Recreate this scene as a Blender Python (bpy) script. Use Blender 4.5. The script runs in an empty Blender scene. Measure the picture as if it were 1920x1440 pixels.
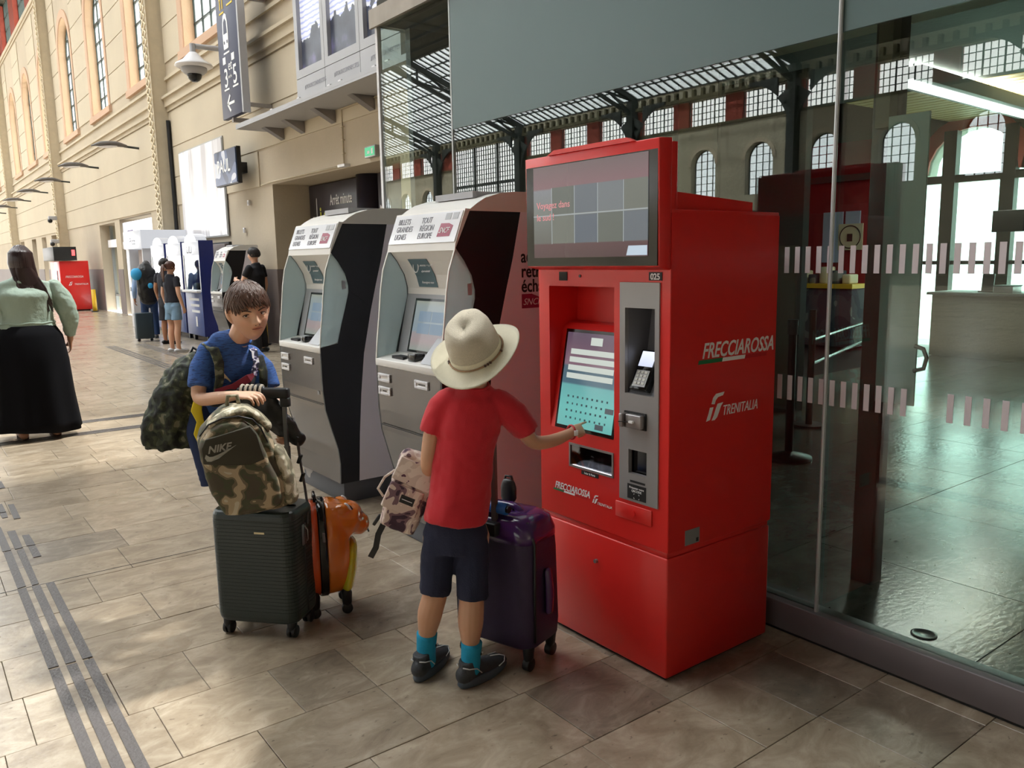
import bpy, bmesh, math, random
from math import sin, cos, pi, radians, sqrt, atan2
from mathutils import Vector, Matrix
random.seed(7)
C = bpy.context.scene.collection
SC = bpy.context.scene

# ------------------------------------------------------------------ camera, sky, sun, exposure
def make_camera():
    yaw, pitch, roll = radians(36.967), radians(-8.834), radians(-1.041)
    f = Vector((sin(yaw)*cos(pitch), cos(yaw)*cos(pitch), sin(pitch)))
    r0 = Vector((cos(yaw), -sin(yaw), 0)); u0 = r0.cross(f)
    r = cos(roll)*r0 + sin(roll)*u0; u = -sin(roll)*r0 + cos(roll)*u0
    cd = bpy.data.cameras.new('camera'); cd.sensor_width = 36; cd.lens = 36*1520/1920
    cd.clip_start = .05; cd.clip_end = 400
    o = bpy.data.objects.new('camera', cd)
    m = Matrix(((r.x, u.x, -f.x, 0), (r.y, u.y, -f.y, 0), (r.z, u.z, -f.z, 1.55), (0, 0, 0, 1)))
    o.matrix_world = m; C.objects.link(o); SC.camera = o
make_camera()
SC.view_settings.view_transform = 'Standard'; SC.view_settings.look = 'None'
SC.view_settings.gamma = 1; SC.view_settings.use_curve_mapping = False
SC.view_settings.exposure = 1.35
SC.cycles.max_bounces = 7; SC.cycles.diffuse_bounces = 4; SC.cycles.glossy_bounces = 4
SC.cycles.transparent_max_bounces = 12; SC.cycles.transmission_bounces = 4
SC.cycles.sample_clamp_indirect = 6; SC.cycles.caustics_reflective = False; SC.cycles.caustics_refractive = False

W = bpy.data.worlds.new('world'); SC.world = W; W.use_nodes = True
bg = W.node_tree.nodes['Background']
bg.inputs[0].default_value = (1, .985, .96, 1); bg.inputs[1].default_value = 2.75

def add_sun():
    l = bpy.data.lights.new('sun', 'SUN'); l.energy = 7.5; l.angle = radians(3.5); l.color = (1, .95, .88)
    o = bpy.data.objects.new('sun', l); C.objects.link(o); o.location = (30, 6, 40)
    d = Vector((-.62, -.02, -1)); o.rotation_euler = d.to_track_quat('-Z', 'Y').to_euler()
add_sun()

# ------------------------------------------------------------------ helpers
def srgb(r, g, b):
    def c(v):
        v = v/255
        return v/12.92 if v <= .04045 else ((v+.055)/1.055)**2.4
    return (c(r), c(g), c(b), 1)

def nt(name):
    m = bpy.data.materials.new(name); m.use_nodes = True
    n = m.node_tree.nodes; return m, n, m.node_tree.links, n['Principled BSDF']

def mat(name, col, rough=.5, metal=0, noise=0, scale=4, bump=0, bscale=60, spec=.5, emit=None, es=1, alpha=1, coat=0, sheen=0):
    """plain painted/woven surface; noise = mottled colour, bump = fine relief"""
    m, n, l, p = nt(name)
    p.inputs['Base Color'].default_value = col; p.inputs['Roughness'].default_value = rough
    p.inputs['Metallic'].default_value = metal; p.inputs['Specular IOR Level'].default_value = spec
    p.inputs['Coat Weight'].default_value = coat; p.inputs['Sheen Weight'].default_value = sheen
    if emit:
        p.inputs['Emission Color'].default_value = emit; p.inputs['Emission Strength'].default_value = es
    if alpha < 1: p.inputs['Alpha'].default_value = alpha
    tc = n.new('ShaderNodeTexCoord')
    nz = n.new('ShaderNodeTexNoise'); nz.inputs['Scale'].default_value = scale; nz.inputs['Detail'].default_value = 5
    l.new(tc.outputs['Object'], nz.inputs['Vector'])
    amt = noise if noise else .03
    mx = n.new('ShaderNodeMix'); mx.data_type = 'RGBA'
    mx.inputs['A'].default_value = tuple(c*(1-amt) for c in col[:3])+(1,)
    mx.inputs['B'].default_value = tuple(min(1, c*(1+amt)) for c in col[:3])+(1,)
    l.new(nz.outputs['Fac'], mx.inputs['Factor']); l.new(mx.outputs['Result'], p.inputs['Base Color'])
    if bump:
        nb = n.new('ShaderNodeTexNoise'); nb.inputs['Scale'].default_value = bscale; nb.inputs['Detail'].default_value = 4
        l.new(tc.outputs['Object'], nb.inputs['Vector'])
        b = n.new('ShaderNodeBump'); b.inputs['Strength'].default_value = bump; b.inputs['Distance'].default_value = .01
        l.new(nb.outputs['Fac'], b.inputs['Height']); l.new(b.outputs['Normal'], p.inputs['Normal'])
    return m

def glass(name, tint=(.85, .95, .92), refl=2.0, rough=0.0, milk=0, milkcol=(.8, .85, .85)):
    """sheet glass: tinted see-through plus fresnel reflection (both faces of the sheet)"""
    m = bpy.data.materials.new(name); m.use_nodes = True; n = m.node_tree.nodes; l = m.node_tree.links; n.clear()
    out = n.new('ShaderNodeOutputMaterial'); tr = n.new('ShaderNodeBsdfTransparent'); tr.inputs[0].default_value = tint+(1,)
    gl = n.new('ShaderNodeBsdfGlossy'); gl.inputs['Roughness'].default_value = rough; gl.inputs[0].default_value = (1, 1, 1, 1)
    fr = n.new('ShaderNodeFresnel'); ge = n.new('ShaderNodeNewGeometry'); io = n.new('ShaderNodeMapRange')
    io.inputs['To Min'].default_value = 1.5; io.inputs['To Max'].default_value = 1/1.5; l.new(ge.outputs['Backfacing'], io.inputs['Value']); l.new(io.outputs[0], fr.inputs[0])
    mu = n.new('ShaderNodeMath'); mu.operation = 'MULTIPLY'; mu.inputs[1].default_value = refl*.55; mu.use_clamp = True
    l.new(fr.outputs[0], mu.inputs[0])
    base = tr.outputs[0]
    if milk:
        df = n.new('ShaderNodeBsdfDiffuse'); df.inputs[0].default_value = milkcol+(1,)
        tl = n.new('ShaderNodeBsdfTranslucent'); tl.inputs[0].default_value = milkcol+(1,)
        a = n.new('ShaderNodeMixShader'); a.inputs[0].default_value = .4; l.new(df.outputs[0], a.inputs[1]); l.new(tl.outputs[0], a.inputs[2])
        b = n.new('ShaderNodeMixShader'); b.inputs[0].default_value = milk; l.new(tr.outputs[0], b.inputs[1]); l.new(a.outputs[0], b.inputs[2]); base = b.outputs[0]
    mx = n.new('ShaderNodeMixShader'); l.new(mu.outputs[0], mx.inputs[0]); l.new(base, mx.inputs[1]); l.new(gl.outputs[0], mx.inputs[2])
    l.new(mx.outputs[0], out.inputs[0]); return m

def blotch(name, cols, stops, scale=20, rough=.8, stretch=(1, 1, 1), bump=.2, detail=1.0, dist=.4):
    """hard-edged patches (camouflage and prints)"""
    m, n, l, p = nt(name); p.inputs['Roughness'].default_value = rough
    tc = n.new('ShaderNodeTexCoord'); mp = n.new('ShaderNodeMapping'); mp.inputs['Scale'].default_value = stretch
    l.new(tc.outputs['Object'], mp.inputs['Vector'])
    nz = n.new('ShaderNodeTexNoise'); nz.inputs['Scale'].default_value = scale; nz.inputs['Detail'].default_value = detail; nz.inputs['Distortion'].default_value = dist
    l.new(mp.outputs[0], nz.inputs['Vector'])
    cr = n.new('ShaderNodeValToRGB'); cr.color_ramp.interpolation = 'CONSTANT'
    e = cr.color_ramp.elements; e[0].color = cols[0]; e[0].position = 0; e[1].color = cols[1]; e[1].position = stops[0]
    for c, s in zip(cols[2:], stops[1:]):
        q = e.new(s); q.color = c
    l.new(nz.outputs['Fac'], cr.inputs[0]); l.new(cr.outputs[0], p.inputs['Base Color'])
    nb = n.new('ShaderNodeTexNoise'); nb.inputs['Scale'].default_value = 40; l.new(tc.outputs['Object'], nb.inputs['Vector'])
    b = n.new('ShaderNodeBump'); b.inputs['Strength'].default_value = bump; b.inputs['Distance'].default_value = .01
    l.new(nb.outputs['Fac'], b.inputs['Height']); l.new(b.outputs['Normal'], p.inputs['Normal'])
    return m

def chain_inv(p):
    m = Matrix.Identity(4)
    while p is not None:
        m = p.matrix_basis @ m if False else (Matrix.LocRotScale(p.location, p.rotation_euler, p.scale) @ m)
        p = p.parent
    return m.inverted()

class MB:
    def __init__(s): s.v = []; s.f = []
    def add(s, vs, fs):
        o = len(s.v); s.v += [tuple(v) for v in vs]; s.f += [tuple(i+o for i in f) for f in fs]; return s
    def box(s, x0, x1, y0, y1, z0, z1, M=None):
        x0, x1 = min(x0, x1), max(x0, x1); y0, y1 = min(y0, y1), max(y0, y1); z0, z1 = min(z0, z1), max(z0, z1)
        vs = [(x, y, z) for z in (z0, z1) for x, y in ((x0, y0), (x1, y0), (x1, y1), (x0, y1))]
        if M: vs = [M @ Vector(v) for v in vs]
        return s.add(vs, [(3, 2, 1, 0), (4, 5, 6, 7), (0, 1, 5, 4), (1, 2, 6, 5), (2, 3, 7, 6), (3, 0, 4, 7)])
    def prism(s, poly, a0, a1, axis='y', M=None):
        """poly: list of 2d points. axis y: poly is (x,z); axis x: (y,z); axis z: (x,y)"""
        def P(u, w, a): return {'y': (u, a, w), 'x': (a, u, w), 'z': (u, w, a)}[axis]
        n = len(poly); vs = [P(u, w, a0) for u, w in poly]+[P(u, w, a1) for u, w in poly]
        if M: vs = [M @ Vector(v) for v in vs]
        fs = [tuple(range(n)), tuple(range(2*n-1, n-1, -1))]+[(i, i+n, (i+1) % n+n, (i+1) % n) for i in range(n)]
        return s.add(vs, fs)
    def bar(s, p, q, w, d=None, up=(0, 0, 1)):
        """rectangular bar from p to q"""
        p = Vector(p); q = Vector(q); t = (q-p).normalized(); up = Vector(up)
        if abs(t.dot(up)) > .95: up = Vector((1, 0, 0)) if abs(t.x) < .9 else Vector((0, 1, 0))
        a = t.cross(up).normalized(); b = a.cross(t); d = d or w
        vs = [r+a*(w/2*i)+b*(d/2*j) for r in (p, q) for i, j in ((-1, -1), (1, -1), (1, 1), (-1, 1))]
        return s.add(vs, [(3, 2, 1, 0), (4, 5, 6, 7), (0, 1, 5, 4), (1, 2, 6, 5), (2, 3, 7, 6), (3, 0, 4, 7)])
    def cyl(s, p, q, r0, r1=None, n=16):
        p = Vector(p); q = Vector(q); t = (q-p).normalized(); r1 = r0 if r1 is None else r1
        up = Vector((0, 0, 1)) if abs(t.z) < .9 else Vector((1, 0, 0))
        a = t.cross(up).normalized(); b = a.cross(t)
        vs = [c+a*(r*cos(2*pi*i/n))+b*(r*sin(2*pi*i/n)) for c, r in ((p, r0), (q, r1)) for i in range(n)]
        return s.add(vs, [tuple(range(n))[::-1], tuple(range(n, 2*n))]+[(i, (i+1) % n, (i+1) % n+n, i+n) for i in range(n)])
    def tube(s, pts, r, n=8, closed=False):
        """round tube along points; r number or list"""
        pts = [Vector(p) for p in pts]; m = len(pts); rs = r if isinstance(r, (list, tuple)) else [r]*m
        ref = None; vs = []
        for i in range(m):
            t = (pts[min(i+1, m-1)]-pts[max(i-1, 0)])
            t = t.normalized() if t.length > 1e-9 else Vector((0, 0, 1))
            if ref is None:
                ref = t.cross(Vector((0, 0, 1)));
                if ref.length < .1: ref = t.cross(Vector((1, 0, 0)))
            a = (ref-t*ref.dot(t)).normalized(); ref = a; b = t.cross(a)
            vs += [pts[i]+a*(rs[i]*cos(2*pi*k/n))+b*(rs[i]*sin(2*pi*k/n)) for k in range(n)]
        fs = [(i*n+k, i*n+(k+1) % n, (i+1)*n+(k+1) % n, (i+1)*n+k) for i in range(m-1) for k in range(n)]
        fs += [tuple(range(n))[::-1], tuple(range((m-1)*n, m*n))]
        return s.add(vs, fs)
    def strip(s, pts, side, w, th):
        """flat strap along points; side = list/one vector across"""
        pts = [Vector(p) for p in pts]; m = len(pts); vs = []
        for i in range(m):
            t = (pts[min(i+1, m-1)]-pts[max(i-1, 0)]).normalized()
            sd = Vector(side[i] if isinstance(side, list) else side); sd = (sd-t*sd.dot(t)).normalized(); nn = t.cross(sd)
            ww = w[i] if isinstance(w, list) else w
            vs += [pts[i]+sd*(ww/2*a)+nn*(th/2*b) for a, b in ((-1, -1), (1, -1), (1, 1), (-1, 1))]
        fs = [(i*4+k, i*4+(k+1) % 4, (i+1)*4+(k+1) % 4, (i+1)*4+k) for i in range(m-1) for k in range(4)]
        fs += [(3, 2, 1, 0), tuple(range((m-1)*4, m*4))]
        return s.add(vs, fs)
    def rings(s, rs, cap=True):
        """loft between rings of equal count"""
        n = len(rs[0]); vs = [v for r in rs for v in r]
        fs = [(i*n+k, i*n+(k+1) % n, (i+1)*n+(k+1) % n, (i+1)*n+k) for i in range(len(rs)-1) for k in range(n)]
        if cap: fs += [tuple(range(n))[::-1], tuple(range((len(rs)-1)*n, len(rs)*n))]
        return s.add(vs, fs)
    def chain(s, pts, side, n=14, sub=4, caps=(1, 1)):
        """organic limb: pts (x,y,z,a,b), a = radius along side, b = radius across; smooth, round caps"""
        P = [Vector(p[:3]) for p in pts]; A = [p[3] for p in pts]; Bq = [p[4] if len(p) > 4 else p[3] for p in pts]
        def cr(a, b, c, d, t): return .5*((2*b)+(-a+c)*t+(2*a-5*b+4*c-d)*t*t+(-a+3*b-3*c+d)*t*t*t)
        q, qa, qb = [], [], []; m = len(P)
        for i in range(m-1):
            i0 = max(i-1, 0); i3 = min(i+2, m-1)
            for k in range(sub):
                t = k/sub; q.append(cr(P[i0], P[i], P[i+1], P[i3], t))
                qa.append(max(.0005, A[i]+(A[i+1]-A[i])*(3*t*t-2*t**3))); qb.append(max(.0005, Bq[i]+(Bq[i+1]-Bq[i])*(3*t*t-2*t**3)))
        q.append(P[-1]); qa.append(A[-1]); qb.append(Bq[-1])
        t0 = (q[1]-q[0]).normalized(); t1 = (q[-1]-q[-2]).normalized()
        if caps[0]:
            r = min(qa[0], qb[0]); e = []
            for ph in (80, 60, 35): e.append((q[0]-t0*r*sin(radians(ph)), qa[0]*cos(radians(ph)), qb[0]*cos(radians(ph))))
            q = [x[0] for x in e]+q; qa = [x[1] for x in e]+qa; qb = [x[2] for x in e]+qb
        if caps[1]:
            r = min(qa[-1], qb[-1]); e = []
            for ph in (35, 60, 80): e.append((q[-1]+t1*r*sin(radians(ph)), qa[-1]*cos(radians(ph)), qb[-1]*cos(radians(ph))))
            q += [x[0] for x in e]; qa += [x[1] for x in e]; qb += [x[2] for x in e]
        S = Vector(side).normalized(); rs = []
        for i in range(len(q)):
            t = (q[min(i+1, len(q)-1)]-q[max(i-1, 0)]).normalized()
            sd = S-t*S.dot(t)
            if sd.length < .05: sd = Vector((0, 0, 1))-t*t.z
            sd.normalize(); nn = t.cross(sd)
            rs.append([q[i]+sd*(qa[i]*cos(2*pi*k/n))+nn*(qb[i]*sin(2*pi*k/n)) for k in range(n)])
        return s.rings(rs)
    def ball(s, c, r, n=14, M=None):
        c = Vector(c); r = Vector(r) if not isinstance(r, (int, float)) else Vector((r, r, r)); rs = []
        for i in range(1, n//2*1+1):
            th = pi*i/(n//2+1)
            ring = [Vector((r.x*sin(th)*cos(2*pi*k/n), r.y*sin(th)*sin(2*pi*k/n), -r.z*cos(th))) for k in range(n)]
            rs.append([(M @ v if M else v)+c for v in ring])
        return s.rings(rs)
    def build(s, name, m, parent=None, local=False, smooth=False, bevel=0, seg=2, voxel=0, sm=0, disp=0, dscale=.1, kind=None, origin=None, subd=0, xf=None):
        vs = s.v
        if xf is not None: vs = [xf @ Vector(v) for v in vs]
        if parent is not None and not local:
            inv = chain_inv(parent); vs = [inv @ Vector(v) for v in vs]
        if origin is not None: oo = Vector(origin); vs = [Vector(v)-oo for v in vs]
        me = bpy.data.meshes.new(name); me.from_pydata([tuple(v) for v in vs], [], s.f)
        bm = bmesh.new(); bm.from_mesh(me); bmesh.ops.recalc_face_normals(bm, faces=bm.faces); bm.to_mesh(me); bm.free()
        o = bpy.data.objects.new(name, me); C.objects.link(o)
        if origin is not None: o.location = origin
        if parent is not None: o.parent = parent
        if m: me.materials.append(m)
        if smooth:
            for p in me.polygons: p.use_smooth = True
        if voxel:
            r = o.modifiers.new('remesh', 'REMESH'); r.mode = 'VOXEL'; r.voxel_size = voxel; r.use_smooth_shade = True
        if sm:
            q = o.modifiers.new('smooth', 'SMOOTH'); q.iterations = sm; q.factor = .5
        if disp:
            t = bpy.data.textures.new(name, 'CLOUDS'); t.noise_scale = dscale; t.noise_depth = 2
            d = o.modifiers.new('folds', 'DISPLACE'); d.texture = t; d.strength = disp; d.mid_level = .5; d.texture_coords = 'LOCAL'
        if bevel:
            b = o.modifiers.new('bevel', 'BEVEL'); b.width = bevel; b.segments = seg; b.limit_method = 'ANGLE'; b.angle_limit = radians(35)
            for p in me.polygons: p.use_smooth = True
            if hasattr(me, 'shade_auto_smooth'): pass
        if subd:
            b = o.modifiers.new('subd', 'SUBSURF'); b.levels = subd; b.render_levels = subd
        if kind: o['kind'] = kind
        return o

def box(name, x0, x1, y0, y1, z0, z1, m, parent=None, bevel=0, kind=None, local=False):
    return MB().box(x0, x1, y0, y1, z0, z1).build(name, m, parent, bevel=bevel, kind=kind, local=local)

def tag(o, label, cat, group=None):
    o['label'] = label; o['category'] = cat
    if group: o['group'] = group
    return o

def thing(name, label, cat, loc=(0, 0, 0), rz=0, group=None, rot=None):
    o = bpy.data.objects.new(name, None); C.objects.link(o); o.empty_display_size = .1
    o.location = loc; o.rotation_euler = rot if rot else (0, 0, rz); tag(o, label, cat, group); return o

def structure(name, loc=(0, 0, 0)):
    o = bpy.data.objects.new(name, None); C.objects.link(o); o.location = loc; o['kind'] = 'structure'; return o

def dup(root, loc, rz=None, label=None, group=None, parent=None):
    r = root.copy(); C.objects.link(r); r.location = loc
    if rz is not None: r.rotation_euler = (0, 0, rz)
    if label: r['label'] = label
    if group: r['group'] = group
    if parent: r.parent = parent
    for ch in list(root.children):
        c = ch.copy(); C.objects.link(c); c.parent = r
        for g in list(ch.children):
            d = g.copy(); C.objects.link(d); d.parent = c
    return r

def text(name, body, size, org, right, up, m, parent=None, shear=0, bold=0, align='LEFT', ext=.0006, space=1, sx=1):
    c = bpy.data.curves.new(name, 'FONT'); c.body = body; c.size = size; c.shear = shear; c.offset = bold; c.extrude = ext
    c.align_x = align; c.space_character = space; c.space_line = .9; c.resolution_u = 3
    c.materials.append(m)
    r = Vector(right).normalized(); u = Vector(up).normalized(); n = r.cross(u)
    M = Matrix(((r.x*sx, u.x, n.x, org[0]), (r.y*sx, u.y, n.y, org[1]), (r.z*sx, u.z, n.z, org[2]), (0, 0, 0, 1)))
    tmp = bpy.data.objects.new('tmp_text', c); me = bpy.data.meshes.new_from_object(tmp); bpy.data.objects.remove(tmp); bpy.data.curves.remove(c)
    if not me.materials: me.materials.append(m)
    o = bpy.data.objects.new(name, me); C.objects.link(o)
    if parent is not None:
        o.parent = parent; M = chain_inv(parent) @ M
    o.matrix_basis = M
    return o

def grid(mb, x0, x1, ys, zs, holes, axis='x'):
    """slab between x0,x1 with rectangular holes (y0,y1,z0,z1)"""
    Y = sorted(set([ys[0], ys[1]]+[v for h in holes for v in h[:2] if ys[0] < v < ys[1]]))
    Z = sorted(set([zs[0], zs[1]]+[v for h in holes for v in h[2:] if zs[0] < v < zs[1]]))
    for i in range(len(Y)-1):
        for j in range(len(Z)-1):
            cy = (Y[i]+Y[i+1])/2; cz = (Z[j]+Z[j+1])/2
            if any(h[0] < cy < h[1] and h[2] < cz < h[3] for h in holes): continue
            if axis == 'x': mb.box(x0, x1, Y[i], Y[i+1], Z[j], Z[j+1])
            else: mb.box(Y[i], Y[i+1], x0, x1, Z[j], Z[j+1])
    return mb

def rrect(w, d, r, z, n=5, cx=0, cy=0):
    """rounded rectangle ring at height z"""
    out = []; r = min(r, w/2-.0005, d/2-.0005)
    for qx, qy, a0 in ((1, 1, 0), (-1, 1, 90), (-1, -1, 180), (1, -1, 270)):
        for k in range(n+1):
            a = radians(a0+90*k/n); out.append(Vector((cx+qx*(w/2-r)+r*cos(a), cy+qy*(d/2-r)+r*sin(a), z)))
    return out
# ------------------------------------------------------------------ materials
def stone(name, c1, c2, c3, rough=.3, tiles=None):
    m, n, l, p = nt(name)
    tc = n.new('ShaderNodeTexCoord'); geo = n.new('ShaderNodeNewGeometry')
    oi = n.new('ShaderNodeObjectInfo')
    mp = n.new('ShaderNodeMapping'); mp.inputs['Scale'].default_value = (1.7, 2.7, 2); l.new(geo.outputs['Position'], mp.inputs[0])
    n1 = n.new('ShaderNodeTexNoise'); n1.inputs['Scale'].default_value = 3.2; n1.inputs['Detail'].default_value = 9; n1.inputs['Roughness'].default_value = .68; n1.inputs['Distortion'].default_value = .7
    l.new(mp.outputs[0], n1.inputs['Vector'])
    cr = n.new('ShaderNodeValToRGB'); e = cr.color_ramp.elements; e[0].position = .3; e[0].color = c1; e[1].position = .7; e[1].color = c3; q = e.new(.5); q.color = c2
    l.new(n1.outputs['Fac'], cr.inputs[0])
    # per slab tint
    mr = n.new('ShaderNodeMapRange'); mr.inputs['To Min'].default_value = .84; mr.inputs['To Max'].default_value = 1.07
    l.new(oi.outputs['Random'], mr.inputs['Value'])
    mul = n.new('ShaderNodeMix'); mul.data_type = 'RGBA'; mul.blend_type = 'MULTIPLY'; mul.inputs['Factor'].default_value = 1
    l.new(cr.outputs[0], mul.inputs['A']); l.new(mr.outputs[0], mul.inputs['B']); last = mul.outputs['Result']
    if tiles:
        bt = n.new('ShaderNodeTexBrick'); bt.inputs['Scale'].default_value = 1; bt.inputs['Brick Width'].default_value = .52; bt.inputs['Row Height'].default_value = .373
        bt.inputs['Mortar Size'].default_value = .004; bt.inputs['Color1'].default_value = (1, 1, 1, 1); bt.inputs['Color2'].default_value = (.85, .84, .82, 1); bt.inputs['Mortar'].default_value = (.35, .33, .3, 1)
        l.new(geo.outputs['Position'], bt.inputs['Vector'])
        m2 = n.new('ShaderNodeMix'); m2.data_type = 'RGBA'; m2.blend_type = 'MULTIPLY'; m2.inputs['Factor'].default_value = 1
        l.new(last, m2.inputs['A']); l.new(bt.outputs['Color'], m2.inputs['B']); last = m2.outputs['Result']
    # small travertine pits
    n2 = n.new('ShaderNodeTexNoise'); n2.inputs['Scale'].default_value = 16; n2.inputs['Detail'].default_value = 6; l.new(mp.outputs[0], n2.inputs['Vector'])
    c2r = n.new('ShaderNodeValToRGB'); e = c2r.color_ramp.elements; e[0].position = .285; e[0].color = (.35, .32, .3, 1); e[1].position = .345; e[1].color = (1, 1, 1, 1)
    l.new(n2.outputs['Fac'], c2r.inputs[0])
    m3 = n.new('ShaderNodeMix'); m3.data_type = 'RGBA'; m3.blend_type = 'MULTIPLY'; m3.inputs['Factor'].default_value = .8
    l.new(last, m3.inputs['A']); l.new(c2r.outputs[0], m3.inputs['B']); last = m3.outputs['Result']
    # pale scuffs
    n4 = n.new('ShaderNodeTexNoise'); n4.inputs['Scale'].default_value = 9; n4.inputs['Detail'].default_value = 7; n4.inputs['Distortion'].default_value = 1.2; l.new(geo.outputs['Position'], n4.inputs['Vector'])
    c4r = n.new('ShaderNodeValToRGB'); e = c4r.color_ramp.elements; e[0].position = .62; e[0].color = (0, 0, 0, 1); e[1].position = .7; e[1].color = (.35, .35, .35, 1)
    l.new(n4.outputs['Fac'], c4r.inputs[0])
    m5 = n.new('ShaderNodeMix'); m5.data_type = 'RGBA'; l.new(c4r.outputs[0], m5.inputs['Factor']); l.new(last, m5.inputs['A']); m5.inputs['B'].default_value = c3
    last = m5.outputs['Result']
    l.new(last, p.inputs['Base Color'])
    n3 = n.new('ShaderNodeTexNoise'); n3.inputs['Scale'].default_value = 1.1; n3.inputs['Detail'].default_value = 4; l.new(geo.outputs['Position'], n3.inputs['Vector'])
    r3 = n.new('ShaderNodeMapRange'); r3.inputs['To Min'].default_value = rough-.07; r3.inputs['To Max'].default_value = rough+.12
    l.new(n3.outputs['Fac'], r3.inputs['Value']); l.new(r3.outputs[0], p.inputs['Roughness'])
    b = n.new('ShaderNodeBump'); b.inputs['Strength'].default_value = .12; b.inputs['Distance'].default_value = .01; l.new(n2.outputs['Fac'], b.inputs['Height']); l.new(b.outputs['Normal'], p.inputs['Normal'])
    return m

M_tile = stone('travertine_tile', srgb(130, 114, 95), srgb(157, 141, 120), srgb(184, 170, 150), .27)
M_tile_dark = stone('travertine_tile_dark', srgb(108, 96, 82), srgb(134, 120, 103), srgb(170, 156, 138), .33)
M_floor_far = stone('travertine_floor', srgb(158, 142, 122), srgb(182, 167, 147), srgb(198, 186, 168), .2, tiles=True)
M_grout = mat('grout', srgb(120, 110, 96), .9, noise=.3, scale=8)
M_tact = mat('tactile_rubber', srgb(84, 78, 76), .55, noise=.25, scale=9, bump=.3, bscale=80)

def plaster(name, col, dirt=.16, rough=.85):
    m, n, l, p = nt(name); p.inputs['Roughness'].default_value = rough
    geo = n.new('ShaderNodeNewGeometry')
    n1 = n.new('ShaderNodeTexNoise'); n1.inputs['Scale'].default_value = .55; n1.inputs['Detail'].default_value = 8; n1.inputs['Roughness'].default_value = .62; l.new(geo.outputs['Position'], n1.inputs['Vector'])
    mx = n.new('ShaderNodeMix'); mx.data_type = 'RGBA'; mx.inputs['A'].default_value = tuple(c*(1-dirt*1.6) for c in col[:3])+(1,); mx.inputs['B'].default_value = tuple(min(1, c*(1+dirt)) for c in col[:3])+(1,)
    l.new(n1.outputs['Fac'], mx.inputs['Factor']); l.new(mx.outputs['Result'], p.inputs['Base Color'])
    n2 = n.new('ShaderNodeTexNoise'); n2.inputs['Scale'].default_value = 22; n2.inputs['Detail'].default_value = 4; l.new(geo.outputs['Position'], n2.inputs['Vector'])
    b = n.new('ShaderNodeBump'); b.inputs['Strength'].default_value = .15; b.inputs['Distance'].default_value = .02; l.new(n2.outputs['Fac'], b.inputs['Height']); l.new(b.outputs['Normal'], p.inputs['Normal'])
    return m

M_wall = plaster('beige_plaster', srgb(188, 174, 152))
M_panel = plaster('beige_panel', srgb(196, 183, 160), .1)
M_opp = plaster('grey_beige_plaster', srgb(168, 160, 140), .12)
M_peach = plaster('peach_reveal', srgb(216, 184, 150), .08)
M_pink = plaster('pink_stone_trim', srgb(202, 168, 142), .1)
M_dado = plaster('grey_dado', srgb(118, 106, 102), .1, .6)
M_brick = mat('red_brick', srgb(140, 62, 48), .85, noise=.25, scale=6)
M_iron = mat('dark_iron', srgb(46, 50, 48), .6, noise=.25, scale=3)
M_iron_beige = mat('beige_painted_iron', srgb(194, 180, 154), .6, noise=.15, scale=6)
M_lattice = mat('lattice_iron', srgb(214, 199, 168), .55, noise=.12, scale=9)
M_wood = mat('dark_roof_boards', srgb(66, 64, 54), .8, noise=.35, scale=3)
M_winframe = mat('dark_green_window_iron', srgb(52, 66, 62), .5)
M_skyglass = glass('skylight_glass', (.93, .96, .98), 1.0, 0, milk=.28, milkcol=(.9, .93, .95))
M_winglass = glass('window_glass', (.92, .95, .97), 1.0)
M_winmilk = glass('hazy_window_glass', (.92, .95, .97), 1.0, milk=.3, milkcol=(.9, .93, .95))
M_glass = glass('green_sheet_glass', (.82, .9, .87), 2.4)
M_glass_clear = glass('clear_sheet_glass', (.92, .97, .95), 2.0)
M_frost = glass('frosted_film', (.3, .36, .35), .35, .35, milk=.93, milkcol=(.33, .44, .43))
M_steel = mat('brushed_steel', srgb(150, 146, 146), .35, metal=.7, noise=.1, scale=8)
M_kick = mat('grey_metal_kickplate', srgb(112, 104, 106), .45, metal=.3, noise=.1, scale=4)
M_alu = mat('grey_aluminium', srgb(170, 172, 172), .4, metal=.4)
M_greyp = mat('grey_painted_metal', srgb(168, 168, 172), .45, noise=.05)
M_black = mat('black_plastic', srgb(22, 22, 24), .45)
M_blackg = mat('black_gloss', srgb(14, 14, 16), .12)
M_white = mat('white_paint', srgb(226, 224, 226), .4)
M_whitef = mat('white_film', srgb(206, 196, 200), .6)
M_ink = mat('black_ink', srgb(24, 22, 26), .6)
M_navy = mat('navy_sign', srgb(46, 50, 78), .5)
M_paper = mat('white_lettering', srgb(236, 236, 236), .5)
M_yellow = mat('yellow_paint', srgb(222, 178, 40), .5)

def emis(name, col, s):
    m, n, l, p = nt(name); p.inputs['Base Color'].default_value = (0.02, .02, .02, 1); p.inputs['Roughness'].default_value = .25
    p.inputs['Emission Color'].default_value = col; p.inputs['Emission Strength'].default_value = s; return m
M_lit = emis('lit_white_sign', (.93, .95, 1, 1), .26)
M_lamp = emis('fluorescent_tube', (.95, 1, .96, 1), 1.1)

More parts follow.
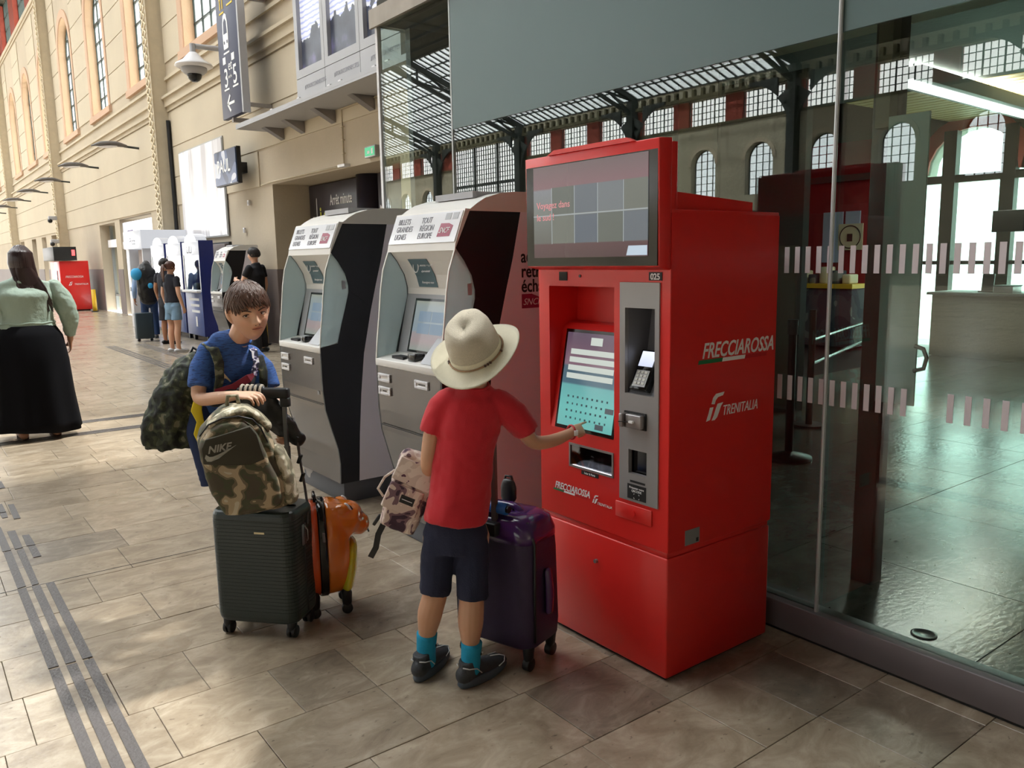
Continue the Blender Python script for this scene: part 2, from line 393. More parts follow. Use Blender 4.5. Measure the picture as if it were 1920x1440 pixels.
# ------------------------------------------------------------------ floor
floor = structure('floor')
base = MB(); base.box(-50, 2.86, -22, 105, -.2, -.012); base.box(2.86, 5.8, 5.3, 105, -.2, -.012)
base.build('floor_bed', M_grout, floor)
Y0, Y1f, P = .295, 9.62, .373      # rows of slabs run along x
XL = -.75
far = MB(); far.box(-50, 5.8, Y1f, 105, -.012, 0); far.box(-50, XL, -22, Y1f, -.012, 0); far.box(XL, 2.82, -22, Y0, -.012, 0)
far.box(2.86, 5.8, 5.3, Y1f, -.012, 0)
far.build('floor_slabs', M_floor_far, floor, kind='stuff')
rr = random.Random(11); k = 0; y = Y0
fixed = {6: [(.52, .95, 0), (.95, .988, 0)], }
tcache = {}
while y < Y1f-.01:
    x = XL+rr.uniform(-.25, 0); g = .0022
    row = round((y-Y0)/P)
    cuts = []
    while x < 2.84:
        w = rr.choice([.28, .37, .45, .56, .62, .75])
        if abs(y-2.533) < .1 and x < .985 < x+w+.1: w = .985-x
        elif abs(y-2.533) < .1 and abs(x-.985) < .02: w = .277
        x0, x1 = max(x, XL), min(x+w, 2.84)
        if x1-x0 > .06:
            dark = rr.random() < .05 or (abs(y-2.533) < .1 and abs(x0-.985) < .03) or (abs(y-4.77) < .1 and abs(x0-.53) < .3)
            if y < 1.9 and 1.6 < x0 < 2.4: dark = rr.random() < .35
            if abs(y-2.533) < .1 and (abs(x1-.985) < .02 or abs(x0-1.262) < .02): dark = False
            me_key = (round(x1-x0, 4), dark)
            z = -rr.choice([0, 0, .0006, .0012])
            if me_key in tcache:
                t = bpy.data.objects.new('tile', tcache[me_key]); C.objects.link(t); t.location = ((x0+x1)/2, y+P/2, z); t.parent = floor
            else:
                b = MB(); wx = (x1-x0)/2-g/2; wy = P/2-g/2; e = .0015
                b.add([(-wx, -wy, -.012), (wx, -wy, -.012), (wx, wy, -.012), (-wx, wy, -.012), (-wx, -wy, -.0015), (wx, -wy, -.0015), (wx, wy, -.0015), (-wx, wy, -.0015), (-wx+e, -wy+e, 0), (wx-e, -wy+e, 0), (wx-e, wy-e, 0), (-wx+e, wy-e, 0)],
                      [(3, 2, 1, 0), (8, 9, 10, 11)]+[(i, (i+1) % 4, (i+1) % 4+4, i+4) for i in range(4)]+[(i+4, (i+1) % 4+4, (i+1) % 4+8, i+8) for i in range(4)])
                t = b.build('tile', M_tile_dark if dark else M_tile, None); tcache[me_key] = t.data
                t.location = ((x0+x1)/2, y+P/2, z); t.parent = floor
        x += w
    y += P
# tactile guide strips
ts = [(-.3, .35), (.4, 1.44), (1.455, 2.44), (2.455, 3.44), (3.458, 4.445), (4.458, 5.1)]
for i, xs in enumerate((.336, .396, .456)):
    for (a, b) in ts:
        if b < 5: box('tactile_strip', xs-.018, xs+.018, a, b, .0004, .0034, M_tact, floor)
# worn, broken pieces further on
rr = random.Random(5)
for i, xs in enumerate((.336, .396, .456)):
    y = 4.458
    while y < 7.9:
        ln = rr.choice([.13, .22, .3, .38, .5]) if i == 2 or y > 5 else .64
        if rr.random() < (.72 if i else .9):
            o = MB(); w0 = .018; j = [rr.uniform(-.004, .004) for _ in range(4)]
            o.prism([(xs-w0+j[0], y), (xs+w0+j[1], y+j[2]*3), (xs+w0+j[2], y+ln), (xs-w0+j[3], y+ln-j[0]*3)], .0004, .0032, 'z'); o.build('tactile_strip', M_tact, floor)
        y += ln+.015+(rr.choice([0, .05, .1]) if i == 2 else 0)
# strips crossing the hall, in pairs of three thin lines
for cy in (8.35, 8.98):
    for q in (-.055, 0, .055):
        box('tactile_strip', -9, 1.95, cy+q-.017, cy+q+.017, .0004, .003, M_tact, floor)
for cx in (3.2, 3.75):
    for q in (-.07, 0, .07):
        box('tactile_strip', cx+q-.018, cx+q+.018, 9.2 if cx < 3.5 else 13.4, 17.2, .0004, .003, M_tact, floor)
# expansion joint
box('trim_floor_joint', -6, 2.0, 4.447, 4.452, .0004, .0012, M_black, floor)

# ------------------------------------------------------------------ right wall
WX = 5.8; WTOP = 12.3
SILL, SPR, RAD = 6.3, 9.15, 1.2
wins = [2.9+5.22*i for i in range(-3, 13)]
wins = [w for w in wins]
def arch_wall(mb, x0, x1, ya, yb, zt, centers, sill, spring, rad, base=0, N=12):
    """wall slab with round-headed openings from sill up"""
    y = ya
    for c in sorted(centers):
        if c-rad < ya or c+rad > yb: continue
        if c-rad > y: mb.box(x0, x1, y, c-rad, base, zt)
        mb.box(x0, x1, c-rad, c+rad, base, sill)
        for i in range(N):
            a0 = pi-pi*i/N; a1 = pi-pi*(i+1)/N
            mb.prism([(c+rad*cos(a0), spring+rad*sin(a0)), (c+rad*cos(a1), spring+rad*sin(a1)), (c+rad*cos(a1), zt), (c+rad*cos(a0), zt)], x0, x1, 'x')
        y = c+rad
    if y < yb: mb.box(x0, x1, y, yb, base, zt)
ops = [(10.2, 15.0, 0, 2.98), (23.95, 27.9, 0, 2.95), (28.6, 31.0, 0, 2.9), (40.2, 41.6, 0, 2.9), (43.2, 44.6, 0, 2.9), (46.5, 48, 0, 2.9), (51, 52.6, 0, 2.9)]
wall_right = structure('wall_right')
mb = MB(); arch_wall(mb, WX, WX+.34, -22, 80, WTOP, wins, SILL, SPR, RAD, base=5.2)
grid(mb, WX, WX+.75, (5.3, 80), (0, 5.2), ops); mb.box(WX, WX+.75, -22, 5.3, 3.3, 5.2); mb.build('wall_masonry', M_wall, wall_right)
# grey dado (thin skin, stops at openings)
mb = MB(); grid(mb, WX-.02, WX, (5.3, 80), (0, 1.42), ops); mb.build('dado', M_dado, wall_right)
mb = MB(); mb.box(WX-.02, WX+.7, 14.975, 14.998, 0, 1.42); mb.build('dado', M_dado, wall_right)
# mouldings
mb = MB()
for z0, z1, d in ((5.22, 5.32, .05), (5.32, 5.5, .1), (5.5, 5.56, .16), (5.95, 6.02, .05)):
    mb.box(WX-d, WX, -10, 79, z0, z1)
mb.build('cornice', M_panel, wall_right)
mb = MB(); mb.box(WX-.08, WX+.7, -22, 80, WTOP, WTOP+.18); mb.box(WX-.04, WX, -22, 80, WTOP-.12, WTOP); mb.build('coping', M_panel, wall_right)
# rendered facing panels between grooves, lower wall
cols = [5.4, 21.7, 37.4, 53.2, 68.9]
for i in range(len(cols)):
    a = cols[i]+.25; b = (cols[i+1]-.25) if i < len(cols)-1 else 79
    for z0, z1 in ((2.99, 3.64), (3.665, 4.36), (4.385, 5.2)):
        if i == 0 and z0 < 3.5:
            box('wall_panel', WX-.022, WX, 15.6, b, z0, z1, M_panel, wall_right); continue
        box('wall_panel', WX-.022, WX, a, b, z0, z1, M_panel, wall_right)
# upper ashlar courses between the windows
for i in range(4, len(wins)-1):
    ya = wins[i]+RAD+.28; yb = wins[i+1]-RAD-.28
    for q in range(7):
        z0 = 6.35+q*.82
        if z0+.8 > WTOP-.1: continue
        sh = max(0, (z0+.4-SPR))
        segs = [(ya, yb)]
        for cc in cols:
            if ya < cc < yb: segs = [(ya, cc-.3), (cc+.3, yb)]
        for s0, s1 in segs: box('wall_panel', WX-.025, WX, s0, s1, z0, z0+.795, M_panel, wall_right)
# windows
def arched_window(k, c, x_in, sgn, full=True):
    """sgn +1: right wall (hall on the -x side). parts: surround, reveal, glazing bars, pane"""
    w = structure('window_%d' % k, (x_in, c, SILL)); N = 14
    def arc(r, n=N): return [(c+r*cos(pi*i/n), SPR+r*sin(pi*i/n)) for i in range(n+1)]
    if full:
        out = [(c+RAD+.26, SILL-.02)]+arc(RAD+.26)+[(c-RAD-.26, SILL-.02)]; inn = [(c+RAD, SILL-.02)]+arc(RAD)+[(c-RAD, SILL-.02)]
        mb = MB()
        for i in range(len(out)-1): mb.prism([out[i], out[i+1], inn[i+1], inn[i]], x_in-.045, x_in, 'x')
        mb.build('surround', M_pink, w)
        inn2 = [(c+RAD-.012, SILL)]+arc(RAD-.012)+[(c-RAD+.012, SILL)]
        mb = MB()
        for i in range(len(inn)-1): mb.prism([inn[i], inn[i+1], inn2[i+1], inn2[i]], x_in-.01, x_in+.24, 'x')
        mb.build('reveal', M_peach, w)
        box('sill', x_in-.09, x_in+.24, c-RAD-.3, c+RAD+.3, SILL-.16, SILL+.02, M_pink, w)
    xg = x_in+(.26 if full else .5)*sgn; mb = MB()
    r = RAD if full else 1.2
    for q in range(5):
        yy = c-r+.06+(2*r-.12)*q/4; t = abs(yy-c); zt = SPR+sqrt(max(0, (r-.03)**2-t*t)); mb.box(xg-.03, xg+.03, yy-.03, yy+.03, SILL, zt)
    z = SILL+.03
    while z < SPR+r-.1:
        hw = r if z < SPR else sqrt(max(0, r*r-(z-SPR)**2)); th = .05 if abs(z-SPR) < .2 else .022
        mb.box(xg-.03, xg+.03, c-hw, c+hw, z-th, z+th); z += .57
    a = arc(r); b2 = arc(r-.08)
    for i in range(N): mb.prism([a[i], a[i+1], b2[i+1], b2[i]], xg-.035, xg+.035, 'x')
    mb.build('glazing_bars', M_winframe, w)
    mb = MB(); mb.prism([(c+r, SILL)]+arc(r)+[(c-r, SILL)], xg-.004, xg+.004, 'x'); mb.build('pane', M_winmilk if full else M_winglass, w)
for k, c in enumerate(wins): arched_window(k+1, c, WX, 1)
# iron pilasters with riveted lattice
def lattice_column(y):
    o = structure('trim_1', (WX, y, 0)); o.name = 'trim_pilaster'
    box('shaft', WX-.34, WX-.0, y-.24, y-.0, 0, WTOP+2.5, M_iron_beige, o)
    mb = MB(); mb.box(WX-.36, WX-.34, y-.26, y-.2, 0, WTOP+2.5); mb.box(WX-.36, WX-.34, y+.16, y+.22, 0, WTOP+2.5); mb.box(WX-.34, WX, y, y+.22, 0, WTOP+2.5)
    mb.build('flange', M_iron_beige, o)
    mb = MB(); z = 0.0; w = .19
    while z < WTOP+2.2:
        mb.bar((WX-.37, y-.2, z), (WX-.37, y+.16, z+w), .035, .02, (1, 0, 0)); mb.bar((WX-.375, y+.16, z), (WX-.375, y-.2, z+w), .035, .02, (1, 0, 0)); z += w
    mb.build('lattice', M_lattice, o)
for y in cols[1:]: lattice_column(y)
# clerestory on the right: brick piers and gridded windows
def clerestory(x0, x1, xg, ya, yb, z0, z1, name, centers, hw, mb_brick, holder):
    mb = MB(); y = ya
    for c in centers:
        mb.box(x0, x1, y, c-hw, z0, z1); y = c+hw
    mb.box(x0, x1, y, yb, z0, z1); mb.build('brick_pier_wall', mb_brick, holder)
    mb = MB()
    for c in centers:
        n = 9
        for q in range(n+1):
            yy = c-hw+2*hw*q/n; th = .05 if q % 3 == 0 else .022; mb.box(xg-.03, xg+.03, yy-th, yy+th, z0, z1)
        for q in range(5): zz = z0+(z1-z0)*q/4; mb.box(xg-.03, xg+.03, c-hw, c+hw, zz-.025, zz+.025)
    mb.build('window_bars', M_winframe, holder, kind='stuff')
wc = structure('wall_clerestory_right')
clerestory(WX+.05, WX+.6, WX+.3, -22, 80, WTOP+.18, 15, '', [w for w in wins], 1.8, M_brick, wc)

# ------------------------------------------------------------------ opposite side of the hall
OX = -46.0; wall_left = structure('wall_left')
SILL_R, SPR_R = SILL, SPR
SILL, SPR, RAD = 5.9, 8.45, 1.2
ow = [22.4+5.18*i for i in range(-8, 16)]
tallA, tallB = 66.6, 79.2
owm = [w for w in ow if not (tallA-1.3 < w < tallB+1.3)]
mb = MB(); arch_wall(mb, OX-.6, OX, -22, tallA, 11.5, owm, SILL, SPR, RAD); arch_wall(mb, OX-.6, OX, tallB, 105, 11.5, owm, SILL, SPR, RAD)
mb.box(OX-.6, OX, tallA, tallB, 0, 5.5); mb.box(OX-.6, OX, -22, 105, 13.45, 14.6); mb.build('wall_masonry', M_opp, wall_left)
mb = MB(); mb.box(OX, OX+.12, -22, tallA, 11.3, 11.5); mb.box(OX, OX+.12, tallB, 105, 11.3, 11.5); mb.box(OX, OX+.35, -22, 105, 13.5, 13.75)
y = -20
while y < 104: mb.box(OX, OX+.3, y, y+.25, 13.75, 14.3); y += .9
mb.build('cornice', mat('ornate_olive_frieze', srgb(84, 78, 54), .8, noise=.5, scale=2.5), wall_left)
for k, c in enumerate(owm): 
    if 0 < c < 100: arched_window(k+30, c, OX, -1, full=False)
mb = MB()
for c in owm:
    if not 0 < c < 100: continue
    N = 12
    for i in range(N):
        a0, a1 = pi*i/N, pi*(i+1)/N
        mb.prism([(c+1.2*cos(a0), SPR+1.2*sin(a0)), (c+1.2*cos(a1), SPR+1.2*sin(a1)), (c+1.5*cos(a1), SPR+1.5*sin(a1)), (c+1.5*cos(a0), SPR+1.5*sin(a0))], OX, OX+.08, 'x')
mb.build('arch_moulding', M_wall, wall_left)
pitch = 5.18; cl = [27.4+pitch*i for i in range(-9, 16)]; clm = [c for c in cl if not (tallA-1.8 < c < tallB+1.8)]
wl2 = structure('wall_clerestory_left')
cA = [c for c in clm if c < tallA]; cB = [c for c in clm if c > tallB]
clerestory(OX-.55, OX-.05, OX-.3, -22, tallA, 11.5, 13.45, '', cA, 1.82, M_brick, wl2)
clerestory(OX-.55, OX-.05, OX-.3, tallB, 105, 11.5, 13.45, '', cB, 1.82, M_brick, wl2)
mb = MB()
y = tallA
while y < tallB: mb.box(OX-.35, OX-.25, y-.03, y+.03, 5.5, 13.45); y += .42
z = 5.5
while z < 13.4: mb.box(OX-.35, OX-.25, tallA, tallB, z-.03, z+.03); z += .5
for y in (tallA+4.2, tallA+8.4): mb.box(OX-.4, OX-.2, y-.12, y+.12, 5.5, 13.45)
mb.box(OX-.4, OX-.2, tallA, tallB, 9.3, 9.6)
mb.build('great_window_bars', M_iron, wl2, kind='stuff')
SILL, SPR = SILL_R, SPR_R

# ------------------------------------------------------------------ roof
roof = structure('ceiling')
def slope(x, side):   # roof height
    return 14.6+(x-OX)*.36 if x < -20.1 else 15+(WX+.6-x)*.36
def rpanel(name, xa, xb, ya, yb, m, th=.1, dz=0, kind=None):
    za, zb = slope(xa, 0)+dz, slope(xb-.001, 0)+dz
    mb = MB(); mb.add([(xa, ya, za), (xb, ya, zb), (xb, yb, zb), (xa, yb, za), (xa, ya, za+th), (xb, ya, zb+th), (xb, yb, zb+th), (xa, yb, za+th)],
                      [(3, 2, 1, 0), (4, 5, 6, 7), (0, 1, 5, 4), (1, 2, 6, 5), (2, 3, 7, 6), (3, 0, 4, 7)])
    return mb.build(name, m, roof, kind=kind)
SKY0 = 5.0; NS = 5.5      # skylights begin here; unseen near roof boarded so the near end stays darker
rpanel('roof_boards', OX-1, -20.1, -22, SKY0+30, M_wood)
rpanel('roof_boards', -20.1, WX+.6, -22, NS, M_wood)
rpanel('roof_boards', -33.5, -26.5, SKY0+30, 105, M_wood); rpanel('roof_boards', -20.1, -16.5, NS, 105, M_wood); rpanel('roof_boards', 2.8, WX+.6, NS, 105, M_wood)
rpanel('skylight_panes', OX-1, -33.5, SKY0+30, 105, M_skyglass, .02); rpanel('skylight_panes', -26.5, -20.1, SKY0+30, 105, M_skyglass, .02)
rpanel('skylight_panes', -16.5, 2.8, NS, 105, M_skyglass, .02)  # skylight strip widened to bring more daylight into the hall
mb = MB(); y = SKY0+30
while y < 104: mb.bar((OX-1, y, slope(OX-1, 0)), (-33.5, y, slope(-33.5, 0)), .1, .14); y += .85
x = OX
while x < -33: mb.box(x-.06, x+.06, SKY0+30, 104, slope(x, 0)-.1, slope(x, 0)); x += 1.6
mb.build('skylight_bars', M_iron, roof, kind='stuff')
mb = MB(); x = OX+1
while x < WX:
    if not (-16.5 < x < 2.8 or x < -33.5): mb.box(x-.07, x+.07, -20, 104, slope(x, 0)-.22, slope(x, 0)-.02)
    x += 1.15
mb.build('purlins', M_iron, roof, kind='stuff')
# trusses every 15.6 m with columns on the far side
for yc in [3.7+15.6*i for i in range(-1, 7)]:
    t = structure('trim_roof_truss', (0, yc, 0))
    mb = MB(); xs = [OX, -40, -34, -27, -20.1, -13, -6, 0, WX-.3]
    for a, b in zip(xs[:-1], xs[1:]):
        za, zb = slope(a, 0)-.2, slope(b-.01, 0)-.2
        mb.bar((a, yc, za), (b, yc, zb), .35, .4)
        la, lb = za-1.3, zb-1.3; mb.bar((a, yc, la), (b, yc, lb), .25, .25); mb.bar((a, yc, la), (b, yc, zb), .16); mb.bar((b, yc, lb), (a, yc, za), .16); mb.bar((a, yc, za), (a, yc, la), .16)
    mb.build('truss_frame', M_iron, t)
    mb = MB(); mb.box(OX+.05, OX+.75, yc-.32, yc+.32, 0, 14.4)
    N = 8; c0 = (OX+.7, 9.6)
    for i in range(N):   # curved brackets along and across
        a0, a1 = pi/2*i/N, pi/2*(i+1)/N; R = 3.4
        for s in (-1, 1):
            mb.prism([(yc+s*(.3+R-R*cos(a0)), 10+R*sin(a0)*1.05), (yc+s*(.3+R-R*cos(a1)), 10+R*sin(a1)*1.05), (yc+s*(.3+R-R*cos(a1)), 13.8), (yc+s*(.3+R-R*cos(a0)), 13.8)] if i > 3 else
                     [(yc+s*(.3), 10+R*sin(a0)), (yc+s*(.3+R-R*cos(a0)), 10+R*sin(a0)), (yc+s*(.3+R-R*cos(a1)), 10+R*sin(a1)), (yc+s*.3, 10+R*sin(a1)+.6)], OX+.3, OX+.5, 'x')
    mb.build('column', M_iron, t)
# end walls of the hall
we = structure('wall_back'); mb = MB(); mb.box(-47, WX+.75, -22.4, -22, 0, 24); mb.build('wall_masonry', M_opp, we)
wf = structure('wall_front'); mb = MB(); grid(mb, 105, 105.4, (-47, WX+.75), (0, 24), [(-40, -4, 0, 9)], axis='y'); mb.build('wall_masonry', M_opp, wf)
# ground outside the building
gr = structure('floor_outside'); mb = MB(); mb.box(-90, -46.6, -60, 140, -.3, -.2); mb.box(-46.6, 60, 105.4, 140, -.3, -.2); mb.box(14.6, 60, -60, 140, -.3, -.2); mb.build('pavement', plaster('pavement', srgb(190, 186, 178)), gr)
# ------------------------------------------------------------------ openings in the right wall
def recess(name, ya, yb, zt, depth, m_back, m_side=None):
    o = structure(name, (WX+depth, ya, 0)); m_side = m_side or M_wall
    box('back_wall', WX+depth, WX+depth+.1, ya-.1, yb+.1, 0, zt+.1, m_back, o)
    mb = MB(); mb.box(WX+.75, WX+depth+.1, yb, yb+.1, 0, zt); mb.box(WX+.75, WX+depth+.1, ya-.1, ya, 0, zt); mb.box(WX+.75, WX+depth+.1, ya-.1, yb+.1, zt, zt+.1); mb.build('lining', m_side, o)
    return o
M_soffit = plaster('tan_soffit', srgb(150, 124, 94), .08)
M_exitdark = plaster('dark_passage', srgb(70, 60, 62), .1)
# wide passage behind the ticket machines
pa = structure('wall_passage', (7, 10, 0))
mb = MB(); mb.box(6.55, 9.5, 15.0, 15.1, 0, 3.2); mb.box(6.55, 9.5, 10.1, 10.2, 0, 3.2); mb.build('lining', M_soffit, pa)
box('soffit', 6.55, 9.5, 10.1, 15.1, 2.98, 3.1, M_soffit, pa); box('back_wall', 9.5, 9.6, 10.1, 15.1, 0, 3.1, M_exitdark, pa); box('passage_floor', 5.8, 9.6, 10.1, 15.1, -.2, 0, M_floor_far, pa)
sg = thing('hanging_sign', 'dark grey sign reading Arrêt minute over the passage behind the ticket machines', 'sign', (6.9, 14.4, 2.2))
M_sgn = mat('anthracite_sign', srgb(64, 60, 68), .35)
box('board', 6.5, 6.56, 12.95, 14.97, 1.95, 2.96, M_sgn, sg, .005)
text('lettering', 'Arrêt minute', .27, (6.494, 14.05, 2.56), (0, -1, 0), (0, 0, 1), M_paper, sg, sx=.62, bold=.002)
text('lettering', 'Kiss & ride', .15, (6.494, 14.03, 2.34), (0, -1, 0), (0, 0, 1), M_paper, sg, sx=.6)
text('lettering', 'Fermata veloce', .12, (6.494, 14.03, 2.19), (0, -1, 0), (0, 0, 1), M_paper, sg, sx=.6)
mb = MB(); mb.box(6.488, 6.495, 14.62, 14.64, 2.0, 2.72); mb.build('divider_line', M_paper, sg)
def arrow_down(parent, x, y, z, s, m):
    mb = MB(); mb.box(x-.004, x, y-.06*s, y+.06*s, z, z+.34*s)
    for q in (-1, 1): mb.add([(x-.004, y, z-.03*s), (x-.004, y, z+.1*s), (x-.004, y+q*.17*s, z+.2*s), (x-.004, y+q*.17*s, z+.1*s), (x, y, z-.03*s), (x, y, z+.1*s), (x, y+q*.17*s, z+.2*s), (x, y+q*.17*s, z+.1*s)], [(0, 1, 2, 3), (4, 5, 6, 7), (0, 1, 5, 4), (1, 2, 6, 5), (2, 3, 7, 6), (3, 0, 4, 7)])
    mb.build('arrow', m, parent)
arrow_down(sg, 6.493, 14.79, 2.18, .6, M_paper)
M_picto = mat('yellow_green_pictogram', srgb(196, 200, 84), .5)
mb = MB(); mb.box(6.488, 6.495, 14.14, 14.38, 2.16, 2.34); mb.prism([(14.17, 2.34), (14.35, 2.34), (14.31, 2.44), (14.21, 2.44)], 6.488, 6.495, 'x'); mb.box(6.488, 6.495, 14.44, 14.49, 2.12, 2.46); mb.ball((6.49, 14.465, 2.51), (.01, .035, .035), 10); mb.box(6.488, 6.495, 14.17, 14.21, 2.12, 2.16); mb.box(6.488, 6.495, 14.31, 14.35, 2.12, 2.16)
mb.build('car_pictogram', M_picto, sg)
pl = thing('round_pillar', 'black round pillar beside the Arrêt minute sign', 'pillar', (6.7, 13.3, 0)); MB().cyl((6.62, 12.62, 0), (6.62, 12.62, 2.98), .27, n=24).build('shaft', mat('blue_black_paint', srgb(34, 32, 48), .3), pl, smooth=True)
MB().cyl((6.62, 12.62, 0), (6.62, 12.62, .12), .3, n=24).build('base_ring', M_steel, pl)
sg2 = thing('hanging_sign', 'narrow dark sign with a white down arrow at the edge of the glass box', 'sign', (6.9, 12.4, 2.2))
box('board', 6.5, 6.56, 10.6, 12.2, 1.95, 2.96, M_sgn, sg2, .005); arrow_down(sg2, 6.493, 12.0, 2.3, .75, M_paper)
ex = thing('exit_sign', 'small green emergency exit sign on the beige wall above the passage', 'sign', (5.75, 10.95, 3.05))
box('housing', 5.72, 5.8, 10.78, 11.1, 3.04, 3.2, M_alu, ex, .005); box('face', 5.712, 5.722, 10.8, 11.08, 3.06, 3.18, emis('exit_green', (.05, .45, .2, 1), .5), ex)
mb = MB(); mb.box(5.709, 5.713, 10.83, 10.88, 3.08, 3.16); mb.box(5.709, 5.713, 10.93, 11.0, 3.09, 3.13); mb.build('running_figure', M_paper, ex)
# conduit and small fittings
cd = thing('cable_conduit', 'thin beige cable conduit running along the wall under the shelf', 'conduit', (5.75, 12, 3.4))
mb = MB(); mb.tube([(5.77, 15.5, 3.0), (5.77, 15.1, 3.02), (5.77, 11.9, 3.02)], .015); mb.tube([(5.77, 11.9, 3.02), (5.77, 11.9, 3.86), (5.77, 9.6, 3.86)], .015); mb.build('conduit_pipe', M_iron_beige, cd, smooth=True)
for z in (3.2, 3.4, 3.6): box('clip', 5.75, 5.79, 11.87, 11.93, z-.01, z+.01, M_iron_beige, cd)
box('end_box', 5.7, 5.8, 11.75, 12.0, 2.99, 3.03, M_white, cd)
# shop openings further on
sh = recess('wall_shop', 23.95, 27.9, 2.95, 1.2, M_exitdark, M_dado)
box('back_glow_wall', 6.9, 6.95, 24, 27.8, .02, 2.4, mat('pale_shop_interior', srgb(190, 196, 200), .5), sh)
so = thing('shop_facade', 'pale shop front with aluminium frame and lit sign beside the photo booth', 'shop', (5.95, 26, 0))
box('lit_fascia', 5.86, 5.98, 24.1, 27.8, 2.32, 2.84, M_lit, so)
text('lettering', 'escapade', .2, (5.855, 27.2, 2.5), (0, -1, 0), (0, 0, 1), mat('purple_ink', srgb(90, 70, 120), .6), so, bold=.004)
box('lower_fascia', 5.84, 6.0, 24.0, 27.9, 2.05, 2.26, M_white, so)
mb = MB()
for y in (24.0, 25.2, 26.5, 27.8): mb.box(5.9, 6.0, y-.05, y+.05, 0, 2.1)
mb.box(5.9, 6.0, 24, 27.85, .55, .62); mb.build('frame', M_alu, so)
mb = MB(); mb.box(5.94, 5.95, 24.05, 27.75, .05, 2.05); mb.build('pane', M_glass_clear, so)
s2 = recess('wall_side_entry', 28.6, 31.0, 2.9, 1.6, M_exitdark, M_dado)
se = thing('entrance_frame', 'tall grey framed glass entrance left of the lit shop front', 'entrance', (6.2, 29.8, 0))
mb = MB(); mb.box(6.1, 6.2, 28.62, 28.72, 0, 2.88); mb.box(6.1, 6.2, 29.75, 29.85, 0, 2.88); mb.box(6.1, 6.2, 30.9, 31.0, 0, 2.88); mb.box(6.1, 6.2, 28.62, 31, 2.2, 2.35); mb.box(6.1, 6.2, 28.62, 31, .5, .56); mb.build('frame', M_alu, se)
box('door_header', 6.0, 6.1, 28.7, 30.9, 2.15, 2.4, M_white, se); MB().box(6.14, 6.15, 28.7, 30.9, 0, 2.85).build('pane', M_glass_clear, se)
for i, (a, b) in enumerate(((40.2, 41.6), (43.2, 44.6), (46.5, 48), (51, 52.6))):
    rc = recess('wall_niche_%d' % (i+1), a, b, 2.9, .8, M_lit if i % 2 else M_exitdark, M_opp)

# ------------------------------------------------------------------ things on the right wall
# big direction sign
ds = thing('direction_sign', 'tall navy station sign with a white train pictogram and the numbers 3 and 5', 'sign', (5.3, 15.3, 4.2))
XS = 5.22
box('board', XS, XS+.1, 14.66, 15.75, 4.18, 6.75, M_navy, ds, .01)
MB().box(XS-.01, XS+.12, 14.6, 14.66, 4.17, 6.76).build('edge_frame', M_greyp, ds)
text('lettering', '3', .46, (XS-.004, 15.52, 4.72), (0, -1, 0), (0, 0, 1), M_paper, ds, bold=.004)
text('lettering', '5', .46, (XS-.004, 15.05, 4.72), (0, -1, 0), (0, 0, 1), M_paper, ds, bold=.004)
text('lettering', 'et', .26, (XS-.004, 15.27, 4.98), (0, -1, 0), (0, 0, 1), M_paper, ds)
text('lettering', 'and·e', .09, (XS-.004, 15.3, 4.85), (0, -1, 0), (0, 0, 1), M_paper, ds)
for nm_, a_, b_, c_, d_ in (('underline', 15.28, 15.54, 4.66, 4.69), ('underline', 14.8, 15.08, 4.66, 4.69), ('underline', 15.15, 15.45, 5.28, 5.31), ('badge', 15.38, 15.53, 5.12, 5.24), ('badge', 14.92, 15.07, 5.12, 5.24)): box(nm_, XS-.005, XS, a_, b_, c_, d_, M_paper, ds)
# train front pictogram
mb = MB(); P0 = [(15.18, 5.36), (15.42, 5.36), (15.44, 5.6), (15.43, 5.8), (15.38, 5.93), (15.3, 5.97), (15.22, 5.93), (15.17, 5.8), (15.16, 5.6)]; mb.prism(P0, XS-.006, XS, 'x'); mb.build('train_pictogram', M_paper, ds)
mb = MB(); mb.prism([(15.21, 5.62), (15.39, 5.62), (15.37, 5.82), (15.3, 5.88), (15.23, 5.82)], XS-.009, XS-.006, 'x'); mb.box(XS-.009, XS-.006, 15.2, 15.25, 5.45, 5.5); mb.box(XS-.009, XS-.006, 15.35, 15.4, 5.45, 5.5); mb.build('train_window_pictogram', M_navy, ds)
# left arrow
mb = MB(); mb.bar((XS-.003, 15.4, 4.42), (XS-.003, 15.05, 4.42), .006, .045, (0, 0, 1)); mb.bar((XS-.003, 15.42, 4.42), (XS-.003, 15.27, 4.56), .006, .05, (0, 0, 1)); mb.bar((XS-.003, 15.42, 4.42), (XS-.003, 15.27, 4.28), .006, .05, (0, 0, 1)); mb.build('arrow', M_paper, ds)
M_yel = mat('yellow_pictogram', srgb(232, 196, 50), .5)
mb = MB()
for yy in (15.5, 15.38):
    mb.ball((XS-.003, yy, 6.42), (.005, .025, .03), 8); mb.box(XS-.006, XS, yy-.03, yy+.03, 6.22, 6.38); mb.box(XS-.006, XS, yy-.022, yy-.006, 6.06, 6.22); mb.box(XS-.006, XS, yy+.006, yy+.022, 6.06, 6.22)
mb.box(XS-.006, XS, 15.33, 15.56, 5.98, 6.01); mb.box(XS-.006, XS, 14.85, 15.15, 6.05, 6.08)
for yy in (15.08, 14.92): mb.tube([(XS-.003, yy+.06*cos(a*pi/5), 6.22+.06*sin(a*pi/5)) for a in range(11)], .01, 5)
mb.bar((XS-.003, 15.08, 6.26), (XS-.003, 14.95, 6.36), .006, .02, (0, 0, 1)); mb.build('yellow_pictograms', M_yel, ds)
box('bracket', XS+.04, WX-.03, 15.3, 15.38, 4.1, 4.178, M_steel, ds); box('bracket', XS+.1, WX-.03, 14.7, 14.78, 4.3, 4.36, M_steel, ds); box('bracket', XS+.1, WX-.03, 14.7, 14.78, 6.1, 6.2, M_steel, ds)
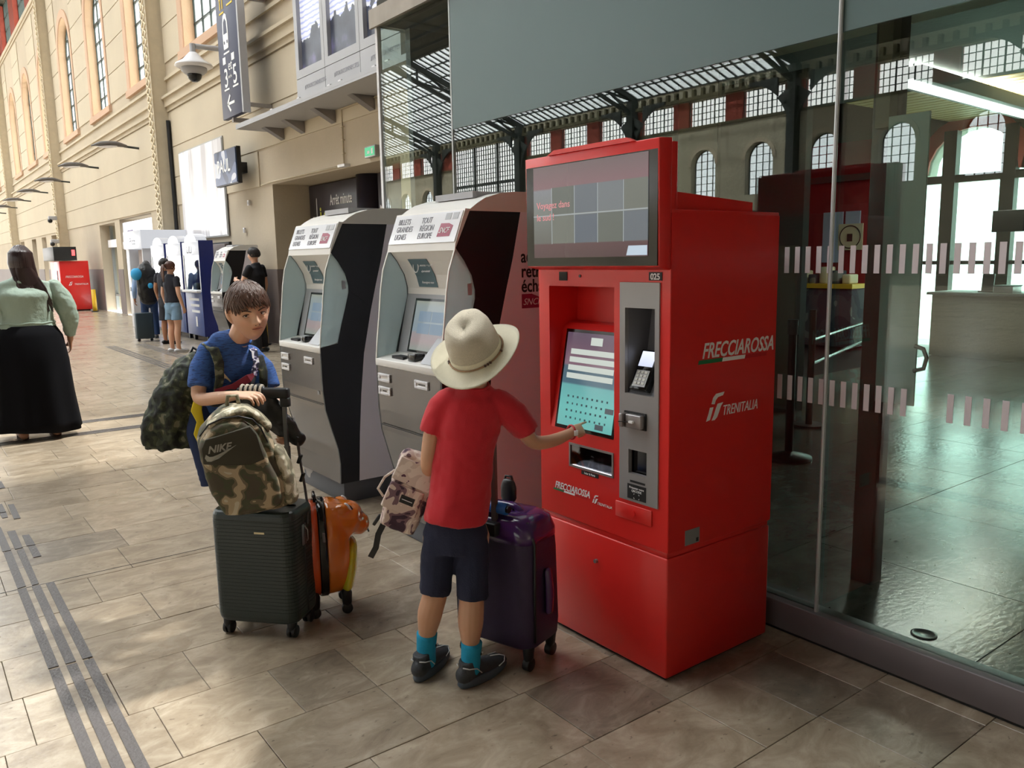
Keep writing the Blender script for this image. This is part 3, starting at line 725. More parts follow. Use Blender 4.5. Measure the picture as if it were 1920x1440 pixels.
# dome camera on an arm
dc = thing('dome_camera', 'white dome security camera on a bracket arm left of the navy station sign', 'camera', (5.0, 16.9, 5.4))
cx, cy, cz = 5.12, 16.95, 5.25
mb = MB(); mb.cyl((WX, cy+.1, 5.78), (cx+.04, cy, 5.74), .05, n=10); mb.box(WX-.05, WX, cy-.05, cy+.25, 5.5, 5.9); mb.cyl((cx, cy, 5.78), (cx, cy, 5.6), .055, n=12); mb.build('bracket_arm', M_greyp, dc, smooth=False)
MB().rings([[Vector((cx+r*cos(a*pi/12), cy+r*sin(a*pi/12), z)) for a in range(24)] for r, z in ((.07, 5.62), (.13, 5.56), (.2, 5.48), (.34, 5.4), (.36, 5.36), (.3, 5.33))]).build('hood', M_white, dc, smooth=True)
MB().rings([[Vector((cx+r*cos(a*pi/12), cy+r*sin(a*pi/12), z)) for a in range(24)] for r, z in ((.24, 5.33), (.24, 5.27), (.17, 5.21))]).build('ring', M_greyp, dc, smooth=True)
MB().ball((cx, cy, 5.2), .14, 16).build('dome', M_blackg, dc, smooth=True)
# long shelf under the screens
lg = thing('metal_ledge', 'long grey metal shelf on brackets under the advertising screens', 'shelf', (5.3, 12, 4))
mb = MB(); mb.box(5.1, 5.77, 8.6, 14.75, 3.88, 3.91); mb.box(5.1, 5.13, 8.6, 14.75, 3.911, 3.96); mb.build('tray', M_greyp, lg)
mb = MB(); mb.box(5.45, 5.77, 8.6, 14.7, 4.0, 4.02); mb.build('upper_tray', M_greyp, lg)
for y in (9.6, 10.9, 12.2, 13.4, 14.3):
    MB().prism([(5.42, 3.88), (5.77, 3.88), (5.77, 3.69)], y-.08, y+.08, 'y').build('bracket', M_steel, lg)
for y in (9.4, 9.75, 10.75, 11.1, 12.2, 13.3): box('post', 5.2, 5.29, y-.045, y+.045, 3.911, 4.025, M_white, lg)
# three advertising screens
def screen_art(name, seed):
    m, n, l, p = nt(name); geo = n.new('ShaderNodeNewGeometry'); mp = n.new('ShaderNodeMapping'); mp.inputs['Location'].default_value = (0, seed*3.1, seed); l.new(geo.outputs['Position'], mp.inputs[0])
    wv = n.new('ShaderNodeTexWave'); wv.bands_direction = 'Z'; wv.inputs['Scale'].default_value = 4.2; wv.inputs['Distortion'].default_value = 2.2; wv.inputs['Detail Scale'].default_value = 2; l.new(mp.outputs[0], wv.inputs['Vector'])
    c1 = n.new('ShaderNodeValToRGB'); e = c1.color_ramp.elements; e[0].color = (.5, .55, .95, 1); e[0].position = .1; e[1].color = (.98, .98, 1, 1); e[1].position = .45; l.new(wv.outputs['Fac'], c1.inputs[0])
    nz = n.new('ShaderNodeTexNoise'); nz.inputs['Scale'].default_value = 3; nz.inputs['Detail'].default_value = 6; l.new(mp.outputs[0], nz.inputs['Vector'])
    c2 = n.new('ShaderNodeValToRGB'); e = c2.color_ramp.elements; e[0].color = (.01, .01, .03, 1); e[0].position = .35; e[1].color = (.25, .2, .4, 1); e[1].position = .75; q = e.new(.55); q.color = (.06, .07, .1, 1); l.new(nz.outputs['Fac'], c2.inputs[0])
    sx = n.new('ShaderNodeSeparateXYZ'); l.new(geo.outputs['Position'], sx.inputs[0])
    add = n.new('ShaderNodeMath'); add.operation = 'MULTIPLY_ADD'; add.inputs[1].default_value = 1.4; l.new(nz.outputs['Fac'], add.inputs[0]); l.new(sx.outputs['Z'], add.inputs[2])
    st = n.new('ShaderNodeMath'); st.operation = 'GREATER_THAN'; st.inputs[1].default_value = 5.62; l.new(add.outputs[0], st.inputs[0])
    mx = n.new('ShaderNodeMix'); mx.data_type = 'RGBA'; l.new(st.outputs[0], mx.inputs['Factor']); l.new(c2.outputs[0], mx.inputs['A']); l.new(c1.outputs[0], mx.inputs['B'])
    l.new(mx.outputs['Result'], p.inputs['Emission Color']); p.inputs['Emission Strength'].default_value = .34; p.inputs['Base Color'].default_value = (.02, .02, .02, 1); p.inputs['Roughness'].default_value = .3
    return m
sy = [(12.44, 11.41), (11.40, 10.3), (10.29, 9.2)]
for i, (a, b) in enumerate(sy):
    nm = ('left', 'middle', 'right')[i]
    t = thing('advertising_screen', '%s of the three tall grey framed advertising screens high on the wall' % {'left': 'leftmost', 'middle': 'middle', 'right': 'rightmost'}[nm], 'screen', (5.4, (a+b)/2, 4), group='advertising screens above the shelf')
    fr = MB(); grid(fr, 5.3, 5.55, (b, a), (4.33, 6.5), [(b+.09, a-.12, 4.45, 6.4)]); fr.build('frame', M_greyp, t)
    box('backing', 5.38, 5.54, b+.05, a-.05, 4.4, 6.45, M_black, t); box('display', 5.36, 5.378, b+.09, a-.12, 4.45, 6.4, screen_art('advert_%d' % i, i+1.3), t)
    box('plinth_panel', 5.3, 5.55, b, a, 4.03, 4.32, M_greyp, t)
    text('lettering', '#TOUSCONNECTES', .085, (5.297, a-.3, 4.14), (0, -1, 0), (0, 0, 1), mat('pale_grey_print', srgb(140, 140, 150), .6), t)
    mb = MB(); mb.box(5.55, WX, (a+b)/2-.1, (a+b)/2+.1, 4.4, 4.6); mb.box(5.55, WX, (a+b)/2-.1, (a+b)/2+.1, 6.1, 6.3); mb.build('wall_fixing', M_steel, t)
# white backlit poster and small bakery sign
def poster_mat():
    m, n, l, p = nt('white_dress_poster'); geo = n.new('ShaderNodeNewGeometry'); mp = n.new('ShaderNodeMapping'); mp.inputs['Scale'].default_value = (1, 1.4, .25); l.new(geo.outputs['Position'], mp.inputs[0])
    nz = n.new('ShaderNodeTexNoise'); nz.inputs['Scale'].default_value = 1.5; nz.inputs['Detail'].default_value = 4; nz.inputs['Distortion'].default_value = 1; l.new(mp.outputs[0], nz.inputs['Vector'])
    c = n.new('ShaderNodeValToRGB'); e = c.color_ramp.elements; e[0].position = .38; e[0].color = (.5, .48, .5, 1); e[1].position = .56; e[1].color = (.95, .95, .98, 1); l.new(nz.outputs['Fac'], c.inputs[0])
    l.new(c.outputs[0], p.inputs['Emission Color']); p.inputs['Emission Strength'].default_value = .07; l.new(c.outputs[0], p.inputs['Base Color']); p.inputs['Roughness'].default_value = .3; return m
po = thing('backlit_poster', 'large pale backlit poster of white draped cloth on the beige wall', 'poster', (5.6, 19.2, 2.2))
box('display', 5.735, 5.75, 17.55, 20.7, 2.15, 4.14, poster_mat(), po); box('casing', 5.75, 5.775, 17.52, 20.73, 2.12, 4.17, M_alu, po)
bs = thing('shop_sign', 'small blue and white bakery sign reading PAUL beside the big white poster', 'sign', (5.6, 16.3, 3))
M_paul = blotch('bakery_sign_face', [srgb(60, 76, 110), srgb(96, 112, 150), srgb(210, 215, 230)], [.42, .52], scale=1.6, rough=.25, bump=0)
box('face', 5.4, 5.42, 15.75, 17.0, 3.08, 3.72, M_paul, bs); box('casing', 5.42, 5.5, 15.73, 17.02, 3.06, 3.74, M_black, bs); box('bracket', 5.5, 5.8, 16.2, 16.6, 3.3, 3.5, M_black, bs)
text('lettering', 'PAUL', .34, (5.396, 16.85, 3.32), (0, -1, 0), (0, 0, 1), M_paper, bs, sx=.95, bold=.006)
# cobra-head wall lamps
l0 = None
for i in range(9):
    y = 24.6+5.5*i
    lab = '%s grey street-style wall lamp along the upper beige wall, counted from the near end' % ('nearest', 'second nearest', 'third nearest', 'fourth nearest', 'fifth nearest', 'sixth nearest', 'seventh nearest', 'eighth nearest', 'farthest')[i]
    if l0 is None:
        l0 = thing('wall_lamp', lab, 'lamp', (WX, y, 4.72), group='row of wall lamps')
        MB().cyl((WX, y, 4.72), (WX-.4, y, 4.75), .03, n=8).build('arm', M_iron, l0)
        MB().chain([(WX-.35, y, 4.76, .05, .04), (WX-.6, y, 4.8, .14, .07), (WX-.95, y, 4.79, .15, .06), (WX-1.2, y, 4.72, .05, .02)], (0, 1, 0)).build('head', mat('lamp_grey', srgb(96, 92, 90), .5), l0, smooth=True)
        MB().chain([(WX-.6, y, 4.74, .1, .03), (WX-.8, y, 4.72, .12, .04), (WX-1.05, y, 4.71, .06, .02)], (0, 1, 0)).build('diffuser', M_white, l0, smooth=True)
    else: dup(l0, (WX, y, 4.72), label=lab)
# small fittings
for i, (y, z) in enumerate(((21.2, 3.3), (21.15, 2.75))):
    t = thing('wall_camera', '%s small dark camera on the far iron pilaster' % ('upper', 'lower')[i], 'camera', (5.4, 36.9, 3.4-i*.8))
    box('body', 5.1, 5.4, 36.8, 37.0, 3.35-i*.9, 3.5-i*.9, M_greyp, t, .02); MB().ball((5.15, 36.85, 3.32-i*.9), .09, 12).build('dome', M_blackg, t, smooth=True)
for y_, z_ in ((16.2, 2.72), (16.55, 2.2)):
    w_ = thing('wall_fitting', 'small white fitting on the beige wall below the bakery sign, %s one' % ('upper' if z_ > 2.5 else 'lower'), 'fitting', (5.77, y_, z_)); box('fitting_box', 5.74, 5.775, y_-.04, y_+.04, z_-.05, z_+.05, M_white, w_, .005); box('fitting_face', 5.735, 5.74, y_-.02, y_+.02, z_-.03, z_+.03, M_greyp, w_)
cb = thing('cable_run', 'black cables running down beside the near lattice pilaster', 'cable', (5.7, 21.2, 2)); MB().tube([(5.72, 21.3, 5.0), (5.73, 21.32, 4), (5.72, 21.28, 3), (5.72, 21.3, 2.0)], .05, 6).build('cable_bundle', M_black, cb)
gb = thing('notice_board', 'plain grey board behind the far white ticket machine', 'board', (5.7, 18.6, 0)); box('panel', 5.66, 5.74, 17.55, 19.8, .9, 1.96, M_dado, gb, .01); box('frame', 5.74, 5.8, 17.5, 19.85, .85, 2.0, M_black, gb)

# ------------------------------------------------------------------ glass box (waiting room)
GX = 2.82; GT = 3.13; GY = 5.2
gbx = structure('window_40', (GX, 0, 0)); gbx.name = 'wall_glass_front'
joints = [GY, 4.295, 1.725, -1.2, -3.6]
for i in range(4):
    b = MB(); b.box(GX-.006, GX+.006, joints[i+1]+.006, joints[i]-.006, .13, GT); b.build('pane', M_glass if i else M_glass_clear, gbx)
mb = MB(); mb.box(GX-.03, GX+.05, -3.6, GY+.03, GT, GT+.06); mb.box(GX-.05, GX-.03, -3.6, GY+.03, GT-.02, GT+.1); mb.build('top_rail', mat('weathered_steel', srgb(150, 140, 128), .5, metal=.4, noise=.4, scale=5), gbx)
for a, b in ((GY, 2.3), (2.295, 0.3), (.295, -3.6)): box('kick_plate', GX-.045, GX+.05, b, a, .012, .13, M_kick, gbx, .004)
box('shadow_gap', GX-.035, GX+.04, -3.6, GY, -.011, .012, M_black, gbx)
mb = MB(); mb.box(GX-.012, GX+.0, -3.6, 4.28, 2.33, GT-.0)
mb.build('frosted_film', mat('grey_green_film', srgb(84, 106, 106), .32, spec=.5), gbx)
# end pane of the box
mb = MB(); mb.box(GX, WX, GY-.006, GY+.006, .13, GT); mb.build('end_pane', M_glass_clear, gbx)
box('end_kick_plate', GX, WX, GY-.03, GY+.03, 0, .13, M_kick, gbx); box('end_top_rail', GX, WX, GY-.03, GY+.03, GT, GT+.06, M_alu, gbx)
MB().cyl((GX-.02, 1.725, .02), (GX-.02, 1.725, GT), .008, n=8).build('joint_rod', M_alu, gbx)
MB().box(GX-.01, GX+.01, 4.288, 4.302, .13, GT).build('joint_seal', M_alu, gbx)
MB().box(GX-.015, GX+.015, GY-.015, GY+.015, .13, GT).build('corner_post', M_white, gbx)
# white safety dashes
y = 1.92
while y > -1.5:
    box('safety_mark', GX-.0085, GX-.0065, y-.009, y+.012, 1.472, 1.573, M_whitef, gbx); y -= .0462
y = 1.936
while y > -1.5:
    if not (1.28 < y < 1.41): box('safety_mark', GX-.0085, GX-.0065, y-.011, y+.010, .968, 1.067, M_whitef, gbx)
    y -= .0462 if y > 1.41 else .0575

# interior
M_ifloor = stone('polished_dark_floor', srgb(72, 76, 70), srgb(88, 92, 86), srgb(112, 114, 106), .17)
M_dark = plaster('dark_grey_wall', srgb(70, 74, 74), .08, .6)
M_olive = plaster('olive_wall', srgb(98, 96, 82), .08, .7)
M_red = mat('red_wall', srgb(150, 34, 42), .5, noise=.08)
fi = structure('floor_interior')
box('floor_bed', 2.86, 14.6, -4.2, 10.1, -.2, -.006, M_black, fi)
for i in range(12):
    for j in range(7):
        x0 = 2.86+.98*i; y0 = -2.2+1.15*j
        box('floor_slab', x0+.003, x0+.977, y0+.003, y0+1.147, -.006, 0, M_ifloor, fi)
wi = structure('wall_interior')
mb = MB(); mb.box(2.86, 14.6, -4.3, -4.2, 0, 4.2); mb.build('near_wall', M_dark, wi)
mb = MB(); mb.box(6.55, 14.6, 9.9, 10.1, 0, 4.2); mb.box(6.56, 6.6, 5.3, 10.08, 0, 3.3); mb.build('far_wall', M_dark, wi)
box('end_dark_backing', 3.0, 5.74, 5.08, 5.14, 0, 3.12, M_dark, wi); box('partition', 7.0, 7.1, 4.62, 9.9, 0, 3.25, M_dark, wi); box('partition_panel', 6.97, 7.0, 4.66, 5.15, .05, 1.62, M_olive, wi, .004)  # the end one is an added dark backing that keeps the pane dark
box('ceiling_box', 2.82, WX, -3.6, GY, GT+.06, GT+.16, M_wood, wi); mb = MB(); mb.box(WX, 14.6, -4.2, 10.1, 4.2, 4.3); mb.build('ceiling_slab', M_olive, wi)
mb = MB(); mb.box(WX, WX+.7, -4.2, .2, 0, 3.3); mb.build('side_pier', M_olive, wi)
cw = structure('ceiling_interior'); rx = 10.4
while rx < 13.5:
    box('slat', rx, rx+.16, -.8, 6.4, 3.55, 3.58, mat('yellow_wood', srgb(206, 178, 120), .5) if rx == 10.4 else bpy.data.materials['yellow_wood'], cw); rx += .2
box('slat_backing', 10.3, 13.6, -.9, 6.5, 3.66, 3.7, M_black, cw)
box('ceiling_panel', 5.9, 10.3, -4.1, 6.6, 3.5, 3.56, M_dark, cw)
# red wall with posters
box('red_panel', 12.5, 12.62, 6.9, 9.9, .0, 3.3, M_red, wi)
box('panel_head', 12.42, 12.5, 6.9, 9.9, 2.68, 2.78, M_dark, wi)
pw = thing('poster', 'pale blue poster with a round emblem on the red wall inside the glass room', 'poster', (12.4, 7.5, 1.4))
box('sheet', 12.47, 12.495, 7.5, 7.85, 1.38, 2.2, mat('pale_blue_sheet', srgb(176, 190, 220), .5), pw); box('sheet', 12.47, 12.495, 7.2, 7.45, 1.98, 2.2, bpy.data.materials['pale_blue_sheet'], pw)
box('sheet', 12.46, 12.485, 7.14, 7.56, 1.58, 2.0, mat('cream_sheet', srgb(214, 204, 176), .6), pw)
MB().tube([(12.455, 7.35+.18*cos(a*pi/12), 1.79+.18*sin(a*pi/12)) for a in range(25)], .008, 5).build('round_emblem', M_ink, pw)
box('emblem_centre', 12.452, 12.46, 7.31, 7.4, 1.72, 1.84, M_ink, pw)
bc = thing('display_counter', 'blue and grey display counter with yellow band under the red wall', 'counter', (12, 7.3, 0))
M_bc = blotch('blue_grey_crates', [srgb(34, 44, 60), srgb(60, 66, 76), srgb(120, 120, 118)], [.45, .6], scale=3, bump=.3)
box('body', 11.9, 12.3, 6.95, 8.3, .05, .98, M_bc, bc, .01); box('band', 11.87, 12.33, 6.93, 8.3, .98, 1.05, M_yellow, bc)
for i in range(6): box('goods', 11.95, 12.2, 7.02+i*.2, 7.16+i*.2, 1.05, 1.2+.06*(i % 3), M_bc if i % 2 else bpy.data.materials['cream_sheet'], bc, .02)
# posts of the inner door
ip = structure('door_1', (3.55, 1.9, 0)); ip.name = 'door_interior'
box('post', 3.5, 3.6, 1.885, 1.985, 0, 3.15, mat('brown_black_post', srgb(50, 44, 42), .45), ip, .004)
box('post', 3.3, 3.36, 1.80, 1.86, 2.05, 3.15, M_olive, ip)
mb = MB(); mb.box(3.3, 3.31, 1.634, 1.80, .915, 2.09); mb.build('frosted_leaf', mat('frosted_green_glass', srgb(134, 152, 146), .3), ip)
MB().tube([(3.3, 1.64, 1.165), (3.3, 1.605, 1.155), (3.3, 1.59, 1.12), (3.3, 1.6, 1.075), (3.3, 1.64, 1.062)], .009, 8).build('handle', M_blackg, ip, smooth=True)
# far facade, bright daylight outside
wfac = structure('wall_facade')
FX = 13.6
mb = MB(); N = 10
def arched(mb, x0, x1, ya, yb, zt, c, r, spring):
    mb.box(x0, x1, ya, c-r, spring, zt); mb.box(x0, x1, c+r, yb, spring, zt)
    for i in range(N):
        a0 = pi-pi*i/N; a1 = pi-pi*(i+1)/N
        mb.prism([(c+r*cos(a0), spring+r*sin(a0)), (c+r*cos(a1), spring+r*sin(a1)), (c+r*cos(a1), zt), (c+r*cos(a0), zt)], x0, x1, 'x')
arched(mb, FX, FX+.3, 5.15, 6.9, 4.2, 6.03, .68, 2.75); arched(mb, FX, FX+.3, 3.2, 5.15, 4.2, 4.35, .75, 2.75); mb.box(FX, FX+.3, 6.9, 10, 0, 4.2); mb.box(FX, FX+.3, -4.2, 1.6, 0, 4.2); mb.box(FX, FX+.3, 1.6, 3.2, 2.75, 4.2); mb.build('arched_wall', M_olive, wfac)
mb = MB()
for i in range(N):
    a0, a1 = pi*i/N, pi*(i+1)/N
    for c, r in ((6.03, .68), (4.35, .75)): mb.prism([(c+r*cos(a0), 2.75+r*sin(a0)), (c+r*cos(a1), 2.75+r*sin(a1)), (c+(r+.22)*cos(a1), 2.75+(r+.22)*sin(a1)), (c+(r+.22)*cos(a0), 2.75+(r+.22)*sin(a0))], FX-.04, FX, 'x')
mb.build('red_arch_band', mat('coral_arch', srgb(206, 96, 84), .6), wfac)
mb = MB()
for y in (6.34, 5.47, 4.4, 3.0, 1.8): mb.box(FX-.1, FX+.05, y-.1, y+.1, 0, 3.4)
mb.box(FX-.08, FX+.04, 1.6, 6.9, 2.6, 2.72); mb.box(FX-.06, FX+.04, 1.6, 6.9, 1.32, 1.38); mb.build('mullions', mat('dark_bronze', srgb(48, 46, 40), .5), wfac)
mb = MB(); mb.box(FX+.06, FX+.075, 1.6, 6.9, 0, 3.5); mb.build('facade_pane', glass('milky_pane', (.8, .97, .93), 1, 0, milk=.25, milkcol=(.8, .95, .9)), wfac)
# counter, things on it, lamps
co = thing('service_counter', 'long dark grey service counter inside the glass room', 'counter', (12, 5, 0))
box('front', 12.3, 12.4, .6, 5.9, 0, .9, M_olive, co); box('end_panel', 12.4, 13.1, 5.8, 5.9, 0, .9, M_olive, co); box('worktop', 12.24, 13.1, .55, 5.96, .9, .94, M_dark, co, .005)
mo = thing('desk_monitor', 'small dark monitor seen from behind on the service counter', 'monitor', (12.5, 5.2, .94)); box('stand', 12.5, 12.65, 5.15, 5.35, .94, .96, M_black, mo); MB().bar((12.57, 5.25, .95), (12.6, 5.25, 1.2), .16, .03).build('screen', M_black, mo)
tr = thing('paper_tray', 'low grey tray box on the service counter beside the monitor', 'tray', (12.5, 4.8, .94)); box('box', 12.4, 12.7, 4.85, 5.1, .94, 1.03, M_steel, tr, .005); box('lid', 12.4, 12.7, 4.84, 5.11, 1.03, 1.045, M_dark, tr)
tv = thing('hanging_monitor', 'dark monitor hanging at the right edge inside the glass room', 'monitor', (10, 4, 1.8)); box('screen', 10, 10.06, 3.4, 4.18, 1.74, 1.98, M_black, tv, .005); box('hanger', 10.02, 10.05, 3.8, 3.85, 1.98, 3.55, M_black, tv)
fl = thing('ceiling_light', 'long white fluorescent light fitting under the wood slat ceiling', 'light', (9.5, 4, 3.4))
MB().bar((8.6, 4.55, 3.36), (12.4, 4.75, 3.36), .36, .14).build('housing', M_greyp, fl); MB().bar((8.6, 4.55, 3.29), (12.4, 4.75, 3.29), .2, .03).build('tube', M_lamp, fl)
mb = MB(); mb.cyl((8.8, 4.56, 3.42), (8.8, 4.56, 3.66), .01, n=6); mb.cyl((12.2, 4.74, 3.42), (12.2, 4.74, 3.66), .01, n=6); mb.build('hanger', M_black, fl)
for up_, en in ((1, 26), (0, 34)):  # upward one added to brighten the slats, downward one for the tube
    al = bpy.data.lights.new('tube_and_slat_light', 'AREA'); al.shape = 'RECTANGLE'; al.size = 3.6; al.size_y = .2; al.energy = en; al.color = (1, .97, .86)
    lo_ = bpy.data.objects.new('tube_and_slat_light', al); C.objects.link(lo_); lo_.parent = fl; lo_.matrix_parent_inverse = Matrix.Identity(4)
    lo_.location = Vector((10.5, 4.65, 3.45 if up_ else 3.26))-Vector(fl.location); lo_.rotation_euler = (pi if up_ else 0, 0, 0)
# guard rail and queue post
gr2 = thing('guard_rail', 'black tubular guard rail standing inside behind the glass', 'rail', (6.46, 4.13, 0))
mb = MB(); mb.cyl((6.46, 4.13, 0), (6.46, 4.13, 1.05), .03); mb.build('post', M_black, gr2, smooth=False); MB().cyl((6.46, 4.13, 0), (6.46, 4.13, .02), .14, n=20).build('base', M_black, gr2)
MB().tube([(6.46, 4.13, .78), (7.6, 4.5, .78), (8.9, 4.9, .78)], .02).build('rail', M_blackg, gr2); MB().tube([(6.46, 4.13, .57), (7.6, 4.5, .57), (8.9, 4.9, .57)], .02).build('rail', M_blackg, gr2); MB().cyl((8.9, 4.9, 0), (8.9, 4.9, .82), .03).build('post', M_black, gr2)
qp = thing('queue_post', 'black queue post on a round base behind the glass beside the red kiosk', 'post', (5.3, 3.55, 0))
MB().rings([[Vector((5.3+r*cos(a*pi/12), 3.55+r*sin(a*pi/12), z)) for a in range(24)] for r, z in ((.17, 0), (.17, .02), (.05, .05), (.03, .06))]).build('base', M_black, qp, smooth=True)
MB().cyl((5.3, 3.55, .05), (5.3, 3.55, .95), .03).build('pole', M_black, qp, smooth=True); MB().cyl((5.3, 3.55, .95), (5.3, 3.55, 1.06), .04).build('belt_head', M_black, qp)
dr = thing('floor_drain', 'small round metal floor outlet inside behind the glass', 'drain', (3.2, 1.485, 0))
MB().rings([[Vector((3.2+r*cos(a*pi/12), 1.485+r*sin(a*pi/12), z)) for a in range(24)] for r, z in ((.05, 0), (.05, .004), (.04, .006), (.036, .002))]).build('ring', M_steel, dr, smooth=True)
bk = thing('black_mat', 'black rubber mat lying inside behind the glass near the red kiosk', 'mat', (3.0, 2.0, 0)); MB().prism([(2.9, 2.6), (2.9, 1.82), (3.06, 1.78), (3.16, 2.0), (3.12, 2.6)], .001, .012, 'z').build('mat_sheet', M_black, bk)
# ------------------------------------------------------------------ red ticket kiosk
M_redk = mat('kiosk_red', srgb(214, 36, 32), .36, noise=.03, coat=.15)
M_greyk = mat('kiosk_grey_panel', srgb(150, 148, 148), .42, metal=.35, noise=.05)
M_greyk2 = mat('kiosk_grey_recess', srgb(128, 128, 134), .45, metal=.2)
M_green = mat('flag_green', srgb(20, 110, 60), .5); M_redflag = mat('flag_red', srgb(190, 20, 30), .5)
def scr(name, cols, ax='Z', lo=0, hi=1, s=.35, rough=.12):
    """screen picture: vertical bands of colour by height, glossy cover"""
    m, n, l, p = nt(name); geo = n.new('ShaderNodeNewGeometry'); sx = n.new('ShaderNodeSeparateXYZ'); l.new(geo.outputs['Position'], sx.inputs[0])
    mr = n.new('ShaderNodeMapRange'); mr.inputs['From Min'].default_value = lo; mr.inputs['From Max'].default_value = hi; l.new(sx.outputs[ax], mr.inputs['Value'])
    cr = n.new('ShaderNodeValToRGB'); e = cr.color_ramp.elements; e[0].position = 0; e[0].color = cols[0][1]; e[1].position = cols[-1][0]; e[1].color = cols[-1][1]
    for q, c in cols[1:-1]: z = e.new(q); z.color = c
    l.new(mr.outputs[0], cr.inputs[0]); l.new(cr.outputs[0], p.inputs['Emission Color']); p.inputs['Emission Strength'].default_value = s
    p.inputs['Base Color'].default_value = (.02, .02, .02, 1); p.inputs['Roughness'].default_value = rough; return m
L = (0, -1, 0); U = (0, 0, 1); R = (1, 0, 0)
def trenitalia(parent, o, s, right, up, m=None):
    """the operator emblem (two slanted S-strokes) followed by the name"""
    m = m or M_paper; r = Vector(right); u = Vector(up); n = r.cross(u)*.0008; o = Vector(o)
    def poly(pts):
        a = [o+r*(x*s)+u*(y*s) for x, y in pts]; k = len(pts); return ([q+n for q in a]+[q-n for q in a], [tuple(range(k)), tuple(range(2*k-1, k-1, -1))]+[(i, i+k, (i+1) % k+k, (i+1) % k) for i in range(k)])
    mb = MB()
    mb.add(*poly([(.28, .62), (.36, .84), (.52, .97), (.98, 1.0), (.9, .88), (.62, .84), (.5, .74), (.44, .6)]))
    mb.add(*poly([(0, .02), (.12, .28), (.2, .5), (.38, .5), (.3, .3), (.2, .06)]))
    mb.add(*poly([(.3, .02), (.42, .2), (.52, .42), (.62, .6), (.92, .62), (.8, .5), (.7, .3), (.6, .12), (.46, .02)]))
    mb.build('emblem', m, parent)
def frecciarossa(parent, o, w, right, up):
    r = Vector(right); u = Vector(up); o = Vector(o); h = w*.135
    text('lettering', 'FRECCIAROSSA', h*1.42, o+r*(w*.05)+u*(w*.05), right, up, M_paper, parent, shear=.3, bold=w*.003, sx=.78)
    for i, m in enumerate((M_green, M_paper, M_redflag)):
        x0, x1 = w*(i*.325), w*((i+1)*.325); n = r.cross(u)*.0006; sh = w*.012
        q = [o+r*x0, o+r*x1, o+r*(x1+sh)+u*(w*.035), o+r*(x0+sh)+u*(w*.035)]
        MB().add([a+n for a in q]+[a-n for a in q], [(0, 1, 2, 3), (7, 6, 5, 4), (0, 4, 5, 1), (1, 5, 6, 2), (2, 6, 7, 3), (3, 7, 4, 0)]).build('flag_stripe', m, parent)
kio = thing('ticket_kiosk', 'tall bright red ticket kiosk with overhead screen, the boy in the hat touches it', 'kiosk', (2.4, 2.24, 0))
YA, YB, XF, XB = 1.885, 2.595, 2.10, 2.70
mb = MB(); mb.box(2.26, XB, YA+.001, YB-.001, .49, 1.66); mb.build('cabinet', M_redk, kio, bevel=.004)
box('lower_cabinet', XF, XB, YA, YB, .012, .472, M_redk, kio, .006); box('joint_band', XF+.006, XB-.004, YA+.006, YB-.006, .472, .495, M_redk, kio, .002)
box('base_plate', XF+.015, XB-.01, YA+.015, YB-.015, 0, .012, M_black, kio)
mb = MB(); grid(mb, XF, 2.262, (YA, YB), (.495, 1.69), [(2.157, 2.53, .862, 1.437), (1.93, 2.122, .65, 1.457), (2.164, 2.407, .722, .808)]); mb.build('front_shell', M_redk, kio)
# side skin over the whole height so the side reads as one sheet
mb = MB(); mb.box(XF+.0015, XB, YA-.002, YA, .495, 1.69); mb.build('side_panel', M_redk, kio)
# sloping red surround of the touch recess
mb = MB(); mb.box(2.25, 2.255, 2.157, 2.53, 1.29, 1.437)
mb.prism([(2.10, .862), (2.172, 1.262), (2.20, 1.285), (2.255, 1.29), (2.255, .862)], 2.157, 2.53, 'y'); mb.build('recess_lining', M_redk, kio)
def tq(z): return 2.10+(z-.862)*.178
def tilt_panel(mb, ya, yb, za, zb, off, th=.002):
    xa, xb = tq(za)-off, tq(zb)-off
    return mb.add([(xa, ya, za), (xa, yb, za), (xb, yb, zb), (xb, ya, zb), (xa+th, ya, za), (xa+th, yb, za), (xb+th, yb, zb), (xb+th, ya, zb)], [(0, 1, 2, 3), (7, 6, 5, 4), (0, 4, 5, 1), (1, 5, 6, 2), (2, 6, 7, 3), (3, 7, 4, 0)])
tilt_panel(MB(), 2.16, 2.50, .866, 1.262, .003, .003).build('touch_bezel', M_blackg, kio)
M_touch = scr('touch_screen_picture', [(0, srgb(100, 170, 165)), (.2, srgb(105, 178, 172)), (.44, srgb(96, 160, 158)), (.46, srgb(66, 96, 110)), (.64, srgb(60, 84, 98)), (.66, srgb(118, 90, 104)), (1, srgb(86, 70, 88))], 'Z', .88, 1.25, .42)
ts_ = tilt_panel(MB(), 2.172, 2.488, .88, 1.25, .0045).build('touch_display', M_touch, kio)
M_field = emis('white_form_field', srgb(196, 204, 196), .38); M_key = emis('dark_key', srgb(70, 78, 84), .4); M_dot = emis('key_glyph', srgb(40, 70, 80), .3)
for i in range(4): tilt_panel(MB(), 2.18 if i < 2 else 2.2, 2.455+.003*i, 1.165-.032*i, 1.186-.032*i, .006).build('form_field', M_field, kio)
tilt_panel(MB(), 2.28, 2.345, 1.205, 1.235, .006).build('form_field', M_field, kio)
for (y, z) in ((2.175, .955), (2.22, .888)): tilt_panel(MB(), y, y+.045, z, z+.02, .006).build('key', M_key, kio)
mb = MB(); rr = random.Random(3)
for j in range(4):
    for i in range(9): tilt_panel(mb, 2.21+.028*i, 2.216+.028*i+rr.uniform(0, .004), .91+.028*j, .918+.028*j, .0055)
mb.build('key_glyphs', M_dot, kio, kind='stuff')
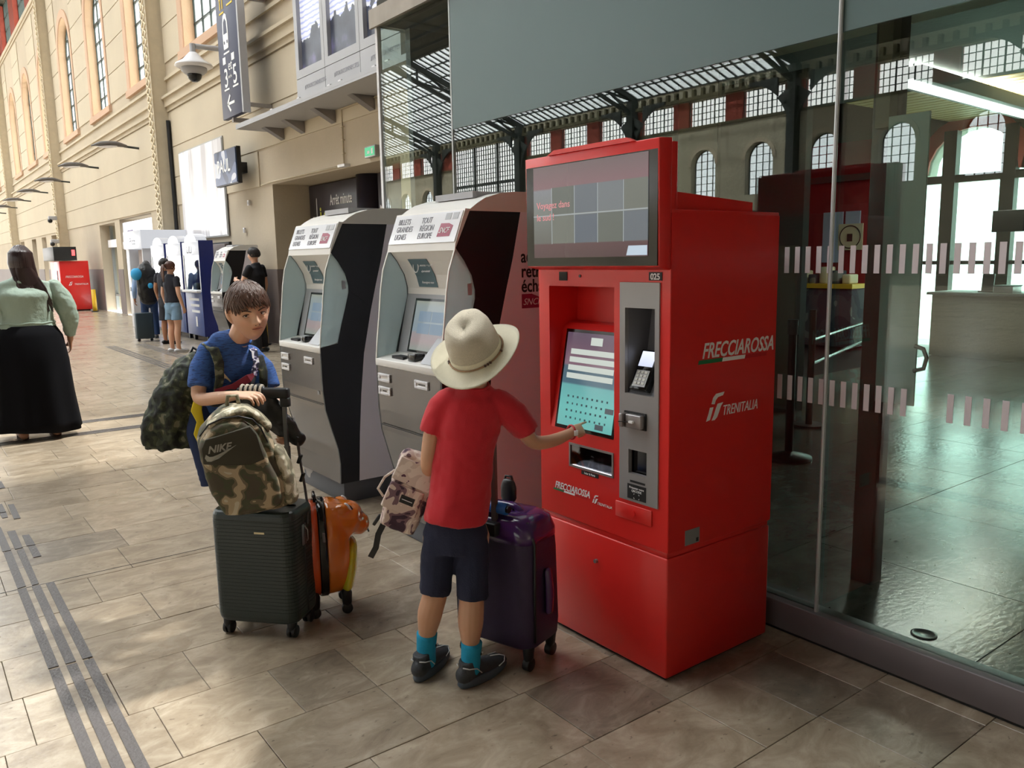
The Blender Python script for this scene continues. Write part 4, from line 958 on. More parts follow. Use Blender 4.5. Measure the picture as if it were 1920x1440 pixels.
# overhead screen
hd = MB(); hd.add([(2.042, 1.883, 1.512), (2.042, 2.592, 1.512), (2.036, 2.592, 1.931), (2.036, 1.883, 1.931), (2.097, 1.883, 1.500), (2.097, 2.592, 1.500), (2.10, 2.592, 1.935), (2.10, 1.883, 1.935)], [(3, 2, 1, 0), (4, 5, 6, 7), (0, 1, 5, 4), (1, 2, 6, 5), (2, 3, 7, 6), (3, 0, 4, 7)])
hd.build('screen_housing', M_redk, kio, bevel=.003)
MB().prism([(1.99+.0, 1.931), (2.45, 1.931), (2.41, 1.947), (2.03, 1.947)], 2.03, 2.05, 'x').build('housing_lip', M_redk, kio)
box('housing_back', 2.098, 2.135, 1.89, 2.585, 1.5, 1.925, M_redk, kio, .003)
box('screen_bezel', 2.0365, 2.0415, 1.889, 2.587, 1.516, 1.927, M_blackg, kio)
M_top = scr('overhead_screen_picture', [(0, srgb(74, 50, 56)), (.14, srgb(84, 56, 62)), (.16, srgb(92, 94, 90)), (.5, srgb(112, 116, 112)), (.74, srgb(120, 122, 128)), (.76, srgb(122, 88, 94)), (1, srgb(104, 88, 90))], 'Z', 1.55, 1.892, .36, .16)
box('display', 2.0345, 2.0366, 1.93, 2.54, 1.548, 1.892, M_top, kio)
M_grid = emis('screen_grid_line', srgb(150, 158, 160), .4)
mb = MB()
for y in (2.43, 2.30, 2.175, 2.045): mb.box(2.0338, 2.0346, y-.0015, y+.0015, 1.6, 1.81)
mb.box(2.0338, 2.0346, 1.93, 2.54, 1.705, 1.709); mb.build('display_grid', M_grid, kio)
M_pix = [emis('travel_photo_tile', srgb(*c), .34) for c in ((96, 104, 112), (104, 108, 100), (92, 98, 92), (110, 116, 120), (86, 96, 108))]
k = 0
for y0, y1 in ((1.93, 2.042), (2.048, 2.172), (2.178, 2.297), (2.303, 2.427)):
    for z0, z1 in ((1.602, 1.703), (1.711, 1.81-.0)):
        box('display_photo', 2.0336, 2.0344, y0, y1, z0, z1, M_pix[k % 5], kio); k += 1
text('lettering', 'Voyagez dans', .036, (2.0335, 2.52, 1.735), L, U, emis('screen_red_text', srgb(176, 110, 112), .6), kio); text('lettering', 'le sud !', .036, (2.0335, 2.52, 1.69), L, U, bpy.data.materials['screen_red_text'], kio)
MB().prism([(2.03, 1.552), (1.932, 1.552), (1.932, 1.585), (2.02, 1.585)], 2.0335, 2.0344, 'x').build('display_badge', emis('pale_badge', srgb(150, 164, 176), .6), kio)
# lid behind the screen
MB().prism([(2.135, 1.69), (2.576, 1.69), (2.576, 1.738), (2.135, 1.765)], YA+.03, YB-.03, 'y').build('top_hatch', M_redk, kio)
box('top_plate', 2.10, XB, YA, YB, 1.66, 1.702, M_redk, kio, .003)
# grey service column
mb = MB(); grid(mb, 2.094, 2.112, (1.9295, 2.1225), (.6505, 1.4565), [(1.95, 2.095, 1.055, 1.366), (1.984, 2.075, .757, .847)]); mb.build('service_panel', M_greyk, kio)
mb = MB(); mb.prism([(2.112, 1.04), (2.112, 1.05), (2.21, 1.2), (2.235, 1.366), (2.24, 1.04)], 1.95, 2.095, 'y'); mb.box(2.11, 2.26, 1.93, 1.951, 1.03, 1.38); mb.box(2.11, 2.26, 2.094, 2.12, 1.03, 1.38); mb.box(2.11, 2.26, 1.93, 2.12, 1.365, 1.45); mb.box(2.24, 2.26, 1.93, 2.12, 1.03, 1.38); mb.build('reader_recess', M_greyk2, kio)
# card terminal
t0 = Vector((2.108, 2.034, 1.066)); td = Vector((.072, 0, .14)).normalized(); tn = Vector((-td.z, 0, td.x))
MB().bar(t0, t0+td*.155, .085, .03, tn).build('card_terminal', M_blackg, kio, bevel=.004)
MB().bar(t0+td*.09+tn*.0155, t0+td*.148+tn*.0155, .068, .002, tn).build('terminal_screen', scr('terminal_glow', [(0, srgb(150, 160, 190)), (1, srgb(235, 240, 255))], 'Z', 1.1, 1.22, .5), kio)
MB().bar(t0+td*.012+tn*.0155, t0+td*.075+tn*.0155, .062, .002, tn).build('keypad', M_greyk, kio)
mb = MB()
for i in range(4):
    for j in range(3): q = t0+td*(.02+.014*i)+tn*.0175+Vector((0, -.018+.018*j, 0)); mb.bar(q, q+td*.009, .012, .002, tn)
mb.build('keypad_keys', mat('pale_keys', srgb(190, 188, 180), .5), kio)
# chip card slot
box('slot_plate', 2.088, 2.094, 1.985, 2.092, .928, .99, M_black, kio); box('card_slot', 2.066, 2.09, 1.99, 2.065, .934, .984, M_steel, kio, .004); box('card_slot_wing', 2.055, 2.09, 2.072, 2.088, .934, .984, M_steel, kio, .003)
MB().bar((2.062, 2.03, .955), (2.062, 2.03, .962), .02, .012).build('slot_tongue', M_white, kio); MB().bar((2.05, 2.085, .955), (2.066, 2.03, .957), .003).build('slot_lip', M_black, kio)
box('code_reader_window', 2.118, 2.122, 1.98, 2.08, .75, .85, M_blackg, kio); box('reader_label', 2.0925, 2.094, 1.99, 2.065, .724, .732, M_black, kio)
box('code_label', 2.092, 2.0942, 1.985, 2.078, .661, .717, M_black, kio)
text('lettering', 'Présenter votre', .0115, (2.0915, 2.031, .701), L, U, M_paper, kio, align='CENTER'); text('lettering', 'QRCODE', .012, (2.0915, 2.031, .689), L, U, M_paper, kio, align='CENTER')
mb = MB()
for sy_ in (-1, 1):
    for sz in (-1, 1): mb.box(2.091, 2.0918, 2.031+sy_*.009, 2.031+sy_*.014, .674+sz*.0085, .674+sz*.0095); mb.box(2.091, 2.0918, 2.031+sy_*.013, 2.031+sy_*.014, .674+sz*.005, .674+sz*.0095)
mb.build('scan_frame_mark', M_paper, kio)
# change tray, labels
mb = MB(); mb.box(2.17, 2.175, 2.164, 2.407, .722, .808); mb.add([(2.10, 2.164, .724), (2.10, 2.407, .724), (2.17, 2.407, .8), (2.17, 2.164, .8)], [(0, 1, 2, 3)]); mb.build('tray_back', mat('polished_tray', srgb(200, 200, 205), .08, metal=1), kio)
mb = MB(); grid(mb, 2.096, 2.1, (2.158, 2.412), (.716, .814), [(2.166, 2.405, .724, .806)]); mb.build('tray_frame', M_steel, kio); box('tray_flap', 2.101, 2.104, 2.164, 2.407, .722, .808, glass('tray_flap_glass', (.5, .5, .52), 4, .03), kio)
box('small_label', 2.0975, 2.0995, 2.242, 2.339, .697, .713, M_black, kio); text('lettering', 'Solar & Parts', .012, (2.097, 2.29, .701), L, U, M_paper, kio, align='CENTER')
box('camera_window', 2.0975, 2.0995, 2.417, 2.465, 1.459, 1.493, M_blackg, kio); MB().cyl((2.097, 2.343, 1.477), (2.1, 2.343, 1.477), .006, n=10).build('microphone_hole', M_black, kio)
box('number_label', 2.0975, 2.0995, 1.922, 1.983, 1.464, 1.493, M_ink, kio); text('lettering', '025', .03, (2.097, 1.953, 1.4675), L, U, M_paper, kio, align='CENTER', bold=.0006)
frecciarossa(kio, (2.0985, 2.514, .597), .205, L, U); trenitalia(kio, (2.0985, 2.277, .592), .036, L, U); text('lettering', 'TRENITALIA', .0155, (2.0985, 2.25, .592), L, U, M_paper, kio, shear=.3)
box('service_door', 2.094, 2.1, 1.959, 2.144, .575, .636, M_redk, kio, .003); MB().cyl((2.09, 2.05, .605), (2.094, 2.05, .605), .012, n=14).build('door_button', M_redk, kio)
MB().cyl((2.088, 2.253, .36), (2.1, 2.253, .36), .008, n=12).build('lock', M_steel, kio)
frecciarossa(kio, (2.245, 1.882, 1.163), .405, R, U); trenitalia(kio, (2.295, 1.882, .948), .102, R, U); text('lettering', 'TRENITALIA', .054, (2.385, 1.882, .962), R, U, M_paper, kio, shear=.25, sx=.72)
box('type_plate', 2.19, 2.269, 1.8815, 1.883, .503, .56, M_greyk, kio); box('type_plate_mark', 2.25, 2.263, 1.8808, 1.8816, .508, .522, M_ink, kio)

# ------------------------------------------------------------------ white ticket machines
M_cream = mat('cream_white_shell', srgb(228, 224, 218), .36, noise=.04)
M_rear = mat('lilac_white_side', srgb(236, 230, 240), .4, noise=.04)
M_blk = mat('anthracite_side', srgb(24, 24, 30), .45, noise=.1, scale=12)
M_inox = mat('dark_stainless', srgb(118, 114, 112), .24, metal=.85, noise=.12, scale=5)
M_plinth = mat('slate_plinth', srgb(84, 86, 92), .55, noise=.12)
M_wing = glass('frosted_wing', (.62, .7, .7), 1.6, .05, milk=.55, milkcol=(.62, .7, .7))
M_sncf = mat('carmine_logo', srgb(150, 30, 70), .45); M_blue2 = mat('slate_blue_label', srgb(88, 112, 122), .45)
M_headsign = mat('glossy_head_sign', srgb(232, 232, 236), .1, noise=.05, scale=5)
low = [(2.06, .985), (2.061, .863), (2.063, .745), (2.074, .625), (2.115, .473), (2.146, .364), (2.156, .266), (2.151, .135)]
rec = [(2.162, 1.602), (2.208, 1.543), (2.25, 1.471), (2.268, 1.398), (2.267, 1.356), (2.247, 1.285), (2.206, 1.149), (2.178, 1.041)]
roofp = [(2.251, 1.789), (2.29, 1.816), (2.34, 1.843), (2.43, 1.868), (2.52, 1.877), (2.62, 1.879), (2.76, 1.876)]
blkr = [(2.556, 1.778), (2.50, 1.505), (2.447, 1.392-.13), (2.412, 1.2), (2.354, .963), (2.322, .706), (2.299, .447), (2.28, .135)]
blkr = [(2.556, 1.778), (2.503, 1.55), (2.46, 1.40), (2.412, 1.22), (2.354, .963), (2.322, .706), (2.299, .447), (2.28, .135)]
wing = [(2.162, 1.602), (2.123, 1.497), (2.104, 1.392), (2.088, 1.25), (2.069, 1.111), (2.06, 1.02)]
def ribbon(mb, prof, y0, y1, th):
    """sheet following an (x,z) profile"""
    for (a, b) in zip(prof[:-1], prof[1:]):
        mb.add([(a[0], y0, a[1]), (a[0], y1, a[1]), (b[0], y1, b[1]), (b[0], y0, b[1]), (a[0]+th, y0, a[1]), (a[0]+th, y1, a[1]), (b[0]+th, y1, b[1]), (b[0]+th, y0, b[1])],
               [(0, 1, 2, 3), (7, 6, 5, 4), (0, 4, 5, 1), (1, 5, 6, 2), (2, 6, 7, 3), (3, 7, 4, 0)])
    return mb
def ticket_machine(label):
    Wd = .672; y0, y1 = 3.30, 3.30+Wd; ym = (y0+y1)/2
    t = thing('ticket_machine', label, 'ticket machine', (2.4, ym, 0))
    box('plinth', 2.175, 2.74, y0+.012, y1-.012, 0, .135, M_plinth, t, .004)
    for i, ya in enumerate((y0, y1-.016)):
        poly = low[::-1]+[(2.06, 1.02), (2.178, 1.041)]+rec[::-1][1:]+[(2.251, 1.785)]+blkr
        MB().prism(poly, ya, ya+.016, 'y').build('side_panel', M_blk, t)
        MB().prism(blkr+[(2.78, .135), (2.78, 1.778)], ya+(.0 if i else -.0), ya+.016, 'y').build('rear_side', M_rear, t)
    # joint across the black side, thin frame edge
    mb = MB(); mb.bar((2.268, y0-.0008, 1.372), (2.41, y0-.0008, 1.26), .002, .003); mb.build('side_joint', M_ink, t)
    MB().prism([(2.3, 1.60), (2.3, .135), (2.78, .135), (2.78, 1.778), (2.556, 1.778)], y0+.016, y1-.016, 'y').build('core', M_rear, t)
    ribbon(MB(), low, y0+.014, y1-.014, .02).build('front_door', M_inox, t, smooth=False)
    MB().prism([(2.055, .985), (2.055, 1.022), (2.19, 1.05), (2.30, 1.05), (2.30, .985)], y0+.002, y1-.002, 'y').build('shelf', M_cream, t, bevel=.003)
    ribbon(MB(), rec[:5], y0+.016, y1-.016, .012).build('upper_fascia', M_cream, t, smooth=False)
    scp = [(2.267, 1.366), (2.19, 1.05)]; dx, dz = -.077, -.316
    ribbon(MB(), scp, y0+.016, y1-.016, .015).build('screen_surround', M_greyp, t)
    def onscr(u, off): return (2.267+dx*u-off, 1.366+dz*u)
    ribbon(MB(), [onscr(.07, .006), onscr(.97, .006)], ym-.185, ym+.215, .005).build('screen_frame', M_blackg, t)
    ribbon(MB(), [onscr(.11, .008), onscr(.93, .008)], ym-.165, ym+.195, .002).build('display', scr('machine_screen', [(0, srgb(150, 160, 152)), (.2, srgb(168, 150, 150)), (.36, srgb(160, 150, 152)), (.4, srgb(140, 156, 166)), (.9, srgb(150, 160, 160)), (1, srgb(156, 160, 146))], 'Z', 1.07, 1.33, .3), t)
    M_tl = emis('blue_choice_tile', srgb(112, 132, 150), .36) if 'blue_choice_tile' not in bpy.data.materials else bpy.data.materials['blue_choice_tile']
    for uy in (0, 1):
        for uz in (0, 1):
            ribbon(MB(), [onscr(.28+.2*uz, .0095), onscr(.28+.2*uz+.17, .0095)], ym-.105+.13*uy, ym+.015+.13*uy, .001).build('choice_tile', M_tl, t)
    # head: slanted sign, lip and curved roof
    MB().prism([(2.156, 1.592), (2.162, 1.625), (2.225, 1.79), (2.251, 1.789), (2.27, 1.60)], y0+.002, y1-.002, 'y').build('head', M_cream, t)
    e1 = Vector((2.161, 0, 1.632)); e2 = Vector((2.221, 0, 1.786)); eu = (e2-e1).normalized(); en = Vector((-eu.z, 0, eu.x))
    def hp(u, y, off=.002): q = e1+eu*u+en*off; return (q.x, y, q.z)
    mb = MB(); a, b, c, d = hp(.0, y0+.01), hp(.0, y1-.01), hp(.16, y1-.01), hp(.16, y0+.01); q2 = [hp(.0, y0+.01, -.002), hp(.0, y1-.01, -.002), hp(.16, y1-.01, -.002), hp(.16, y0+.01, -.002)]
    mb.add([a, b, c, d]+q2, [(0, 1, 2, 3), (7, 6, 5, 4), (0, 4, 5, 1), (1, 5, 6, 2), (2, 6, 7, 3), (3, 7, 4, 0)]); mb.build('head_sign', M_headsign, t)
    M_txt = mat('grey_print', srgb(92, 88, 100), .4) if 'grey_print' not in bpy.data.materials else bpy.data.materials['grey_print']
    for i, w in enumerate(('BILLETS', 'GRANDES', 'LIGNES')): text('lettering', w, .044, hp(.108-.042*i, y1-.06, .003), L, eu, M_txt, t, sx=.85)
    for i, w in enumerate(('TOUT', 'RÉGION', 'EUROPE')): text('lettering', w, .044, hp(.108-.042*i, y1-.3, .003), L, eu, M_txt, t, sx=.85)
    mb = MB(); q = [hp(.03, y0+.185, .0032), hp(.03, y0+.07, .0032), hp(.085, y0+.06, .0032), hp(.098, y0+.1, .0032), hp(.1, y0+.175, .0032)]; q2 = [hp(.03, y0+.185, .002), hp(.03, y0+.07, .002), hp(.085, y0+.06, .002), hp(.098, y0+.1, .002), hp(.1, y0+.175, .002)]
    mb.add(q+q2, [(0, 1, 2, 3, 4), (9, 8, 7, 6, 5)]+[(i, i+5, (i+1) % 5+5, (i+1) % 5) for i in range(5)]); mb.build('logo', M_sncf, t)
    text('lettering', 'SNCF', .042, hp(.048, y0+.175, .004), L, eu, M_paper, t, shear=.35, sx=.85)
    for yy in (y0+.035, y0+.1):
        mb = MB(); a, b, c, d = hp(.118, yy, .0032), hp(.118, yy+.05, .0032), hp(.152, yy+.05, .0032), hp(.152, yy, .0032); mb.add([a, b, c, d, hp(.118, yy, .002), hp(.118, yy+.05, .002), hp(.152, yy+.05, .002), hp(.152, yy, .002)], [(0, 1, 2, 3), (7, 6, 5, 4), (0, 4, 5, 1), (1, 5, 6, 2), (2, 6, 7, 3), (3, 7, 4, 0)]); mb.build('payment_symbol', M_greyp, t)
    MB().prism([(2.221, 1.779)]+roofp+[(2.78, 1.865), (2.78, 1.777)], y0-.003, y1+.003, 'y').build('roof', M_cream, t)
    MB().box(2.35, 2.56, y0+.12, y1-.2, 1.852, 1.884).build('roof_vent', M_greyp, t)
    # frosted side wings
    for ya in (y0+.002, y1-.010):
        MB().prism(wing+[(2.178, 1.041)]+rec[::-1][1:], ya, ya+.008, 'y').build('side_wing', M_wing, t)
    for ya in (y0+.001, y1-.011): ribbon(MB(), [(x-.003, z) for x, z in wing], ya, ya+.01, .004).build('wing_edge', M_cream, t)
    MB().box(2.225, 2.25, y0+.0005, y0+.0018, 1.375, 1.43).build('wing_sticker', M_greyp, t)
    # blue instruction label on the fascia
    ribbon(MB(), [(2.196, 1.553), (2.217, 1.522), (2.248, 1.462), (2.2635, 1.405)], ym-.0, ym+.19, .002).build('instruction_label', M_blue2, t)
    mb = MB(); mb.tube([(2.216, ym+.14+.026*cos(a*pi/8), 1.513+.03*sin(a*pi/8)) for a in range(17)], .003, 5); mb.build('label_ring', M_paper, t)
    text('lettering', 'TRAINS + CAR', .02, (2.212, ym+.1, 1.515), L, (.45, 0, .9), M_paper, t); text('lettering', 'à proximité', .018, (2.226, ym+.1, 1.485), L, (.45, 0, .9), M_paper, t); text('lettering', 'Renseignez-vous', .018, (2.252, ym+.14, 1.425), L, (.2, 0, .97), M_paper, t)
    # shelf details
    MB().box(2.09, 2.145, ym+.09, ym+.21, 1.03, 1.0445).build('contactless_label', M_ink, t)
    mb = MB(); mb.box(2.085, 2.15, ym-.04, ym+.035, 1.03, 1.07); mb.build('card_reader', M_blackg, t, bevel=.006); MB().box(2.09, 2.12, ym-.03, ym+.025, 1.07, 1.073).build('reader_top', M_alu, t)
    MB().prism([(2.08, 1.03), (2.19, 1.15), (2.2, 1.05)], ym-.26, ym-.1, 'y').build('side_ramp', M_greyp, t)
    # slots on the stainless door
    def slot(ya, yb, za, zb):
        mb = MB(); grid(mb, 2.052, 2.062, (ya, yb), (za, zb), [(ya+.02, yb-.02, za+.014, zb-.014)]); mb.build('slot_frame', M_white, t, bevel=.002); MB().box(2.0575, 2.06, ya+.02, yb-.02, za+.014, zb-.014).build('slot_tray', M_cream, t)
    slot(3.815, 3.945, .9, .945); slot(3.815, 3.945, .828, .873); slot(3.425, 3.555, .905, .948)
    MB().box(2.055, 2.0572, 3.86, 3.9, .848, .853).build('slot_mouth', M_ink, t); MB().box(2.055, 2.0572, 3.45, 3.52, .925, .929).build('slot_mouth', M_ink, t)
    text('lettering', '18', .035, (2.060, 3.39, .72), L, U, M_greyp, t)
    mb = MB(); mb.bar((2.062, y0+.02, .66), (2.062, y1-.02, .66), .004, .004); mb.build('door_joint', M_ink, t)
    return t, y0
tm, ty0 = ticket_machine('nearest white ticket machine, its lilac side panel next to the red kiosk')
M_scuff = mat('bare_metal_scuff', srgb(168, 164, 162), .5)
tm2 = dup(tm, (tm.location.x, tm.location.y+1.40, 0), label='second white ticket machine with black curved side, behind the boy in blue', group='white ticket machines')
tm['group'] = 'white ticket machines'
tm3 = dup(tm, (tm.location.x+2.72, tm.location.y+11.85, 0), label='far white ticket machine against the wall with a man in black beside it', group='white ticket machines')
# writing on the near machine's side only
for i, w in enumerate(('achats', 'retraits', 'échanges')): text('lettering', w, .092, (2.553, 3.2975, 1.527-.075*i), R, U, M_ink, tm, bold=.0016, sx=.85)
mb = MB(); mb.prism([(2.556, 1.293), (2.68, 1.293), (2.68, 1.345), (2.62, 1.366), (2.556, 1.366)], 3.2975, 3.299, 'y'); mb.build('logo', M_sncf, tm); text('lettering', 'SNCF', .048, (2.562, 3.2970, 1.31), R, U, M_paper, tm, shear=.35)
MB().prism([(5.37, .13), (5.19, .13), (5.22, .1), (5.24, .09), (5.25, .06), (5.28, .055), (5.31, .07), (5.32, .1), (5.37, .11)], 2.1735, 2.1745, 'x').build('scuff', M_scuff, tm2)

# ------------------------------------------------------------------ far red kiosk, photo booth, game cabinet
fk = thing('ticket_kiosk', 'distant red ticket kiosk with a dark display header, left in the hall', 'kiosk', (4.9, 32, 0))
box('cabinet', 4.55, 5.45, 31.6, 33.6, .05, 1.72, M_redk, fk, .01); box('plinth', 4.6, 5.4, 31.7, 33.5, 0, .06, M_black, fk); box('header', 4.4, 5.1, 31.5, 33.9, 1.74, 2.2, M_black, fk, .01); box('front_display', 4.53, 4.55, 32.1, 33.0, .8, 1.4, M_blackg, fk)
text('lettering', 'FRECCIAROSSA', .1, (4.7, 31.59, 1.15), R, U, M_paper, fk, shear=.3, sx=.8); text('lettering', 'TRENITALIA', .08, (4.95, 31.59, .9), R, U, M_paper, fk, shear=.3); trenitalia(fk, (4.78, 31.59, .88), .13, R, U)
box('red_led', 4.95, 5.05, 31.49, 31.5, 1.9, 2.1, emis('red_led', (1, .1, .1, 1), 1), fk)
yb_ = thing('bollard', 'short yellow bollard beside the distant red kiosk', 'bollard', (5.3, 30.6, 0)); MB().cyl((5.35, 30.6, 0), (5.35, 30.6, .75), .07, n=12).build('tube', M_yellow, yb_, smooth=True); MB().cyl((5.35, 30.6, 0), (5.35, 30.6, .03), .12, n=12).build('foot', M_black, yb_)
yb2 = thing('bollard', 'short yellow bollard by the far white ticket machine', 'bollard', (5.3, 15, 0)); MB().cyl((5.5, 15.05, 0), (5.5, 15.05, .9), .05, n=12).build('tube', M_yellow, yb2, smooth=True); MB().cyl((5.5, 15.05, 0), (5.5, 15.05, .03), .1, n=12).build('foot', M_black, yb2)
M_booth = mat('booth_grey', srgb(196, 196, 200), .35)
pb = thing('photo_booth', 'white photo booth with lit Photo header and brown curtain', 'photo booth', (5.0, 21.5, 0))
yA, yB = 20.6, 22.25
box('left_post', 4.72, 5.75, yB-.3, yB, 0, 1.95, M_booth, pb, .01); box('rear_cabin', 5.1, 5.78, yA, yB-.3, 0, 1.95, M_booth, pb); box('right_wall', 4.72, 5.3, yA, yA+.05, 0, 1.95, M_booth, pb, .005)
box('header', 4.7, 5.78, yA-.05, yB+.1, 1.93, 2.36, M_lit, pb, .01); text('lettering', 'Photo', .24, (4.74, 20.69, 2.03), R, U, mat('booth_print', srgb(80, 84, 96), .5), pb)
text('lettering', 'Photo', .24, (4.695, 21.7, 2.03), L, U, bpy.data.materials['booth_print'], pb)
box('curtain', 4.8, 4.83, yA+.3, yA+.75, .85, 1.9, mat('taupe_curtain', srgb(150, 136, 130), .8, noise=.2, scale=20), pb); box('brown_panel', 5.02, 5.1, yA+.05, yB-.3, 0, 1.93, mat('brown_booth_inside', srgb(78, 52, 50), .5), pb); box('stool', 4.86, 5.0, yA+.5, yA+.8, .45, .55, M_black, pb, .02)
box('picture_slot', 4.715, 4.72, yB-.22, yB-.1, .9, 1.0, M_black, pb); box('sample_photos', 4.71, 4.72, yB-.26, yB-.06, 1.2, 1.75, M_lit, pb)
ad = MB(); 
for i in range(5): a = i*pi/5; ad.bar((4.9-.14*cos(a)+.1, yA-.004, 1.62-.14*sin(a)), (4.9+.14*cos(a)+.1, yA-.004, 1.62+.14*sin(a)), .006, .03, (0, 1, 0))
ad.build('starburst_mark', M_alu, pb); MB().ball((5.1, yA-.004, 1.72), (.1, .006, .1), 12).build('blue_spot', mat('sky_blue', srgb(60, 150, 210), .4), pb)
gc = thing('vending_cabinet', 'blue grabber game cabinet with a lit round top, nearest to the far white ticket machine', 'vending machine', (5.0, 16.9, 0))
M_bl = mat('cabinet_blue', srgb(52, 76, 140), .35); M_bl2 = mat('cabinet_dark_blue', srgb(34, 44, 110), .35)
for i, y in enumerate((16.4, 17.65, 18.95)):
    g = gc if i == 0 else thing('vending_cabinet', 'blue grabber game cabinet with round lit top, %s' % ('second from the far white ticket machine' if i == 1 else 'next to the photo booth'), 'vending machine', (5.0, y+.3, 0), group='grabber cabinets')
    if i == 0: g['group'] = 'grabber cabinets'
    w_ = 1.12
    box('base', 4.78, 5.06, y, y+w_, .12, 1.0, M_bl, g, .01); box('side', 4.78, 5.06, y-.012, y, .12, 2.0, M_bl2, g); box('back', 5.04, 5.06, y, y+w_, 1.0, 1.95, M_bl2, g); box('header', 4.78, 5.06, y, y+w_, 1.72, 1.98, M_lit, g, .01)
    MB().prism([(y+w_/2+.4*cos(a*pi/10), 1.98+.16*sin(a*pi/10)) for a in range(11)], 4.79, 5.0, 'x').build('dome', M_lit, g); box('post', 4.78, 4.83, y+w_-.05, y+w_, 1.0, 1.72, M_white, g); box('post', 4.78, 4.83, y, y+.05, 1.0, 1.72, M_white, g)
    MB().box(4.79, 4.795, y+.05, y+w_-.05, 1.0, 1.72).build('window', M_glass_clear, g); box('shelf', 4.7, 4.9, y+.05, y+w_-.05, .98, 1.03, M_white, g, .01); MB().ball((4.88, y+w_/2, 1.1), (.08, .14, .08), 10).build('joystick', M_black, g)
    for a_ in (y+.08, y+w_-.16): box('leg', 4.86, 4.92, a_, a_+.05, 0, .12, M_black, g)
text('lettering', 'LILI', .2, (4.775, 17.2, 1.76), L, U, M_ink, gc, sx=1.2)
for i in range(3): box('print_line', 4.775, 4.78, 16.6, 17.25-.06*i, .82-.12*i, .87-.12*i, M_paper, gc)
box('print_line', 4.775, 4.78, 16.8, 16.9, .3, .5, M_paper, gc)
# ------------------------------------------------------------------ people: shared builders
def skin_mat(name, col, lip=None, M=None, s=1):
    m, n, l, p = nt(name); p.inputs['Roughness'].default_value = .5; p.inputs['Subsurface Weight'].default_value = .08; p.inputs['Subsurface Radius'].default_value = (.02, .008, .005)
    tc = n.new('ShaderNodeTexCoord'); nz = n.new('ShaderNodeTexNoise'); nz.inputs['Scale'].default_value = 14; nz.inputs['Detail'].default_value = 4; l.new(tc.outputs['Object'], nz.inputs['Vector'])
    mx = n.new('ShaderNodeMix'); mx.data_type = 'RGBA'; mx.inputs['A'].default_value = (col[0]*.93, col[1]*.88, col[2]*.86, 1); mx.inputs['B'].default_value = (min(1, col[0]*1.06), col[1]*1.05, col[2]*1.04, 1); l.new(nz.outputs['Fac'], mx.inputs['Factor'])
    last = mx.outputs['Result']
    if M is not None:   # lips and warm cheeks, fixed on the face
        for c, r, cc, f in (((0, .088, -.049), (.024, .03, .0085), (col[0]*.86, col[1]*.5, col[2]*.48, 1), .85), ((.043, .07, -.022), (.028, .05, .024), (col[0]*1.02, col[1]*.8, col[2]*.78, 1), .5), ((-.043, .07, -.022), (.028, .05, .024), (col[0]*1.02, col[1]*.8, col[2]*.78, 1), .5)):
            Mi = (M @ Matrix.Diagonal((r[0]*s, r[1]*s, r[2]*s, 1)))
            Mi = (M @ Matrix.Translation(Vector(c)*s) @ Matrix.Diagonal((r[0]*s, r[1]*s, r[2]*s, 1))).inverted()
            loc, rot, sc = Mi.decompose()
            # apply the inverse matrix row by row
            dots = []
            for i in range(3):
                vm = n.new('ShaderNodeVectorMath'); vm.operation = 'DOT_PRODUCT'; vm.inputs[1].default_value = Mi[i][:3]; l.new(tc.outputs['Object'], vm.inputs[0])
                ad = n.new('ShaderNodeMath'); ad.inputs[1].default_value = Mi[i][3]; l.new(vm.outputs['Value'], ad.inputs[0]); dots.append(ad)
            cx = n.new('ShaderNodeCombineXYZ')
            for i in range(3): l.new(dots[i].outputs[0], cx.inputs[i])
            ln = n.new('ShaderNodeVectorMath'); ln.operation = 'LENGTH'; l.new(cx.outputs[0], ln.inputs[0])
            mr = n.new('ShaderNodeMapRange'); mr.inputs['From Min'].default_value = 1.0; mr.inputs['From Max'].default_value = .6 if f > .6 else .1; mr.inputs['To Max'].default_value = f; l.new(ln.outputs['Value'], mr.inputs['Value'])
            m2 = n.new('ShaderNodeMix'); m2.data_type = 'RGBA'; l.new(mr.outputs[0], m2.inputs['Factor']); l.new(last, m2.inputs['A']); m2.inputs['B'].default_value = cc; last = m2.outputs['Result']
    l.new(last, p.inputs['Base Color']); return m

